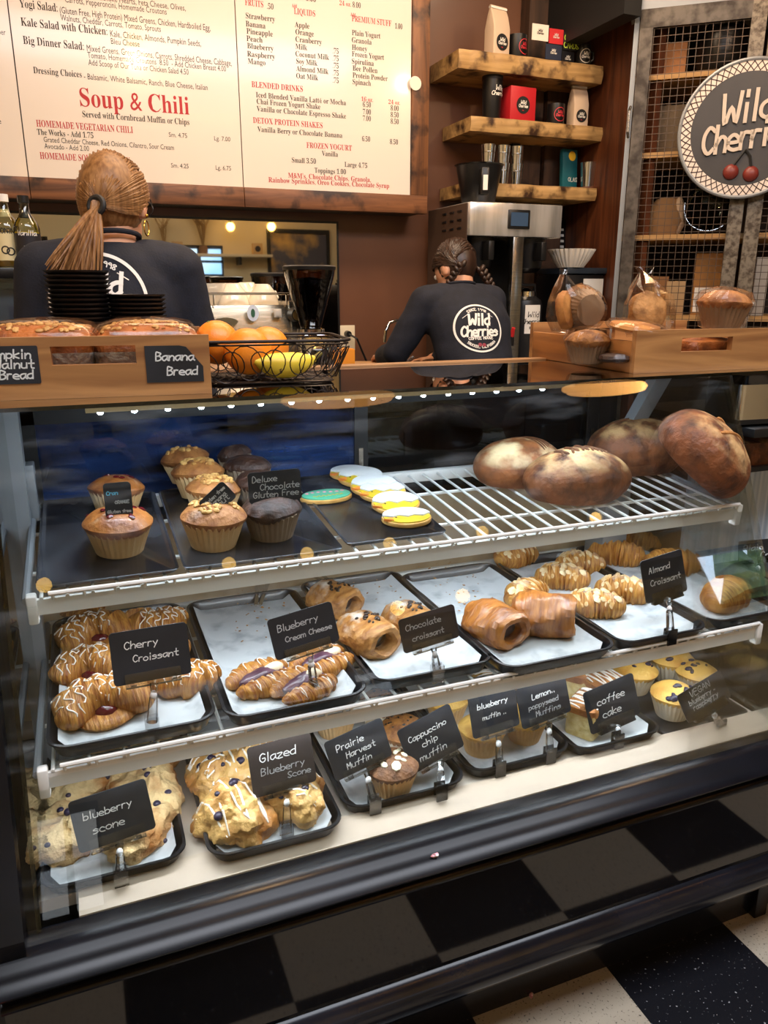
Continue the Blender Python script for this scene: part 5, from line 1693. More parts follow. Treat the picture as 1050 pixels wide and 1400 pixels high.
# cups on the machine
def cup_proto():
    t = thing('coffee_cup', 'cup', 'cup')
    obj('bowl', lathe([(.001, 0), (.022, 0), (.024, .004), (.038, .022), (.046, .048), (.048, .060), (.046, .060), (.044, .048), (.034, .02), (.001, .008)], 28), ceramic, t)
    obj('handle', tube([(.040, 0, .050), (.058, 0, .052), (.066, 0, .040), (.058, 0, .024), (.038, 0, .022)], .0045, 8), ceramic, t)
    return Proto(t)
cpu = cup_proto()
ez = ezt - .0115
for (px, Y, dz, rot, l, s) in ((287, 2.68, .0, (0, 0, .4), 'cream cup standing upright beside the paper cup', 1.15), (318, 2.68, .069, (pi, 0, .2), 'cream cup upside down in the middle of the machine top', 1.15), (360, 2.68, .069, (pi, 0, 2), 'cream cup upside down at the right of the machine top', 1.1),
                                (330, 2.80, .069, (pi, 0, 1), 'cream cup upside down behind the middle one', 1.2), (358, 2.80, .069, (pi, 0, -1), 'cream cup upside down behind the right one', 1.15), (338, 2.88, .069, (pi, 0, .1), 'cream cup upside down at the back with handle showing', 1.25), (312, 2.86, .0, (0, 0, .2), 'cream cup upright at the back of the machine top', 1.2)):
    p = onY(px, 405, Y)
    cpu.put((p.x, Y, ez + dz * s / 1.15), rot, l, 'cream cups on the espresso machine', s)
def stroke_disc(r, flat_to, parent, light_m=white_print, z=0.001, bgm=None, small=True):
    pass
p = onY(255, 413, 2.72)
t = thing('paper_cup', 'brown paper cup with white lid on the espresso machine', 'cup', (p.x, 2.72, ez))
obj('cup_body', lathe([(.001, 0), (.030, 0), (.042, .112), (.043, .114), (.040, .114), (.001, .10)], 28), kraft, t)
obj('lid', lathe([(.044, .111), (.0445, .118), (.040, .121), (.040, .128), (.001, .128)], 28), white_print, t)
pp = centred('Wild', .017, .066, .2, 1.2) + centred('Cherries', .016, .043, .2, 1.0)
gs = []
for P in [ribbon([s], .003, 0) for s in pp]:
    V = []
    for x, y, z in P[0]:
        rr = .030 + .012 * y / .112 + .0006
        a = x / rr
        V.append((rr * math.sin(a), -rr * math.cos(a), y))
    gs.append((V, P[1]))
obj('lettering', cat(*gs), dark_print, t, rot=(0, 0, -.35))
# grinders
def grinder(label, px, Y, ztop, s, body):
    p = onY(px, 420, Y)
    t = thing('coffee_grinder', label, 'grinder', (p.x, Y, CT))
    h = ztop - CT
    obj('hopper', lathe([(.030 * s, h - .20 * s), (.034 * s, h - .195 * s), (.082 * s, h - .03 * s), (.084 * s, h - .012 * s)], 32, cap=False), thin_glass('smoky_hopper', '#9a7a60', 2, .03) if 'smoky_hopper' not in bpy.data.materials else bpy.data.materials['smoky_hopper'], t)
    obj('coffee_beans', displace(lathe([(.001, h - .198 * s), (.030 * s, h - .195 * s), (.076 * s, h - .045 * s), (.001, h - .035 * s)], 30), .003, 90, 1), M('coffee_beans', '#2b170d', .35, col2='#3f2314', scale=120, bump=.6, bscale=160) if 'coffee_beans' not in bpy.data.materials else bpy.data.materials['coffee_beans'], t)
    obj('hopper_lid', lathe([(.086 * s, h - .014 * s), (.087 * s, h - .004), (.080 * s, h), (.001, h)], 32), black_plastic, t)
    obj('collar', lathe([(.045 * s, h - .215 * s), (.045 * s, h - .2 * s), (.03 * s, h - .196 * s)], 24), polished, t)
    obj('body', loft([[(x, y, z) for x, y in rrect(-.06 * s, .06 * s, -.075 * s, .12 * s, .03, 4)] for z in (.01, h - .215 * s)]), body, t, bevel=.003)
    obj('spout', box(-.02 * s, .02 * s, -.12 * s, -.07 * s, h - .30 * s, h - .26 * s), black_plastic, t, bevel=.003)
    return t
grinder('coffee grinder with tall cone hopper of dark beans beside the machine', 424, 2.50, onY(424, 363, 2.50).z, 1.0, polished)
grinder('black coffee grinder behind the cups with a wide dark hopper', 374, 3.08, onY(374, 373, 3.08).z, 1.0, black_plastic)
# boxes and outlet at the right end of that counter
def carton(name, label, cat_, loc, rz, dims, mat, band=None):
    t = thing(name, label, cat_, loc, (0, 0, rz))
    w, d, h = dims
    obj('carton', box(-w / 2, w / 2, -d / 2, d / 2, 0, h), mat, t, bevel=.002)
    obj('flap', box(-w / 2 + .002, w / 2 - .002, -d / 2 + .002, .0, h, h + .002), mat, t)
    if band: obj('label_band', box(-w * .4, w * .4, -d / 2 - .001, -d / 2 - .0002, h * .25, h * .7), band, t, smooth=False)
    return t
p = onY(466, 486, 2.52)
carton('tea_box', 'orange box of packets on the counter right of the grinder', 'box', (p.x, 2.56, CT), .1, (.09, .10, max(.05, onY(466, 478, 2.52).z - CT)), M('orange_card', '#e08a1c', .6), M('yellow_band', '#f0b13a', .6))
p = onY(505, 488, 3.2)
carton('paper_carton', 'flattened brown carton on the sink counter beside the faucet', 'box', (p.x, 3.2, CT), -.3, (.20, .16, .06), kraft)
p = onY(474, 462, 3.6)
t = thing('power_outlet', 'ivory wall outlet with black plug right of the mirror', 'outlet', (p.x, 3.598, p.z))
obj('cover_plate', box(-.04, .04, -.006, 0, -.06, .06), M('ivory_plate', '#e2d3b4', .4), t, bevel=.002)
obj('plug', cyl((0, -.006, .02), (0, -.035, .02), .016, .014, 14), black_plastic, t)
obj('cable', tube([(0, -.035, .02), (.03, -.06, .0), (.06, -.05, -.06), (.09, -.04, -.12)], .005, 8), black_plastic, t)
p = onY(533, 470, 3.40)
t = thing('faucet', 'chrome gooseneck faucet over the sink left of the bending barista', 'faucet', (p.x + .03, 3.42, CT))
zz = onY(533, 438, 3.4).z - CT
obj('spout', tube([(.05, 0, 0), (.05, 0, zz - .07), (.04, -.005, zz - .025), (.01, -.01, zz), (-.03, -.015, zz - .01), (-.052, -.02, zz - .05), (-.058, -.022, zz - .10)], .008, 10), polished, t)
obj('base', cyl((.05, 0, 0), (.05, 0, .03), .02, .016, 16), polished, t)
obj('lever', tube([(.05, 0, .03), (.10, 0, .06)], .006, 8), polished, t)

# left: cooler with syrup bottles ------------------------------------------------
cz = onY(25, 366, 2.6).z
x1 = onY(51, 366, 2.6).x
t = thing('glass_cooler', 'clear fronted cooler with black top behind the ponytailed barista', 'cooler', (x1 - .25, 2.72, CT))
obj('top_slab', box(-.25, .25, -.14, .16, cz - CT - .03, cz - CT), black_plastic, t, bevel=.004)
obj('glass_body', box(-.24, .24, -.13, .15, .02, cz - CT - .031), thin_glass('cooler_glass', '#b9c6d0', 2, .02), t, smooth=False)
obj('inner_tank', box(-.20, .20, -.06, .12, .03, cz - CT - .06), M('milky_tank', '#9fb0bd', .3), t, bevel=.01)
obj('base', box(-.25, .25, -.14, .16, 0, .02), black_plastic, t)
def bottle(label, px, Y, h, r, liquid, lab, capm, strokes):
    p = onY(px, 350, Y)
    t = thing('syrup_bottle', label, 'bottle', (p.x, Y, cz), (0, 0, 0), 'syrup bottles on the cooler')
    obj('glass', lathe([(.001, 0), (r * .95, 0), (r, .006), (r, h * .56), (r * .85, h * .64), (r * .42, h * .76), (r * .36, h * .9), (r * .42, h * .905), (r * .42, h * .93), (.001, h * .93)], 28), thin_glass('bottle_glass', '#e8efe8', 2, .02) if 'bottle_glass' not in bpy.data.materials else bpy.data.materials['bottle_glass'], t)
    obj('syrup', lathe([(.001, .004), (r * .92, .004), (r * .93, h * .5), (.001, h * .5)], 24), liquid, t)
    l = obj('label', lathe([(r * 1.012, h * .10), (r * 1.012, h * .48)], 32, cap=False), lab, t)
    gs = []
    for P, w in strokes:
        q = ribbon(P, w)
        gs.append(([((r * 1.022) * math.sin(x / r), -(r * 1.022) * math.cos(x / r), y + h * .3) for x, y, z in q[0]], q[1]))
    obj('lettering', cat(*gs), dark_print if lab.name.startswith('cream') else white_print, l)
    obj('cap', lathe([(r * .44, h * .90), (r * .44, h), (.001, h)], 18), capm, t)
    obj('collar_band', lathe([(r * .50, h * .70), (r * .38, h * .80)], 18, cap=False), lab, t)
bottle('syrup bottle with cream label and white cap at far left', 13, 2.66, onY(13, 266, 2.66).z - cz, .038, M('amber_syrup', '#d9a53a', .2, coat=.5), M('cream_bottle_label', '#e9d9a8', .5), white_print,
       [(centred('MONIN', .014, .035, 0, 1.2), .0025), ([circle2(.010, 14, -.006, -.012), circle2(.010, 14, .008, -.016)], .004)])
bottle('syrup bottle of yellow liquid with dark label and black cap', 41, 2.62, onY(41, 268, 2.62).z - cz, .036, M('yellow_syrup', '#f2cf1e', .15, coat=.5), M('dark_bottle_label', '#1c1a22', .45), black_plastic,
       [(centred('Vanilla', .013, .03, .2, 1.0), .002), ([[(-.012, -.03), (-.010, .0), (.012, .0), (.014, -.03), (-.012, -.03)]], .003)])
p = onY(66, 352, 2.68)
t = thing('glass_jar', 'ribbed amber jar beside the syrup bottles', 'jar', (p.x - .012, 2.68, cz))
obj('jar_glass', lathe([(.001, 0), (.034, 0), (.036, .01), (.036, .055), (.026, .07), (.026, .078), (.001, .078)], 24, lambda a, z: 1 + .04 * math.sin(a * 12)), M('amber_glass', '#8a6a44', .15, coat=.6), t)
p = onY(8, 428, 2.3)
t = thing('paper_bag', 'crumpled brown paper bag at the far left edge', 'bag', (p.x - .03, 2.50, CT), (0, 0, .3))
obj('bag', displace(loft([[(x * s, y * s, z) for x, y in rrect(-.07, .07, -.045, .045, .01, 3)] for z, s in ((0, 1), (.12, 1.02), (.22, .9), (.27, .8), (.255, .7))]), .02, 14, 4), kraft, t)

# coffee brewer --------------------------------------------------------------------
BY = 3.12
h0, h1 = onY(643, 275, BY), onY(769, 293, BY)
hzb = onY(643, 322, BY).z
t = thing('coffee_brewer', 'twin steel coffee brewer behind the bending barista', 'coffee machine', (h0.x, BY, CT))
hw, ht = h1.x - h0.x, h0.z - CT
hb = hzb - CT
obj('header', box(0, hw, 0, .36, hb, ht), M('brewer_steel', '#dcdad6', .22, .6, col2='#a9a7a3', scale=3, stretch=(5, 1, .6)), t, bevel=.006)
obj('side_panel', box(-.004, -.0005, .02, .42, .05, ht - .004), M('brewer_brown_side', '#4a382d', .5), t)
obj('louvres', cat(*[xf(box(-.008, -.004, -.018, .018, -.004, .004), (0, .09 + .075 * i, hb + .035 + .035 * j)) for i in range(3) for j in range(3)]), black_plastic, t)
obj('back_panel', box(0, hw, .30, .42, .02, hb), matte_black, t, smooth=False)
px_, pz_ = onY(709, 300, BY).x - h0.x, onY(709, 300, BY).z - CT
s = obj('display', box(px_ - .055, px_ + .055, -.008, .002, pz_ - .04, pz_ + .04), black_plastic, t, bevel=.004)
obj('screen', box(px_ - .043, px_ + .043, -.0095, -.008, pz_ - .028, pz_ + .028), M('brewer_screen', '#26323f', .2, emit=('#3b4d63', .5)), s, smooth=False)
pc0, pc1 = onY(700, 400, BY).x - h0.x, onY(712, 400, BY).x - h0.x
obj('front_post', box(pc0 - .004, pc1 + .004, .0, .04, .02, hb), steel, t, bevel=.003)
obj('base_plate', box(-.0, hw, .0, .42, 0, .03), steel, t, bevel=.004)
hv_ = onY(693, 478, BY)
f = obj('hot_water_tap', cat(cyl((pc0 - .01, -.03, hv_.z - CT + .02), (pc0 - .01, -.03, hv_.z - CT + .06), .012, n=12), cyl((pc0 - .01, .0, hv_.z - CT + .04), (pc0 - .01, -.03, hv_.z - CT + .04), .01, n=10)), black_plastic, t)
obj('tap_lever', tube([(pc0 - .01, -.03, hv_.z - CT + .06), (pc0 - .01, -.045, hv_.z - CT + .10)], [.012, .008], 10), M('red_lever', '#d02a2c', .35), f)
for x in (pc0 * .45, (hw + pc1) / 2):
    b = obj('brew_basket', lathe([(.045, hb - .15), (.07, hb - .13), (.085, hb - .03), (.088, hb - .002)], 24), black_plastic, t, loc=(x, .13, 0))
    obj('basket_handle', box(-.014, .014, -.15, -.08, hb - .10, hb - .02), black_plastic, b, bevel=.004)
badge_plate = None
def airpot(label, x, y):
    t2 = thing('coffee_airpot', label, 'coffee server', (h0.x + x, BY + y, CT + .031), (0, 0, 0), 'coffee servers under the brewer')
    H = .36
    obj('body', lathe([(.001, 0), (.082, 0), (.085, .01), (.085, H - .10), (.078, H - .07), (.05, H - .05)], 28), M('airpot_black', '#1b1b1d', .35) if 'airpot_black' not in bpy.data.materials else bpy.data.materials['airpot_black'], t2)
    obj('lid', lathe([(.052, H - .055), (.05, H - .03), (.03, H - .015), (.001, H - .012)], 20), polished, t2)
    obj('handle', tube([(-.06, 0, H - .075), (-.05, 0, H - .0), (.05, 0, H - .0), (.06, 0, H - .075)], .008, 8), black_plastic, t2)
    g = ([(.0865 * math.sin(xx / .0865), -.0865 * math.cos(xx / .0865), z) for xx, z in [(-.042 + .014 * i, .14 + .13 * j) for j in (0, 1) for i in range(7)]], [(i, i + 1, i + 8, i + 7) for i in range(6)])
    c = obj('name_card', g, white_print, t2)
    P = centred('Wild', .024, .215, .2, 1.2) + centred('Cherries', .022, .185, .2, 1.0) + centred('HOUSE', .009, .162, 0, 1.5)
    q = ribbon(P, .0034)
    obj('lettering', ([(.0873 * math.sin(xx / .0873), -.0873 * math.cos(xx / .0873), y) for xx, y, z in q[0]], q[1]), dark_print, c)
airpot('black coffee server with white name card at right of the brewer', (hw + pc1) / 2, .125)
airpot('black coffee server half hidden behind the bending barista', pc0 * .5, .125)

# filters, black grinder and tablets at right of the brewer
p = onY(795, 420, 3.2)
zt_ = onY(795, 366, 3.2).z
t = thing('filter_stand', 'tall black batch grinder right of the brewer carrying paper filters', 'grinder', (p.x, 3.3, CT))
obj('body', box(-.10, .12, -.10, .16, 0, zt_ - CT - .03), black_plastic, t, bevel=.008)
obj('top_cap', box(-.10, .13, -.11, .16, zt_ - CT - .028, zt_ - CT), M('slate_blue_plastic', '#2d3640', .35), t, bevel=.004)
l = obj('paper_label', box(.0, .115, -.1015, -.1005, zt_ - CT - .14, zt_ - CT - .05), white_print, t, smooth=False)
p2 = onY(784, 357, 3.22)
t = thing('coffee_filters', 'stack of white fluted paper filters right of the brewer', 'coffee filters', (p2.x, 3.24, zt_ + .001))
rr = []
m = 120
for r0, z in ((.06, 0), (.085, .035), (.108, .082), (.104, .082), (.08, .035), (.055, .004)):
    rr.append([(r0 * (1 + .045 * math.sin(30 * 2 * pi * k / m) * (z / .08 + .2)) * math.cos(2 * pi * k / m), r0 * (1 + .045 * math.sin(30 * 2 * pi * k / m) * (z / .08 + .2)) * math.sin(2 * pi * k / m), z) for k in range(m)])
obj('fluted_paper', loft(rr), M('filter_paper', '#ece4d6', .8), t)
p3 = onY(785, 320, 3.42)
t = thing('order_tablet', 'black tablet stand with stickers behind the paper filters', 'tablet', (p3.x, 3.545, p3.z - .16), (R(-6), 0, .1))
obj('tablet', box(-.06, .08, -.01, .01, .0, .24), black_plastic, t, bevel=.004)
obj('stickers', cat(*[box(-.03, .03, -.0112, -.0104, .10 + .028 * i, .112 + .028 * i) for i in range(4)]), white_print, t, smooth=False)
obj('stand', box(-.03, .03, .0, .08, -.62, .0), black_plastic, t)

# live edge shelves with goods --------------------------------------------------------
SY = 3.30
def slab(label, pL, pR, hpx, px_back):
    a, b = onY(*pL, SY), onY(*pR, SY)
    th = (a.z - onY(pL[0], pL[1] + hpx, SY).z)
    t = thing('live_edge_shelf', label, 'shelf', ((a.x + b.x) / 2, SY, a.z), (0, 0, 0), 'live edge wall shelves')
    w = (b.x - a.x) / 2
    n = 40
    rings = []
    for i in range(n + 1):
        x = -w + 2 * w * i / n
        e = .012 * noise.noise(Vector((x * 9, a.z * 7, 0))) + .005 * noise.noise(Vector((x * 33, a.z * 7, 3)))
        rings.append([(x, e, 0), (x, e - .004, -th * .5), (x, e + .006, -th), (x, .292, -th), (x, .292, 0)])
    obj('slab', loft(rings), slab_wood, t, angle=50)
    obj('bracket', box(-.02, .02, .2, .29, -th - .05, -th - .001), matte_black, t)
    return a, b, a.z
A = slab('live edge wood shelf, the top one, under the gift cards', (628, 66), (826, 82), 26, 611)
B = slab('live edge wood shelf, the middle one, under the red box', (645, 158), (826, 170), 20, 621)
Cc = slab('live edge wood shelf, the bottom one, under the steel cups', (640, 248), (815, 254), 18, 621)
struct('trim_2', box(onY(718, 150, 3.52).x, onY(744, 150, 3.52).x - .006, 3.52, 3.6, .95, 3.06), beam_wood)
struct('trim_3', box(onY(744, 150, 3.52).x + .004, onY(774, 150, 3.52).x, 3.50, 3.6, .95, 3.06), beam_wood)
struct('trim_4', box(onY(829, 120, 3.3).x, onY(829, 120, 3.3).x + .03, 2.95, 3.6, 0, 3.06), plank_wood)
struct('trim_5', box(onY(786, 20, 3.3).x, onY(866, 20, 3.0).x, 2.95, 3.6, onY(790, 42, 3.2).z, 3.06), matte_black)
def face_badge(parent, r, loc, rot=(0, 0, 0), bgm=None, ring=None, curve_r=None, small=True):
    """round printed badge standing upright on a -Y face"""
    c = obj('round_badge', face_plate(([(x, y, 0) for x, y, z in disc(r, 0, 28)[0]], disc(r, 0, 28)[1])), bgm or matte_black, parent, loc=loc, rot=rot, smooth=False)
    l, rd = badge(r * .92, small)
    if ring: l = cat(l, ribbon([circle2(r * .97, 32)], r * .07))
    obj('badge_lettering', xf(face_plate(l), (0, -.0008, 0)), ring or white_print, c, smooth=False)
    obj('badge_cherries', xf(face_plate(rd), (0, -.0008, 0)), red_print, c, smooth=False)
red_ring = M('red_badge_print', '#c3303a', .5)
def coffee_bag(label, px, Y, zs, h, w, rz):
    p = onY(px, 150, Y)
    t = thing('coffee_bag', label, 'coffee bag', (p.x, Y, zs + .001), (0, 0, rz), 'coffee bags on the shelves')
    g = loft([[(x, y * k, z) for x, y in rrect(-w / 2, w / 2, -.035, .035, .006, 3)] for z, k in ((0, 1), (h * .55, 1), (h * .8, .55), (h * .93, .12), (h, .10))])
    obj('bag', g, M('bag_paper', '#cdb59c', .7) if 'bag_paper' not in bpy.data.materials else bpy.data.materials['bag_paper'], t, angle=35)
    obj('tin_tie', box(-w / 2, w / 2, -.007, .007, h - .012, h - .004), white_print, t)
    face_badge(t, w * .36, (0, -.0365, h * .27))
def mug(label, px, Y, zs, h, r, ring, group, handle=True, rz=0):
    p = onY(px, 150, Y)
    t = thing('black_mug', label, 'mug', (p.x, Y, zs + .001), (0, 0, rz), group)
    obj('cup', lathe([(.001, 0), (r * .95, 0), (r, .004), (r, h), (r * .94, h), (r * .92, .01), (.001, .008)], 28), black_plastic, t)
    if handle: obj('handle', tube([(r * .98, 0, h * .8), (r * 1.55, 0, h * .74), (r * 1.6, 0, h * .45), (r * .98, 0, h * .25)], .006, 8), black_plastic, t)
    l, rd = badge(h * .30, True)
    l = cat(l, ribbon([circle2(h * .30, 32)], h * .03))
    obj('badge_print', ([((r + .001) * math.sin(x / r), -(r + .001) * math.cos(x / r), y + h * .5) for x, y, z in l[0]], l[1]), ring, t)
coffee_bag('tan coffee bag at the left of the top shelf', 676, 3.37, A[2], .20, .092, .2)
mug('black mug with red badge on the top shelf beside the bag', 703, 3.38, A[2], .10, .043, red_ring, 'black mugs', True, .4)
mug('black mug with white badge at the right of the top shelf', 792, 3.38, A[2], .095, .034, white_print, 'black mugs', True, -.1)
t = thing('gift_card_stand', 'black stand of gift cards in the middle of the top shelf', 'gift cards', (onY(762, 70, 3.38).x, 3.38, A[2] + .001))
obj('stand', box(-.05, .06, -.005, .02, 0, .14), matte_black, t, smooth=False)
def card_(x0, x1, z0, z1, mat, nm='gift_card', y=-.012):
    c = obj(nm, box(x0, x1, y, y + .003, z0, z1), mat, t, smooth=False)
    l, rd = badge(min(x1 - x0, z1 - z0) * .36, True)
    obj('card_print', xf(face_plate(l), ((x0 + x1) / 2, y - .0008, (z0 + z1) / 2)), white_print if mat is not cream_paper else dark_print, c, smooth=False)
card_(-.145, -.06, .09, .155, cream_paper)
card_(-.055, .02, .085, .145, M('red_card', '#c9282e', .45))
card_(-.07, .015, .02, .082, M('navy_card', '#232c42', .45))
c = obj('gift_sign', box(.02, .09, -.016, -.013, .065, .135), matte_black, t, smooth=False)
obj('lettering', xf(face_plate(cat(ribbon(shift(write('GIFT', .024, 0, 1.2)[0], .026, .103), .004), ribbon(shift(write('CARDS', .022, 0, 1.0)[0], .024, .074), .0036))), (0, -.017, 0)), M('lime_print', '#c6e04a', .6), c, smooth=False)
card_(.018, .085, .005, .062, M('black_card', '#16161a', .45))
p = onY(672, 150, 3.38)
t = thing('travel_tumbler', 'tall black travel tumbler on the middle shelf', 'tumbler', (p.x, 3.38, B[2] + .001))
obj('body', lathe([(.001, 0), (.038, 0), (.04, .004), (.046, .165), (.001, .165)], 28), black_plastic, t)
obj('lid', cat(lathe([(.047, .165), (.047, .182), (.001, .184)], 28), box(-.045, -.03, -.01, .01, .18, .195)), matte_black, t)
q = ribbon(centred('Wild', .02, .12, .2, 1.1) + centred('Cherries', .016, .10, .2, 1.0), .0028)
obj('lettering', ([(.0455 * math.sin(x / .0455 + .4), -.0455 * math.cos(x / .0455 + .4), y) for x, y, z in q[0]], q[1]), white_print, t)
p = onY(708, 150, 3.38)
t = thing('red_gift_box', 'red cardboard gift box with round badge on the middle shelf', 'box', (p.x, 3.40, B[2] + .001), (0, 0, .05))
obj('carton', box(-.068, .068, -.06, .06, 0, .145), M('red_carton', '#b81f28', .45), t, bevel=.0015)
face_badge(t, .036, (.0, -.0612, .07))
mug('black tumbler cup with red badge on the middle shelf', 760, 3.38, B[2], .095, .04, red_ring, 'black mugs', False)
coffee_bag('tan coffee bag at the right of the middle shelf', 790, 3.38, B[2], .185, .078, -.05)
# steel cups and chocolate packet on the bottom shelf
def steel_cup(label, px, zs, h, r, Y=3.38):
    p = onY(px, 225, Y)
    t = thing('steel_cup', label, 'cup', (p.x, Y, zs), (0, 0, 0), 'steel cups')
    obj('shell', lathe([(.001, 0), (r * .78, 0), (r, h * .9), (r * 1.02, h), (r * .96, h), (r * .74, .006), (.001, .005)], 28), polished, t)
    obj('rolled_band', lathe([(r * .92, h * .62), (r * .96, h * .66), (r * .93, h * .7)], 28, cap=False), steel, t)
for i, (px, n_) in enumerate(((667, 2), (687, 2), (706, 2))):
    for k in range(n_):
        steel_cup(['upper', 'lower'][1 - k if k < 2 else 0] + ' steel cup in the ' + ['leftmost', 'middle', 'rightmost'][i] + ' stacked pair on the bottom live edge shelf', px, Cc[2] + .001 + k * .075, .095, .034)
p = onY(805, 225, 3.37)
t = thing('steel_cup', 'single steel cup at the right end of the bottom shelf', 'cup', (p.x, 3.37, Cc[2] + .011), (0, 0, 0), 'steel cups')
obj('shell', lathe([(.001, 0), (.032, 0), (.040, .105), (.041, .112), (.039, .112), (.03, .006), (.001, .005)], 28), polished, t)
obj('base_coaster', lathe([(.001, -.010), (.06, -.010), (.06, -.0005), (.001, -.0005)], 24), plank_wood, t)
p = onY(782, 225, 3.40)
t = thing('chocolate_packet', 'teal packet with yellow dot on the bottom shelf', 'packet', (p.x, 3.42, Cc[2] + .001), (R(-4), 0, .1))
obj('packet', box(-.045, .045, -.012, .012, 0, .185), M('teal_card', '#0f5a66', .5), t, bevel=.002)
obj('yellow_dot', xf(face_plate(disc(.022, 0, 20)), (.012, -.0126, .155)), M('yellow_dot', '#f0c02c', .5), t, smooth=False)
obj('lettering', xf(face_plate(ribbon(shift(write('OLAS', .018, 0, 1.4)[0], -.01, .04), .002)), (0, -.0128, 0)), white_print, t, smooth=False)
# spare brew baskets on top of the brewer
def spare_basket(label, px, py, s, lab):
    p = onY(px, py, 3.25)
    t = thing('brew_basket', label, 'brew basket', (p.x, 3.25, h0.z + .001), (0, 0, -.3), 'spare brew baskets')
    obj('funnel', lathe([(.001, .0), (.06 * s, 0), (.07 * s, .01), (.098 * s, .15 * s), (.105 * s, .155 * s), (.095 * s, .155 * s), (.062 * s, .012)], 28), black_plastic, t)
    obj('handle', box(-.018, .018, -.14 * s, -.08 * s, .03, .13 * s), black_plastic, t, bevel=.006)
    obj('handle_label', box(-.010, .010, -.142 * s, -.1402 * s, .045, .10 * s), white_print, t, smooth=False)
spare_basket('black spare brew basket standing on the coffee brewer', 655, 240, 1.05, 0)

# wire mesh cabinet ------------------------------------------------------------------
CP = onY(846, 300, 3.0)
CA = R(-40)
cdir = Vector((math.cos(CA), math.sin(CA), 0))
cnrm = (math.sin(CA), -math.cos(CA), 0)
def cb(px, py, off=0):
    p = onP(px, py, CP + Vector(cnrm) * off, cnrm)
    return (p - CP).dot(cdir), p.z
ct = thing('mesh_cabinet', 'tall steel cabinet with wire mesh doors behind the round shop sign', 'cabinet', (CP.x, CP.y, 0), (0, 0, CA))
rust = M('mottled_steel', '#5c554d', .45, .6, col2='#352e28', scale=22)
rust_l = M('speckled_steel_stile', '#7d7364', .45, .5, col2='#4a3f33', scale=60)
czt = cb(880, 14)[1]
CWD = 1.30
xa = cb(850, 230)[0]
xe = cb(860, 225)[0]
s1 = cb(880, 230)[0] - .01
dx0, dx1 = cb(985, 380)[0], cb(1004, 380)[0]
ex0, ex1 = cb(1009, 380)[0], cb(1029, 380)[0]
obj('carcass_side', box(0, .02, .0, .45, 0, czt + .06), grey_metal, ct)
obj('carcass_side', box(CWD, CWD + .02, .0, .45, 0, czt + .06), grey_metal, ct)
obj('carcass_back', box(0, CWD, .44, .45, 0, czt + .06), M('cabinet_inside', '#2d2119', .8), ct, smooth=False)
obj('carcass_top', box(-.02, CWD + .02, -.01, .45, czt + .0, czt + .06), grey_metal, ct)
shz = [cb(930, 97)[1], cb(900, 207)[1], cb(930, 320)[1], cb(960, 432)[1]]
for z in shz:
    obj('shelf_board', box(.02, CWD, .02, .44, z - .022, z), M('cabinet_shelf_pine', '#b98f58', .6) if 'cabinet_shelf_pine' not in bpy.data.materials else bpy.data.materials['cabinet_shelf_pine'], ct)
def mesh_door(x0, x1, sl, sr, mat_l, mat_r):
    z0, z1 = .1, czt - .004
    d = obj('door', cat(box(x0, x1, -.025, -.002, z1 - .07, z1), box(x0, x1, -.025, -.002, z0, z0 + .08), box(x0, x0 + sl, -.025, -.002, z0, z1)), mat_l, ct, smooth=False)
    obj('stile', box(x1 - sr, x1, -.026, -.001, z0, z1), mat_r, d, smooth=False)
    W_ = []
    sp = .0285
    n = int((x1 - x0) / sp)
    for i in range(n + 1):
        x = x0 + sp * i
        W_.append(box(x - .0012, x + .0012, -.014, -.0116, .85, z1))
    z = .85
    while z < z1:
        W_.append(box(x0, x1, -.0116, -.0092, z - .0012, z + .0012))
        z += sp
    obj('wire_mesh', cat(*W_), M('mesh_wire', '#54463a', .45, .6) if 'mesh_wire' not in bpy.data.materials else bpy.data.materials['mesh_wire'], d, smooth=False)
    return d
d1 = mesh_door(xe, dx1, s1 - xe, dx1 - dx0, rust, rust_l)
d2 = mesh_door(ex0, CWD, ex1 - ex0, .06, rust_l, rust)
obj('door_pull', tube([(xe - .012, -.028, 1.95), (xe - .016, -.05, 1.97), (xe - .016, -.05, 2.05), (xe - .012, -.028, 2.07)], .006, 6), steel, d1)
# things in the cabinet
def in_cab(px, py, off, zs):
    x = cb(px, py, -off)[0]
    p = CP + cdir * x - Vector(cnrm) * off
    return Vector((p.x, p.y, zs + .0005))
cab_n = [0]
def cab_box(name, label, px0, px1, py, row, off, h_px, mat, d=.16, lab=None):
    z = shz[row]
    a, b = cb(px0, py, -off)[0], cb(px1, py, -off)[0]
    hh = cb(px0, py - h_px, -off)[1] - cb(px0, py, -off)[1]
    p = in_cab((px0 + px1) / 2, py, off, z)
    t = thing(name, label, 'box', p, (0, 0, CA))
    w = b - a
    obj('carton', box(-w / 2, w / 2, 0, d, 0, hh), mat, t, bevel=.002)
    obj('tape', box(-w * .06, w * .06, -.0012, d, hh, hh + .001), kraft, t)
    if lab: obj('white_label', box(-w * .45, -w * .05 if lab == 1 else w * .3, -.0015, -.0005, hh * .05, hh * .45), white_print, t, smooth=False)
cab_box('cardboard_box', 'cardboard box with white label on top shelf of the mesh cabinet', 883, 937, 93, 0, .10, 48, M('orange_brown_card', '#a8744a', .8), lab=1)
cab_box('cardboard_box', 'grey cardboard box on the second shelf of the mesh cabinet', 880, 938, 203, 1, .12, 68, M('grey_card', '#6b5a45', .8))
cab_box('cardboard_box', 'narrow tan box at lower left of the mesh cabinet', 856, 872, 425, 3, .10, 88, cardboard)
cab_box('cardboard_box', 'low cardboard box on the bottom visible shelf of the mesh cabinet', 874, 910, 425, 3, .12, 52, cardboard)
cab_box('cardboard_box', 'pale carton beside the low box in the mesh cabinet', 908, 934, 425, 3, .10, 46, M('pale_card', '#a98a63', .8))
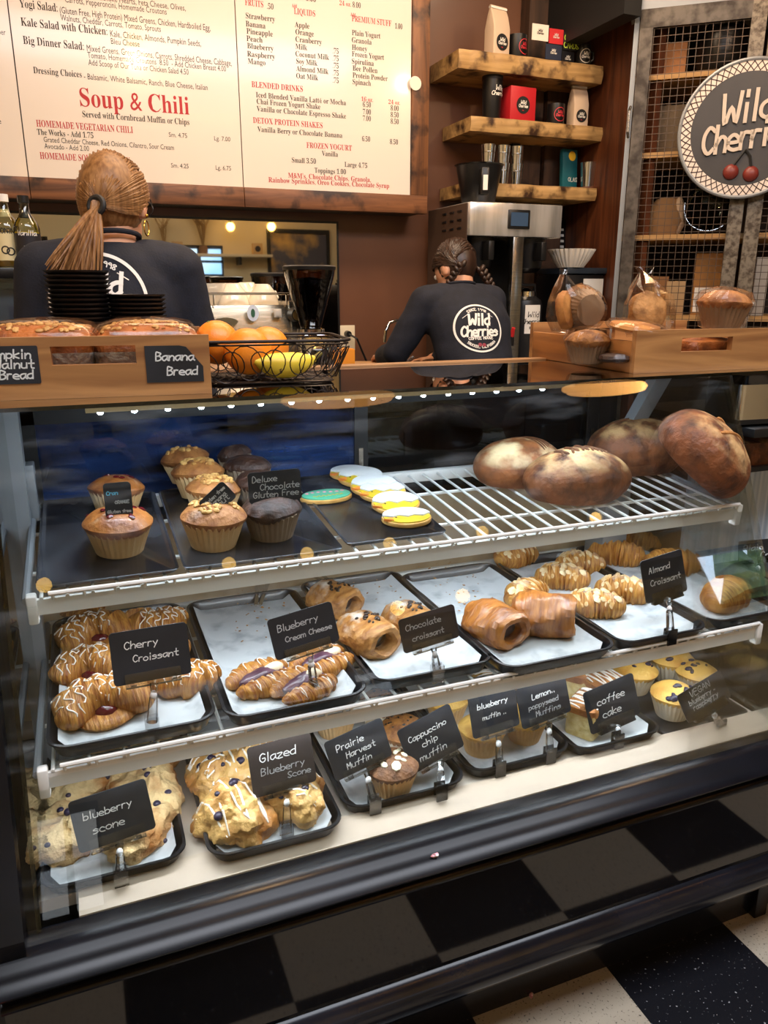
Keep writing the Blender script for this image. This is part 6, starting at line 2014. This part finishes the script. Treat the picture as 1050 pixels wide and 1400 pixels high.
cab_box('cardboard_box', 'tall kraft carton with white label behind the middle stile', 944, 990, 425, 3, .14, 84, M('kraft_card', '#a5723a', .8), lab=2)
cab_box('cardboard_box', 'white carton behind the second mesh door at right edge', 1026, 1044, 425, 3, .10, 80, M('white_card', '#b8b0a4', .8))
p = in_cab(908, 316, .14, shz[2])
t = thing('burlap_bag', 'brown bag with pale side on the third shelf of the mesh cabinet', 'bag', p, (0, 0, CA))
obj('bag', displace(loft([[(x * s, y * s, z) for x, y in rrect(-.075, .075, -.05, .05, .03, 4)] for z, s in ((0, .9), (.06, 1.05), (.12, .9), (.16, .6))]), .02, 12, 3), M('burlap', '#7b5a38', .9), t)
obj('pale_pouch', xf(displace(ball((.05, -.02, .08), (.03, .03, .085), 14, 10), .01, 20, 2), (0, 0, 0)), M('pale_pouch', '#a98f74', .7), t)
p = in_cab(965, 316, .16, shz[2])
t = thing('glass_bowl', 'round glass bowl on its edge on the third shelf of the mesh cabinet', 'bowl', (p.x, p.y, p.z + .105), (R(80), 0, CA))
obj('glass', lathe([(.001, 0), (.05, .002), (.09, .03), (.105, .07), (.102, .07), (.086, .033), (.001, .01)], 32), thin_glass('bowl_glass', '#cfd6d4', 3, .02), t)
p = in_cab(985, 90, .12, shz[0])
t = thing('steel_pot', 'dark steel pot with curved handle on top shelf of the mesh cabinet', 'pot', (p.x, p.y, p.z), (0, 0, CA))
obj('pot', lathe([(.001, 0), (.09, 0), (.10, .02), (.10, .16), (.098, .165), (.001, .15)], 28), M('dark_pot', '#23211f', .3, .7), t)
obj('handle', tube([(-.09, 0, .16), (-.06, 0, .20), (0, 0, .22), (.06, 0, .20), (.09, 0, .16)], .008, 8), polished, t)
# round sign on the cabinet
sc_ = cb(1020, 178, .05)
p = CP + cdir * sc_[0] + Vector(cnrm) * .05
SR = abs(cb(1020, 85, .05)[1] - cb(1020, 272, .05)[1]) / 2
t = thing('round_sign', 'round shop sign with white lattice rim and two cherries on the cabinet', 'sign', (p.x, p.y, sc_[1]), (0, 0, CA))
obj('sign_disc', xf(face_plate(([(x, y, z) for x, y, z in lathe([(.001, 0), (SR, 0), (SR, .02), (.001, .02)], 64)[0]], lathe([(.001, 0), (SR, 0), (SR, .02), (.001, .02)], 64)[1])), (0, 0, 0)), M('sign_charcoal', '#3b3734', .45, col2='#332f2c', scale=6), t, angle=40)
rim_g = loft([[(r * math.cos(2 * pi * k / 64), r * math.sin(2 * pi * k / 64), .0205) for k in range(65)] for r in (SR * .83, SR * .985)], closed=False, cap=False)
rm = obj('white_rim', face_plate(rim_g), M('rim_white', '#ded2c6', .5), t, smooth=False)
la = []
for k in range(56):
    a = 2 * pi * k / 56
    for s in (-1, 1):
        P = [((SR * (.835 + .15 * q / 6)) * math.cos(a + s * .13 * q / 6), (SR * (.835 + .15 * q / 6)) * math.sin(a + s * .13 * q / 6)) for q in range(7)]
        la.append(P)
obj('lattice', face_plate(ribbon(la, SR * .014, .0215)), M('lattice_brown', '#3a2420', .6), rm, smooth=False)
obj('edge_ring', face_plate(cat(tube([(SR * math.cos(2 * pi * k / 64), SR * math.sin(2 * pi * k / 64), .018) for k in range(64)], .008, 8, True))), grey_metal, t)
P = centred('Wild', SR * .42, SR * .12, .2, 1.2, SR * .74) + centred('Cherries', SR * .38, -SR * .27, .2, 1.0, SR * 1.30)
ca_, sa_ = math.cos(R(7)), math.sin(R(7))
P = [[(x * ca_ - y * sa_, x * sa_ + y * ca_) for x, y in q] for q in P]
obj('raised_lettering', face_plate(cat(ribbon(P, SR * .055, .030), ribbon(P, SR * .055, .026))), M('sign_letter_cream', '#c9bbab', .45), t, smooth=False)
for x, y in ((-.16, -.62), (.14, -.66)):
    obj('cherry', face_plate(ball((SR * x, SR * y, .02), (SR * .12, SR * .12, .02), 20, 12)), M('sign_cherry_red', '#742a22', .4), t)
obj('cherry_stems', face_plate(cat(tube([(SR * -.13, SR * -.52, .026), (SR * -.02, SR * -.36, .026), (SR * .02, SR * -.30, .026)], SR * .02, 6), tube([(SR * .13, SR * -.55, .026), (SR * .10, SR * -.4, .026), (SR * .02, SR * -.30, .026)], SR * .02, 6))), matte_black, t)
# wall behind the cabinet, turned with it
struct('wall_corner', xf(box(-.1, 2.4, .46, .56, 0, 3.06), (CP.x, CP.y, 0), (0, 0, CA)), M('grey_wall', '#4a4744', .7))

# lamps -------------------------------------------------------------------------------
def bulb(label, loc, r, watts, group, cord):
    t = thing('globe_bulb', label, 'light', loc, (0, 0, 0), group)
    obj('glass_globe', ball((0, 0, 0), r, 18, 12), bulb_glow, t)
    obj('socket', cyl((0, 0, r * .9), (0, 0, r * .9 + .05), .018, .014, 12), black_plastic, t)
    obj('cord', cyl((0, 0, r * .9 + .05), (0, 0, 3.06 - loc[2]), .003, n=6), black_plastic, t)
    if watts: light('bulb_lamp', 'POINT', (loc[0], loc[1], loc[2] - r - .03), watts, '#ffcf9c', size=.05)
for i, (x, y, z) in enumerate(((-1.2, 1.5, 2.74), (.5, 1.5, 2.74), (2.25, 1.5, 2.76))):
    bulb('warm globe bulb hanging over the case, ' + ['left', 'middle', 'right'][i] + ' of three', (x, y, z), .06, 21, 'globe bulbs over the case', 1)
glass_n = Vector((0, -(GT[1] - GB[1]), GT[0] - GB[0])).normalized()
def mirrored(px, py, dist=None, Y=None, Z=None):
    """where something stands that the front glass mirrors towards the viewer at this spot"""
    h = onP(px, py, (0, GB[0], GB[1]), glass_n)
    d = ray(px, py)
    r = d - 2 * d.dot(glass_n) * glass_n
    k = (Y - h.y) / r.y if Y is not None else (Z - h.z) / r.z
    return h + r * k
for i, (px, py) in enumerate(((60, 800), (313, 771), (420, 757), (533, 743), (660, 727), (815, 708))):
    q = mirrored(px, py, Y=-2.3)
    bulb('warm globe bulb in the row by the front windows, ' + ['first', 'second', 'third', 'fourth', 'fifth', 'sixth'][i] + ' from the left', tuple(q), .045, 0, 'globe bulbs near the front windows', 1)
def dish(label, px, py, r):
    q = mirrored(px, py, Z=2.86)
    t = thing('oval_lamp', label, 'light', (q.x, q.y, 2.86), (0, 0, 0), 'oval lamps over the customer side')
    obj('shade', xf(lathe([(.001, 0), (.9, .0), (1, .03), (.98, .05), (.001, .06)], 40), (0, 0, 0), (0, 0, 0), (r, .055, 1)), lamp_glow, t)
    obj('rod', cyl((0, 0, .06), (0, 0, .2), .012, n=10), black_plastic, t)
dish('long oval warm lamp under the ceiling, left of two', 466, 551, .34)
dish('long oval warm lamp under the ceiling, right of two', 832, 535, .34)

# front of the room, seen in the mirror: shelf of vases, picture, bulbs -----------------
def mirror_pt(px, py, Y):
    """place at depth Y in the room that the wall mirror shows at this spot"""
    p = onY(px, py, 3.581)
    d = ray(px, py)
    k = (3.581 - Y) / d.y
    return Vector((p.x + d.x * k, Y, p.z + d.z * k))
a, b = mirror_pt(215, 346, FRONT + .14), mirror_pt(370, 350, FRONT + .14)
zsh = a.z
t = thing('window_shelf', 'pale shelf over the front window seen in the mirror', 'shelf', ((a.x + b.x) / 2, FRONT, zsh))
obj('shelf_board', box(-(b.x - a.x) / 2 - .3, (b.x - a.x) / 2, .0, .25, -.03, 0), M('pale_shelf', '#d9c9a6', .6), t, bevel=.002)
obj('bracket', box(-.3, -.27, 0, .2, -.12, -.03), black_plastic, t)
obj('bracket', box(.27, .3, 0, .2, -.12, -.03), black_plastic, t)
reed = M('dried_reeds', '#9a7b4e', .9)
def reeds(label, px, n_, h, spread):
    q = mirror_pt(px, 340, FRONT + .14)
    t = thing('reed_vase', label, 'vase', (q.x, q.y, zsh + .001), (0, 0, 0), 'reed vases over the front window')
    obj('pot', lathe([(.001, 0), (.05, 0), (.055, .06), (.04, .09), (.03, .09), (.001, .02)], 16), M('wood_pot', '#7d5a38', .7) if 'wood_pot' not in bpy.data.materials else bpy.data.materials['wood_pot'], t)
    rg = random.Random(n_)
    obj('reeds', cat(*[tube([(0, 0, .06), (rg.uniform(-.4, .4) * spread, rg.uniform(-.05, .05), h * .6), (rg.uniform(-1, 1) * spread, rg.uniform(-.08, .08), h * rg.uniform(.8, 1))], .0045, 5) for _ in range(n_)]), reed, t)
reeds('vase of tall dried reeds on the window shelf, larger of two', 278, 26, .52, .16)
reeds('vase of thin dried stems at the left of the window shelf', 225, 12, .42, .10)
for px, l in ((243, 'small square clock box on the window shelf, nearer the reeds'), (352, 'small square clock box at right end of the window shelf')):
    q = mirror_pt(px, 345, FRONT + .14)
    t = thing('box_clock', l, 'clock', (q.x, q.y, zsh + .001), (0, 0, pi))
    obj('case', box(-.06, .06, -.03, .03, 0, .13), M('clock_wood', '#b99764', .6) if 'clock_wood' not in bpy.data.materials else bpy.data.materials['clock_wood'], t, bevel=.003)
    obj('dial', xf(face_plate(disc(.035, 0, 20)), (0, -.031, .065)), dark_print, t, smooth=False)
a, b = mirror_pt(372, 400, FRONT + .02), mirror_pt(446, 332, FRONT + .02)
t = thing('wall_painting', 'dark framed swirling painting on the front wall seen in the mirror', 'painting', ((a.x + b.x) / 2, FRONT + .01, (a.z + b.z) / 2), (0, 0, pi))
pw, ph = abs(b.x - a.x) / 2, (b.z - a.z) / 2 + .1
obj('canvas', box(-pw, pw, -.01, 0, -ph, ph), M('swirl_paint', '#4a4a55', .6, col2='#c9a25a', scale=2.2, lo=.45, hi=.6), t, smooth=False)
obj('frame', cat(box(-pw - .04, pw + .04, -.03, 0, ph, ph + .05), box(-pw - .04, pw + .04, -.03, 0, -ph - .05, -ph), box(-pw - .04, -pw, -.03, 0, -ph, ph), box(pw, pw + .04, -.03, 0, -ph, ph)), matte_black, t)
for i, px in enumerate((315, 371)):
    q = mirror_pt(px, 310, -2.35)
    bulb('warm globe bulb seen in the mirror, ' + ['left', 'right'][i] + ' one', tuple(q), .05, 0, 'globe bulbs seen in the mirror', 1)
# ================================================================== the two baristas
skin_m = M('skin', '#d9a07e', .5, sss=.1)
sweat_m = M('dark_navy_sweatshirt', '#10131f', .85, col2='#161a28', scale=30, bump=.15, bscale=200)
jeans_m = M('dark_trousers', '#20232b', .85, col2='#2a2e38', scale=40)
shoe_m = M('dark_shoes', '#17171a', .6)
hair_blond = M('dark_blond_hair', '#9a6f42', .5, col2='#6f4720', scale=4, stretch=(30, 30, 2), lo=.35, hi=.65)
hair_brown = M('dark_brown_hair', '#3b2416', .4, col2='#23140b', scale=4, stretch=(30, 30, 3), lo=.35, hi=.65)

def capsule(p0, p1, r0, r1):
    p0, p1 = Vector(p0), Vector(p1)
    return cat(tube([p0, p0.lerp(p1, .5), p1], [r0, (r0 + r1) / 2, r1], 14), ball(p0, r0, 14, 10), ball(p1, r1, 14, 10))

def spine(rings, rv):
    """trunk of elliptical rings: (centre, half width, half depth, forward vector)"""
    out = []
    for c, a, b, f in rings:
        c, f = Vector(c), Vector(f).normalized()
        out.append([c + rv * a * math.cos(2 * pi * k / 24) + f * b * math.sin(2 * pi * k / 24) for k in range(24)])
    return loft(out)

def hand(w, d, side, up):
    """palm and five separate bent fingers; w wrist, d direction along the palm, side towards the thumb, up = back of the hand"""
    d, side, up = Vector(d).normalized(), Vector(side).normalized(), Vector(up).normalized()
    w = Vector(w)
    gs = [capsule(w, w + d * .03, .024, .028)]
    palm = [[w + d * y + side * x * s + up * z for x, z in ((-.036, -.010), (.036, -.010), (.036, .010), (-.036, .010))] for y, s in ((.0, .7), (.04, 1), (.085, 1.0))]
    gs.append(loft(palm))
    fs = []
    for k, L in enumerate((.066, .076, .070, .054)):
        b = w + d * .082 + side * (.028 - .0187 * k)
        P = [b, b + d * L * .45 - up * .004, b + d * L * .75 - up * .018, b + d * L * .92 - up * .036]
        fs.append(tube(P, [.0085, .008, .0072, .006], 8))
        fs += [ball(q, r, 8, 6) for q, r in zip(P, (.0086, .0082, .0075, .0062))]
    b = w + d * .022 + side * .030
    P = [b, b + side * .022 + d * .022, b + side * .030 + d * .048 - up * .008]
    fs.append(tube(P, [.011, .0095, .0075], 8))
    fs += [ball(q, r, 8, 6) for q, r in zip(P, (.011, .0097, .0077))]
    return gs + fs

def person(label, loc, J, hair, dressing):
    """J = joints relative to loc; one continuous body, hair and clothing as children"""
    t = thing('person', label, 'person', loc)
    V = {k: Vector(v) for k, v in J.items() if k not in ('rv',)}
    rv = Vector(J['rv']).normalized()
    P, C, N, H = V['pelvis'], V['chest'], V['neck'], V['head']
    hf = V['face'].normalized()
    hup = (V['hup'] if 'hup' in V else Vector((0, 0, 1))).normalized()
    hr = hf.cross(hup).normalized()
    f0 = Vector((-rv.y, rv.x, 0))
    sh = (V['sL'] + V['sR']) / 2
    def trunk(g):
        sp = (C - P).normalized()
        fc = (f0 - sp * f0.dot(sp)).normalized()
        return [spine([(P - sp * .10, .145 + g, .105 + g, f0), (P, .155 + g, .110 + g, f0), (P.lerp(C, .4), .130 + g, .098 + g, fc), (P.lerp(C, .75), .142 + g, .104 + g, fc),
                       (C, .155 + g, .108 + g, fc), (C.lerp(N, .45), .150 + g, .088 + g, fc), (C.lerp(N, .78), .100 + g, .068 + g, fc), (N, .058 + g * .4, .055 + g * .4, fc)], rv)]
    def arm(s, g):
        return [capsule(sh.lerp(V['s' + s], .55), V['s' + s], .062 + g, .054 + g), capsule(V['s' + s], V['e' + s], .052 + g, .040 + g), capsule(V['e' + s], V['w' + s], .041 + g, .027 + g)]
    body = trunk(0) + arm('L', 0) + arm('R', 0)
    hm = Matrix((hr, hf, hup)).transposed().to_4x4()
    hm.translation = H
    def hd(g): return [tuple(hm @ Vector(v)) for v in g[0]], g[1]
    body += [capsule(N - Vector((0, 0, .02)), H - hup * .06 - hf * .01, .052, .050), hd(ball((0, 0, .015), (.073, .092, .100), 24, 16)), hd(ball((0, .030, -.055), (.055, .058, .058), 20, 12)),
             hd(capsule((0, .088, .012), (0, .106, -.020), .008, .013)), hd(ball((.012, .083, -.052), (.014, .008, .005), 10, 6)), hd(ball((-.012, .083, -.052), (.014, .008, .005), 10, 6)),
             hd(ball((.076, -.002, -.012), (.008, .020, .031), 12, 8)), hd(ball((-.076, -.002, -.012), (.008, .020, .031), 12, 8))]
    for s in 'LR':
        a = (V['w' + s] - V['e' + s]).normalized()
        side = rv * (1 if s == 'L' else -1)
        side = (side - a * side.dot(a)).normalized()
        up = a.cross(side).normalized()
        if up.z < 0: up = -up
        body += hand(V['w' + s], a, side, up)
        body += [capsule(P + rv * (-.085 if s == 'L' else .085) - Vector((0, 0, .05)), V['k' + s], .088, .058), capsule(V['k' + s], V['a' + s], .056, .038),
                 capsule(V['a' + s] - Vector((0, 0, .04)), V['a' + s] + f0 * .14 - Vector((0, 0, .055)), .036, .026)]
    remesh('body', body, skin_m, .0075, t, 3)
    for s in (-1, 1):
        e = obj('eye', hd(ball((s * .030, .080, .012), .011, 12, 8)), M('eye_white', '#e8e4de', .2) if 'eye_white' not in bpy.data.materials else bpy.data.materials['eye_white'], t)
        obj('iris', hd(ball((s * .030, .0885, .012), (.0045, .003, .0045), 8, 6)), choc_m, e)
    # clothing
    cut = [capsule(V['e' + s], V['w' + s] - (V['w' + s] - V['e' + s]).normalized() * .015, .056, .042) for s in 'LR']
    fold = []
    rg = random.Random(len(label))
    sw = trunk(.020) + arm('L', .016) + arm('R', .016) + cut
    swo = remesh('sweatshirt', sw, sweat_m, .010, t, 4)
    for v in swo.data.vertices:
        k = noise.noise(Vector((v.co.x * 9, v.co.y * 9, v.co.z * 16)))
        v.co += v.normal * k * .005
    obj('neckband', tube([N + Vector((0, 0, .012)) + rv * .064 * math.cos(2 * pi * k / 20) + f0 * .060 * math.sin(2 * pi * k / 20) - Vector((0, 0, .012)) * math.sin(2 * pi * k / 20) for k in range(20)], .0065, 8, True), sweat_m, t)
    leg = [capsule(P + rv * (-.085 if s == 'L' else .085) - Vector((0, 0, .02)), V['k' + s], .100, .070) for s in 'LR'] + [capsule(V['k' + s], V['a' + s], .070, .052) for s in 'LR'] + \
          [spine([(P - Vector((0, 0, .14)), .15, .115, f0), (P + Vector((0, 0, .03)), .163, .122, f0)], rv)]
    remesh('trousers', leg, jeans_m, .013, t, 3)
    for s in 'LR':
        a = V['a' + s]
        remesh('shoe', [capsule(a - Vector((0, 0, .045)) - f0 * .03, a + f0 * .15 - Vector((0, 0, .058)), .046, .036)], shoe_m, .009, t, 2)
    return t, swo, hm, t

def decal(swo, centre, right, up, into, r, parent, small=False):
    """print on cloth: badge strokes laid on the curved back"""
    bvh = BVHTree.FromPolygons([v.co.copy() for v in swo.data.vertices], [tuple(p.vertices) for p in swo.data.polygons])
    right, up, into = Vector(right).normalized(), Vector(up).normalized(), Vector(into).normalized()
    def lay(g, lift):
        Vv = []
        for x, y, z in g[0]:
            o = Vector(centre) + right * x + up * y - into * .4
            h = bvh.ray_cast(o, into)
            q = h[0] if h[0] is not None else o + into * .4
            Vv.append(q - into * lift)
        return Vv, g[1]
    l, rd = badge(r)
    obj('back_print', lay(l, .0025), white_print, parent, smooth=False)
    obj('cherry_print', lay(rd, .003), M('cherry_print_red', '#8e2a3a', .6) if 'cherry_print_red' not in bpy.data.materials else bpy.data.materials['cherry_print_red'], parent, smooth=False)

def strand_cap(hm, tie, n, rg, r=.0042, R_=(.082, .102, .112), front=.062, low=-.05):
    """combed hair: strands over the skull from the hairline to the tie point (head space)"""
    tie = Vector(tie)
    out = []
    for i in range(n):
        a = 2 * pi * i / n
        st = Vector((math.cos(a) * R_[0], front * math.sin(a) if math.sin(a) > 0 else math.sin(a) * R_[1], .015 + .055 * max(0, math.sin(a)) + (low if math.sin(a) < -.2 else low * .6 * (1 - max(0, math.sin(a)))) + rg.uniform(-.006, .006)))
        P = []
        for k in range(11):
            q = st.lerp(tie, k / 10)
            q0 = q - Vector((0, 0, .015))
            s = 1 / math.sqrt((q0.x / R_[0]) ** 2 + (q0.y / R_[1]) ** 2 + (q0.z / R_[2]) ** 2 + 1e-9)
            e = (1 - (k / 10) ** 6)
            P.append(hm @ (Vector((0, 0, .015)) + q0 * (s * e + 1 * (1 - e)) * rg.uniform(.995, 1.02)))
        out.append(tube(P, [r] * 11, 6))
    return out

# --- barista with the ponytail
Y1 = 2.12
pN = onY(158, 334, Y1)
L1 = Vector((pN.x - .005, Y1, 0))
nz1 = pN.z
def rel(px, py, dy=0):
    p = onY(px, py, Y1 + dy)
    return (p.x - L1.x, p.y - L1.y, p.z)
hc = onY(155, 285, Y1)
J1 = dict(rv=(1, .05, 0), pelvis=(-.02, -.01, .93), chest=(-.005, -.005, nz1 - .16), neck=(0, .0, nz1 + .005), head=(hc.x - L1.x + .004, .03, nz1 + .098), face=(.42, .9, -.12),
          hup=(.05, .15, 1), sL=(-.165, .0, nz1 - .062), sR=(.150, .0, nz1 - .062), eL=(-.215, .02, nz1 - .30), eR=(.205, .02, nz1 - .30), wL=(-.13, .22, nz1 - .36), wR=(.12, .24, nz1 - .36),
          kL=(-.09, .01, .50), kR=(.08, .01, .50), aL=(-.09, -.03, .10), aR=(.08, -.03, .10))
p1, sw1, hm1, _ = person('person in dark sweatshirt with long blond ponytail, back turned, behind the wooden tray', L1, J1, hair_blond, None)
decal(sw1, rel(134, 411), (1, .05, 0), (0, 0, 1), (0, 1, 0), .118, sw1)
rg = random.Random(2)
tie = (.004, -.108, -.030)
hair = obj('hair', cat(*strand_cap(hm1, tie, 230, rg, .0027), ([tuple(hm1 @ Vector(v)) for v in ball((0, -.008, .018), (.078, .095, .104), 24, 16)[0]], ball((0, 0, 0), 1, 24, 16)[1])), hair_blond, p1)
tp = hm1 @ Vector(tie)
ends = [rel(px, py, -.115) for px, py in ((66, 366), (78, 374), (92, 380), (106, 382), (120, 382), (132, 378))]
tails = []
for i in range(110):
    e = Vector(ends[i % 6]) + Vector((rg.uniform(-.012, .012), rg.uniform(-.02, .02), rg.uniform(-.03, .02)))
    m_ = tp.lerp(e, .35) + Vector((rg.uniform(-.016, .016), -.018 + rg.uniform(-.012, .012), .012))
    P = [tp + Vector((rg.uniform(-.012, .012), 0, rg.uniform(-.012, .012)))] + [(1 - u) ** 2 * tp + 2 * u * (1 - u) * m_ + u * u * e for u in (.15, .3, .45, .6, .75, .88, 1)]
    tails.append(tube(P, [.0045, .0048, .0048, .0046, .0042, .0035, .0024, .001], 6))
pt = obj('ponytail', cat(*tails), hair_blond, p1)
tn = (hm1.to_3x3() @ Vector((-.2, -1, .1))).normalized()
u_ = tn.orthogonal().normalized()
v_ = tn.cross(u_)
obj('hair_tie', tube([tp + (u_ * math.cos(2 * pi * k / 16) + v_ * math.sin(2 * pi * k / 16)) * .019 + tn * .004 for k in range(16)], .007, 8, True), matte_black, pt)
def hp(v): return hm1 @ Vector(v)
obj('hoop_earring', cat(tube([hp((.080 + .002, -.004 + .016 * math.sin(2 * pi * k / 20), -.062 + .018 * math.cos(2 * pi * k / 20))) for k in range(20)], .0015, 6, True), ball(hp((.084, -.004, -.032)), .004, 8, 6)), M('gold', '#d9a94a', .2, 1), p1)
gl_ = obj('glasses', cat(tube([hp((.078, -.01, .018)), hp((.076, .05, .018)), hp((.062, .098, .012))], .0018, 6), tube([hp((-.078, -.01, .018)), hp((-.076, .05, .018)), hp((-.062, .098, .012))], .0018, 6),
                         *[tube([hp((s * .034 + .028 * math.cos(2 * pi * k / 20), .104, .008 + .023 * math.sin(2 * pi * k / 20))) for k in range(20)], .0016, 6, True) for s in (-1, 1)], tube([hp((-.008, .105, .012)), hp((.008, .105, .012))], .0015, 6)), black_plastic, p1)

# --- barista bending over the sink
Y2 = 2.84
pN2 = onY(634, 394, Y2)
L2 = Vector((pN2.x, Y2, 0))
nz2 = pN2.z
def rel2(px, py, dy=0):
    p = onY(px, py, Y2 + dy)
    return (p.x - L2.x, p.y - L2.y, p.z)
hc2 = rel2(637, 368, .04)
J2 = dict(rv=(1, -.05, 0), pelvis=(.01, -.16, .90), chest=(.015, -.03, nz2 - .15), neck=(0, .045, nz2 + .0), head=(hc2[0] - .01, .115, nz2 + .075), face=(-.42, .75, -.6), hup=(-.1, .5, .9),
          sL=(-.150, .03, nz2 - .055), sR=(.140, .03, nz2 - .055), eL=(-.262, .07, nz2 - .25), eR=(.205, .10, nz2 - .28), wL=(-.235, .27, nz2 - .28), wR=(.03, .27, nz2 - .30),
          kL=(-.09, -.10, .48), kR=(.10, -.12, .48), aL=(-.10, -.16, .10), aR=(.10, -.18, .10))
p2_, sw2, hm2, _ = person('person in dark sweatshirt with braided brown hair, bending away towards the coffee brewer', L2, J2, hair_brown, None)
decal(sw2, rel2(645, 453, -.1), (1, -.05, 0), (0, .25, 1), (0, 1, -.25), .100, sw2)
rg = random.Random(5)
hs = []
for s in (-1, 1):
    tie2 = Vector((s * .060, -.070, -.045))
    for i in range(120):
        a = R(18 + 158 * i / 119)
        st = Vector((s * .002, math.cos(a) * .096, .015 + math.sin(a) * .104))
        ph = rg.uniform(0, 6)
        P = []
        for k in range(15):
            q = st.lerp(tie2, k / 14) + Vector((s * .05 * math.sin(pi * k / 14), 0, .01 * math.sin(pi * k / 14)))
            q0 = q - Vector((0, 0, .012))
            e = 1 / math.sqrt((q0.x / .080) ** 2 + (q0.y / .098) ** 2 + (q0.z / .106) ** 2 + 1e-9)
            P.append(hm2 @ (Vector((0, 0, .012)) + q0 * e * (1 + .035 * math.sin(k * 1.1 + ph) + rg.uniform(-.012, .02))))
        hs.append(tube(P, [.0042] * 15, 6))
obj('hair', cat(*hs, ([tuple(hm2 @ Vector(v)) for v in ball((0, -.010, .016), (.077, .092, .102), 24, 16)[0]], ball((0, 0, 0), 1, 24, 16)[1])), hair_brown, p2_)
for s in (-1, 1):
    b0_ = hm2 @ Vector((s * .062, -.074, -.045))
    drop_ = Vector((s * .055, .02 + (.06 if s < 0 else 0), -.20))
    br = []
    for i in range(13):
        q = b0_ + drop_ * (i / 12) + Vector((s * .03 * math.sin(pi * i / 12), -.02 * math.sin(pi * i / 12), 0))
        k = .017 * (1 - .35 * i / 12)
        for sg in (-1, 1):
            br.append(xf(ball((0, 0, 0), (k * .62, k * .8, k * 1.05), 10, 8), q + Vector((sg * k * .45, 0, (sg > 0) * .008)), (0, sg * .6, 0)))
    obj('braid', cat(*br), hair_brown, p2_)
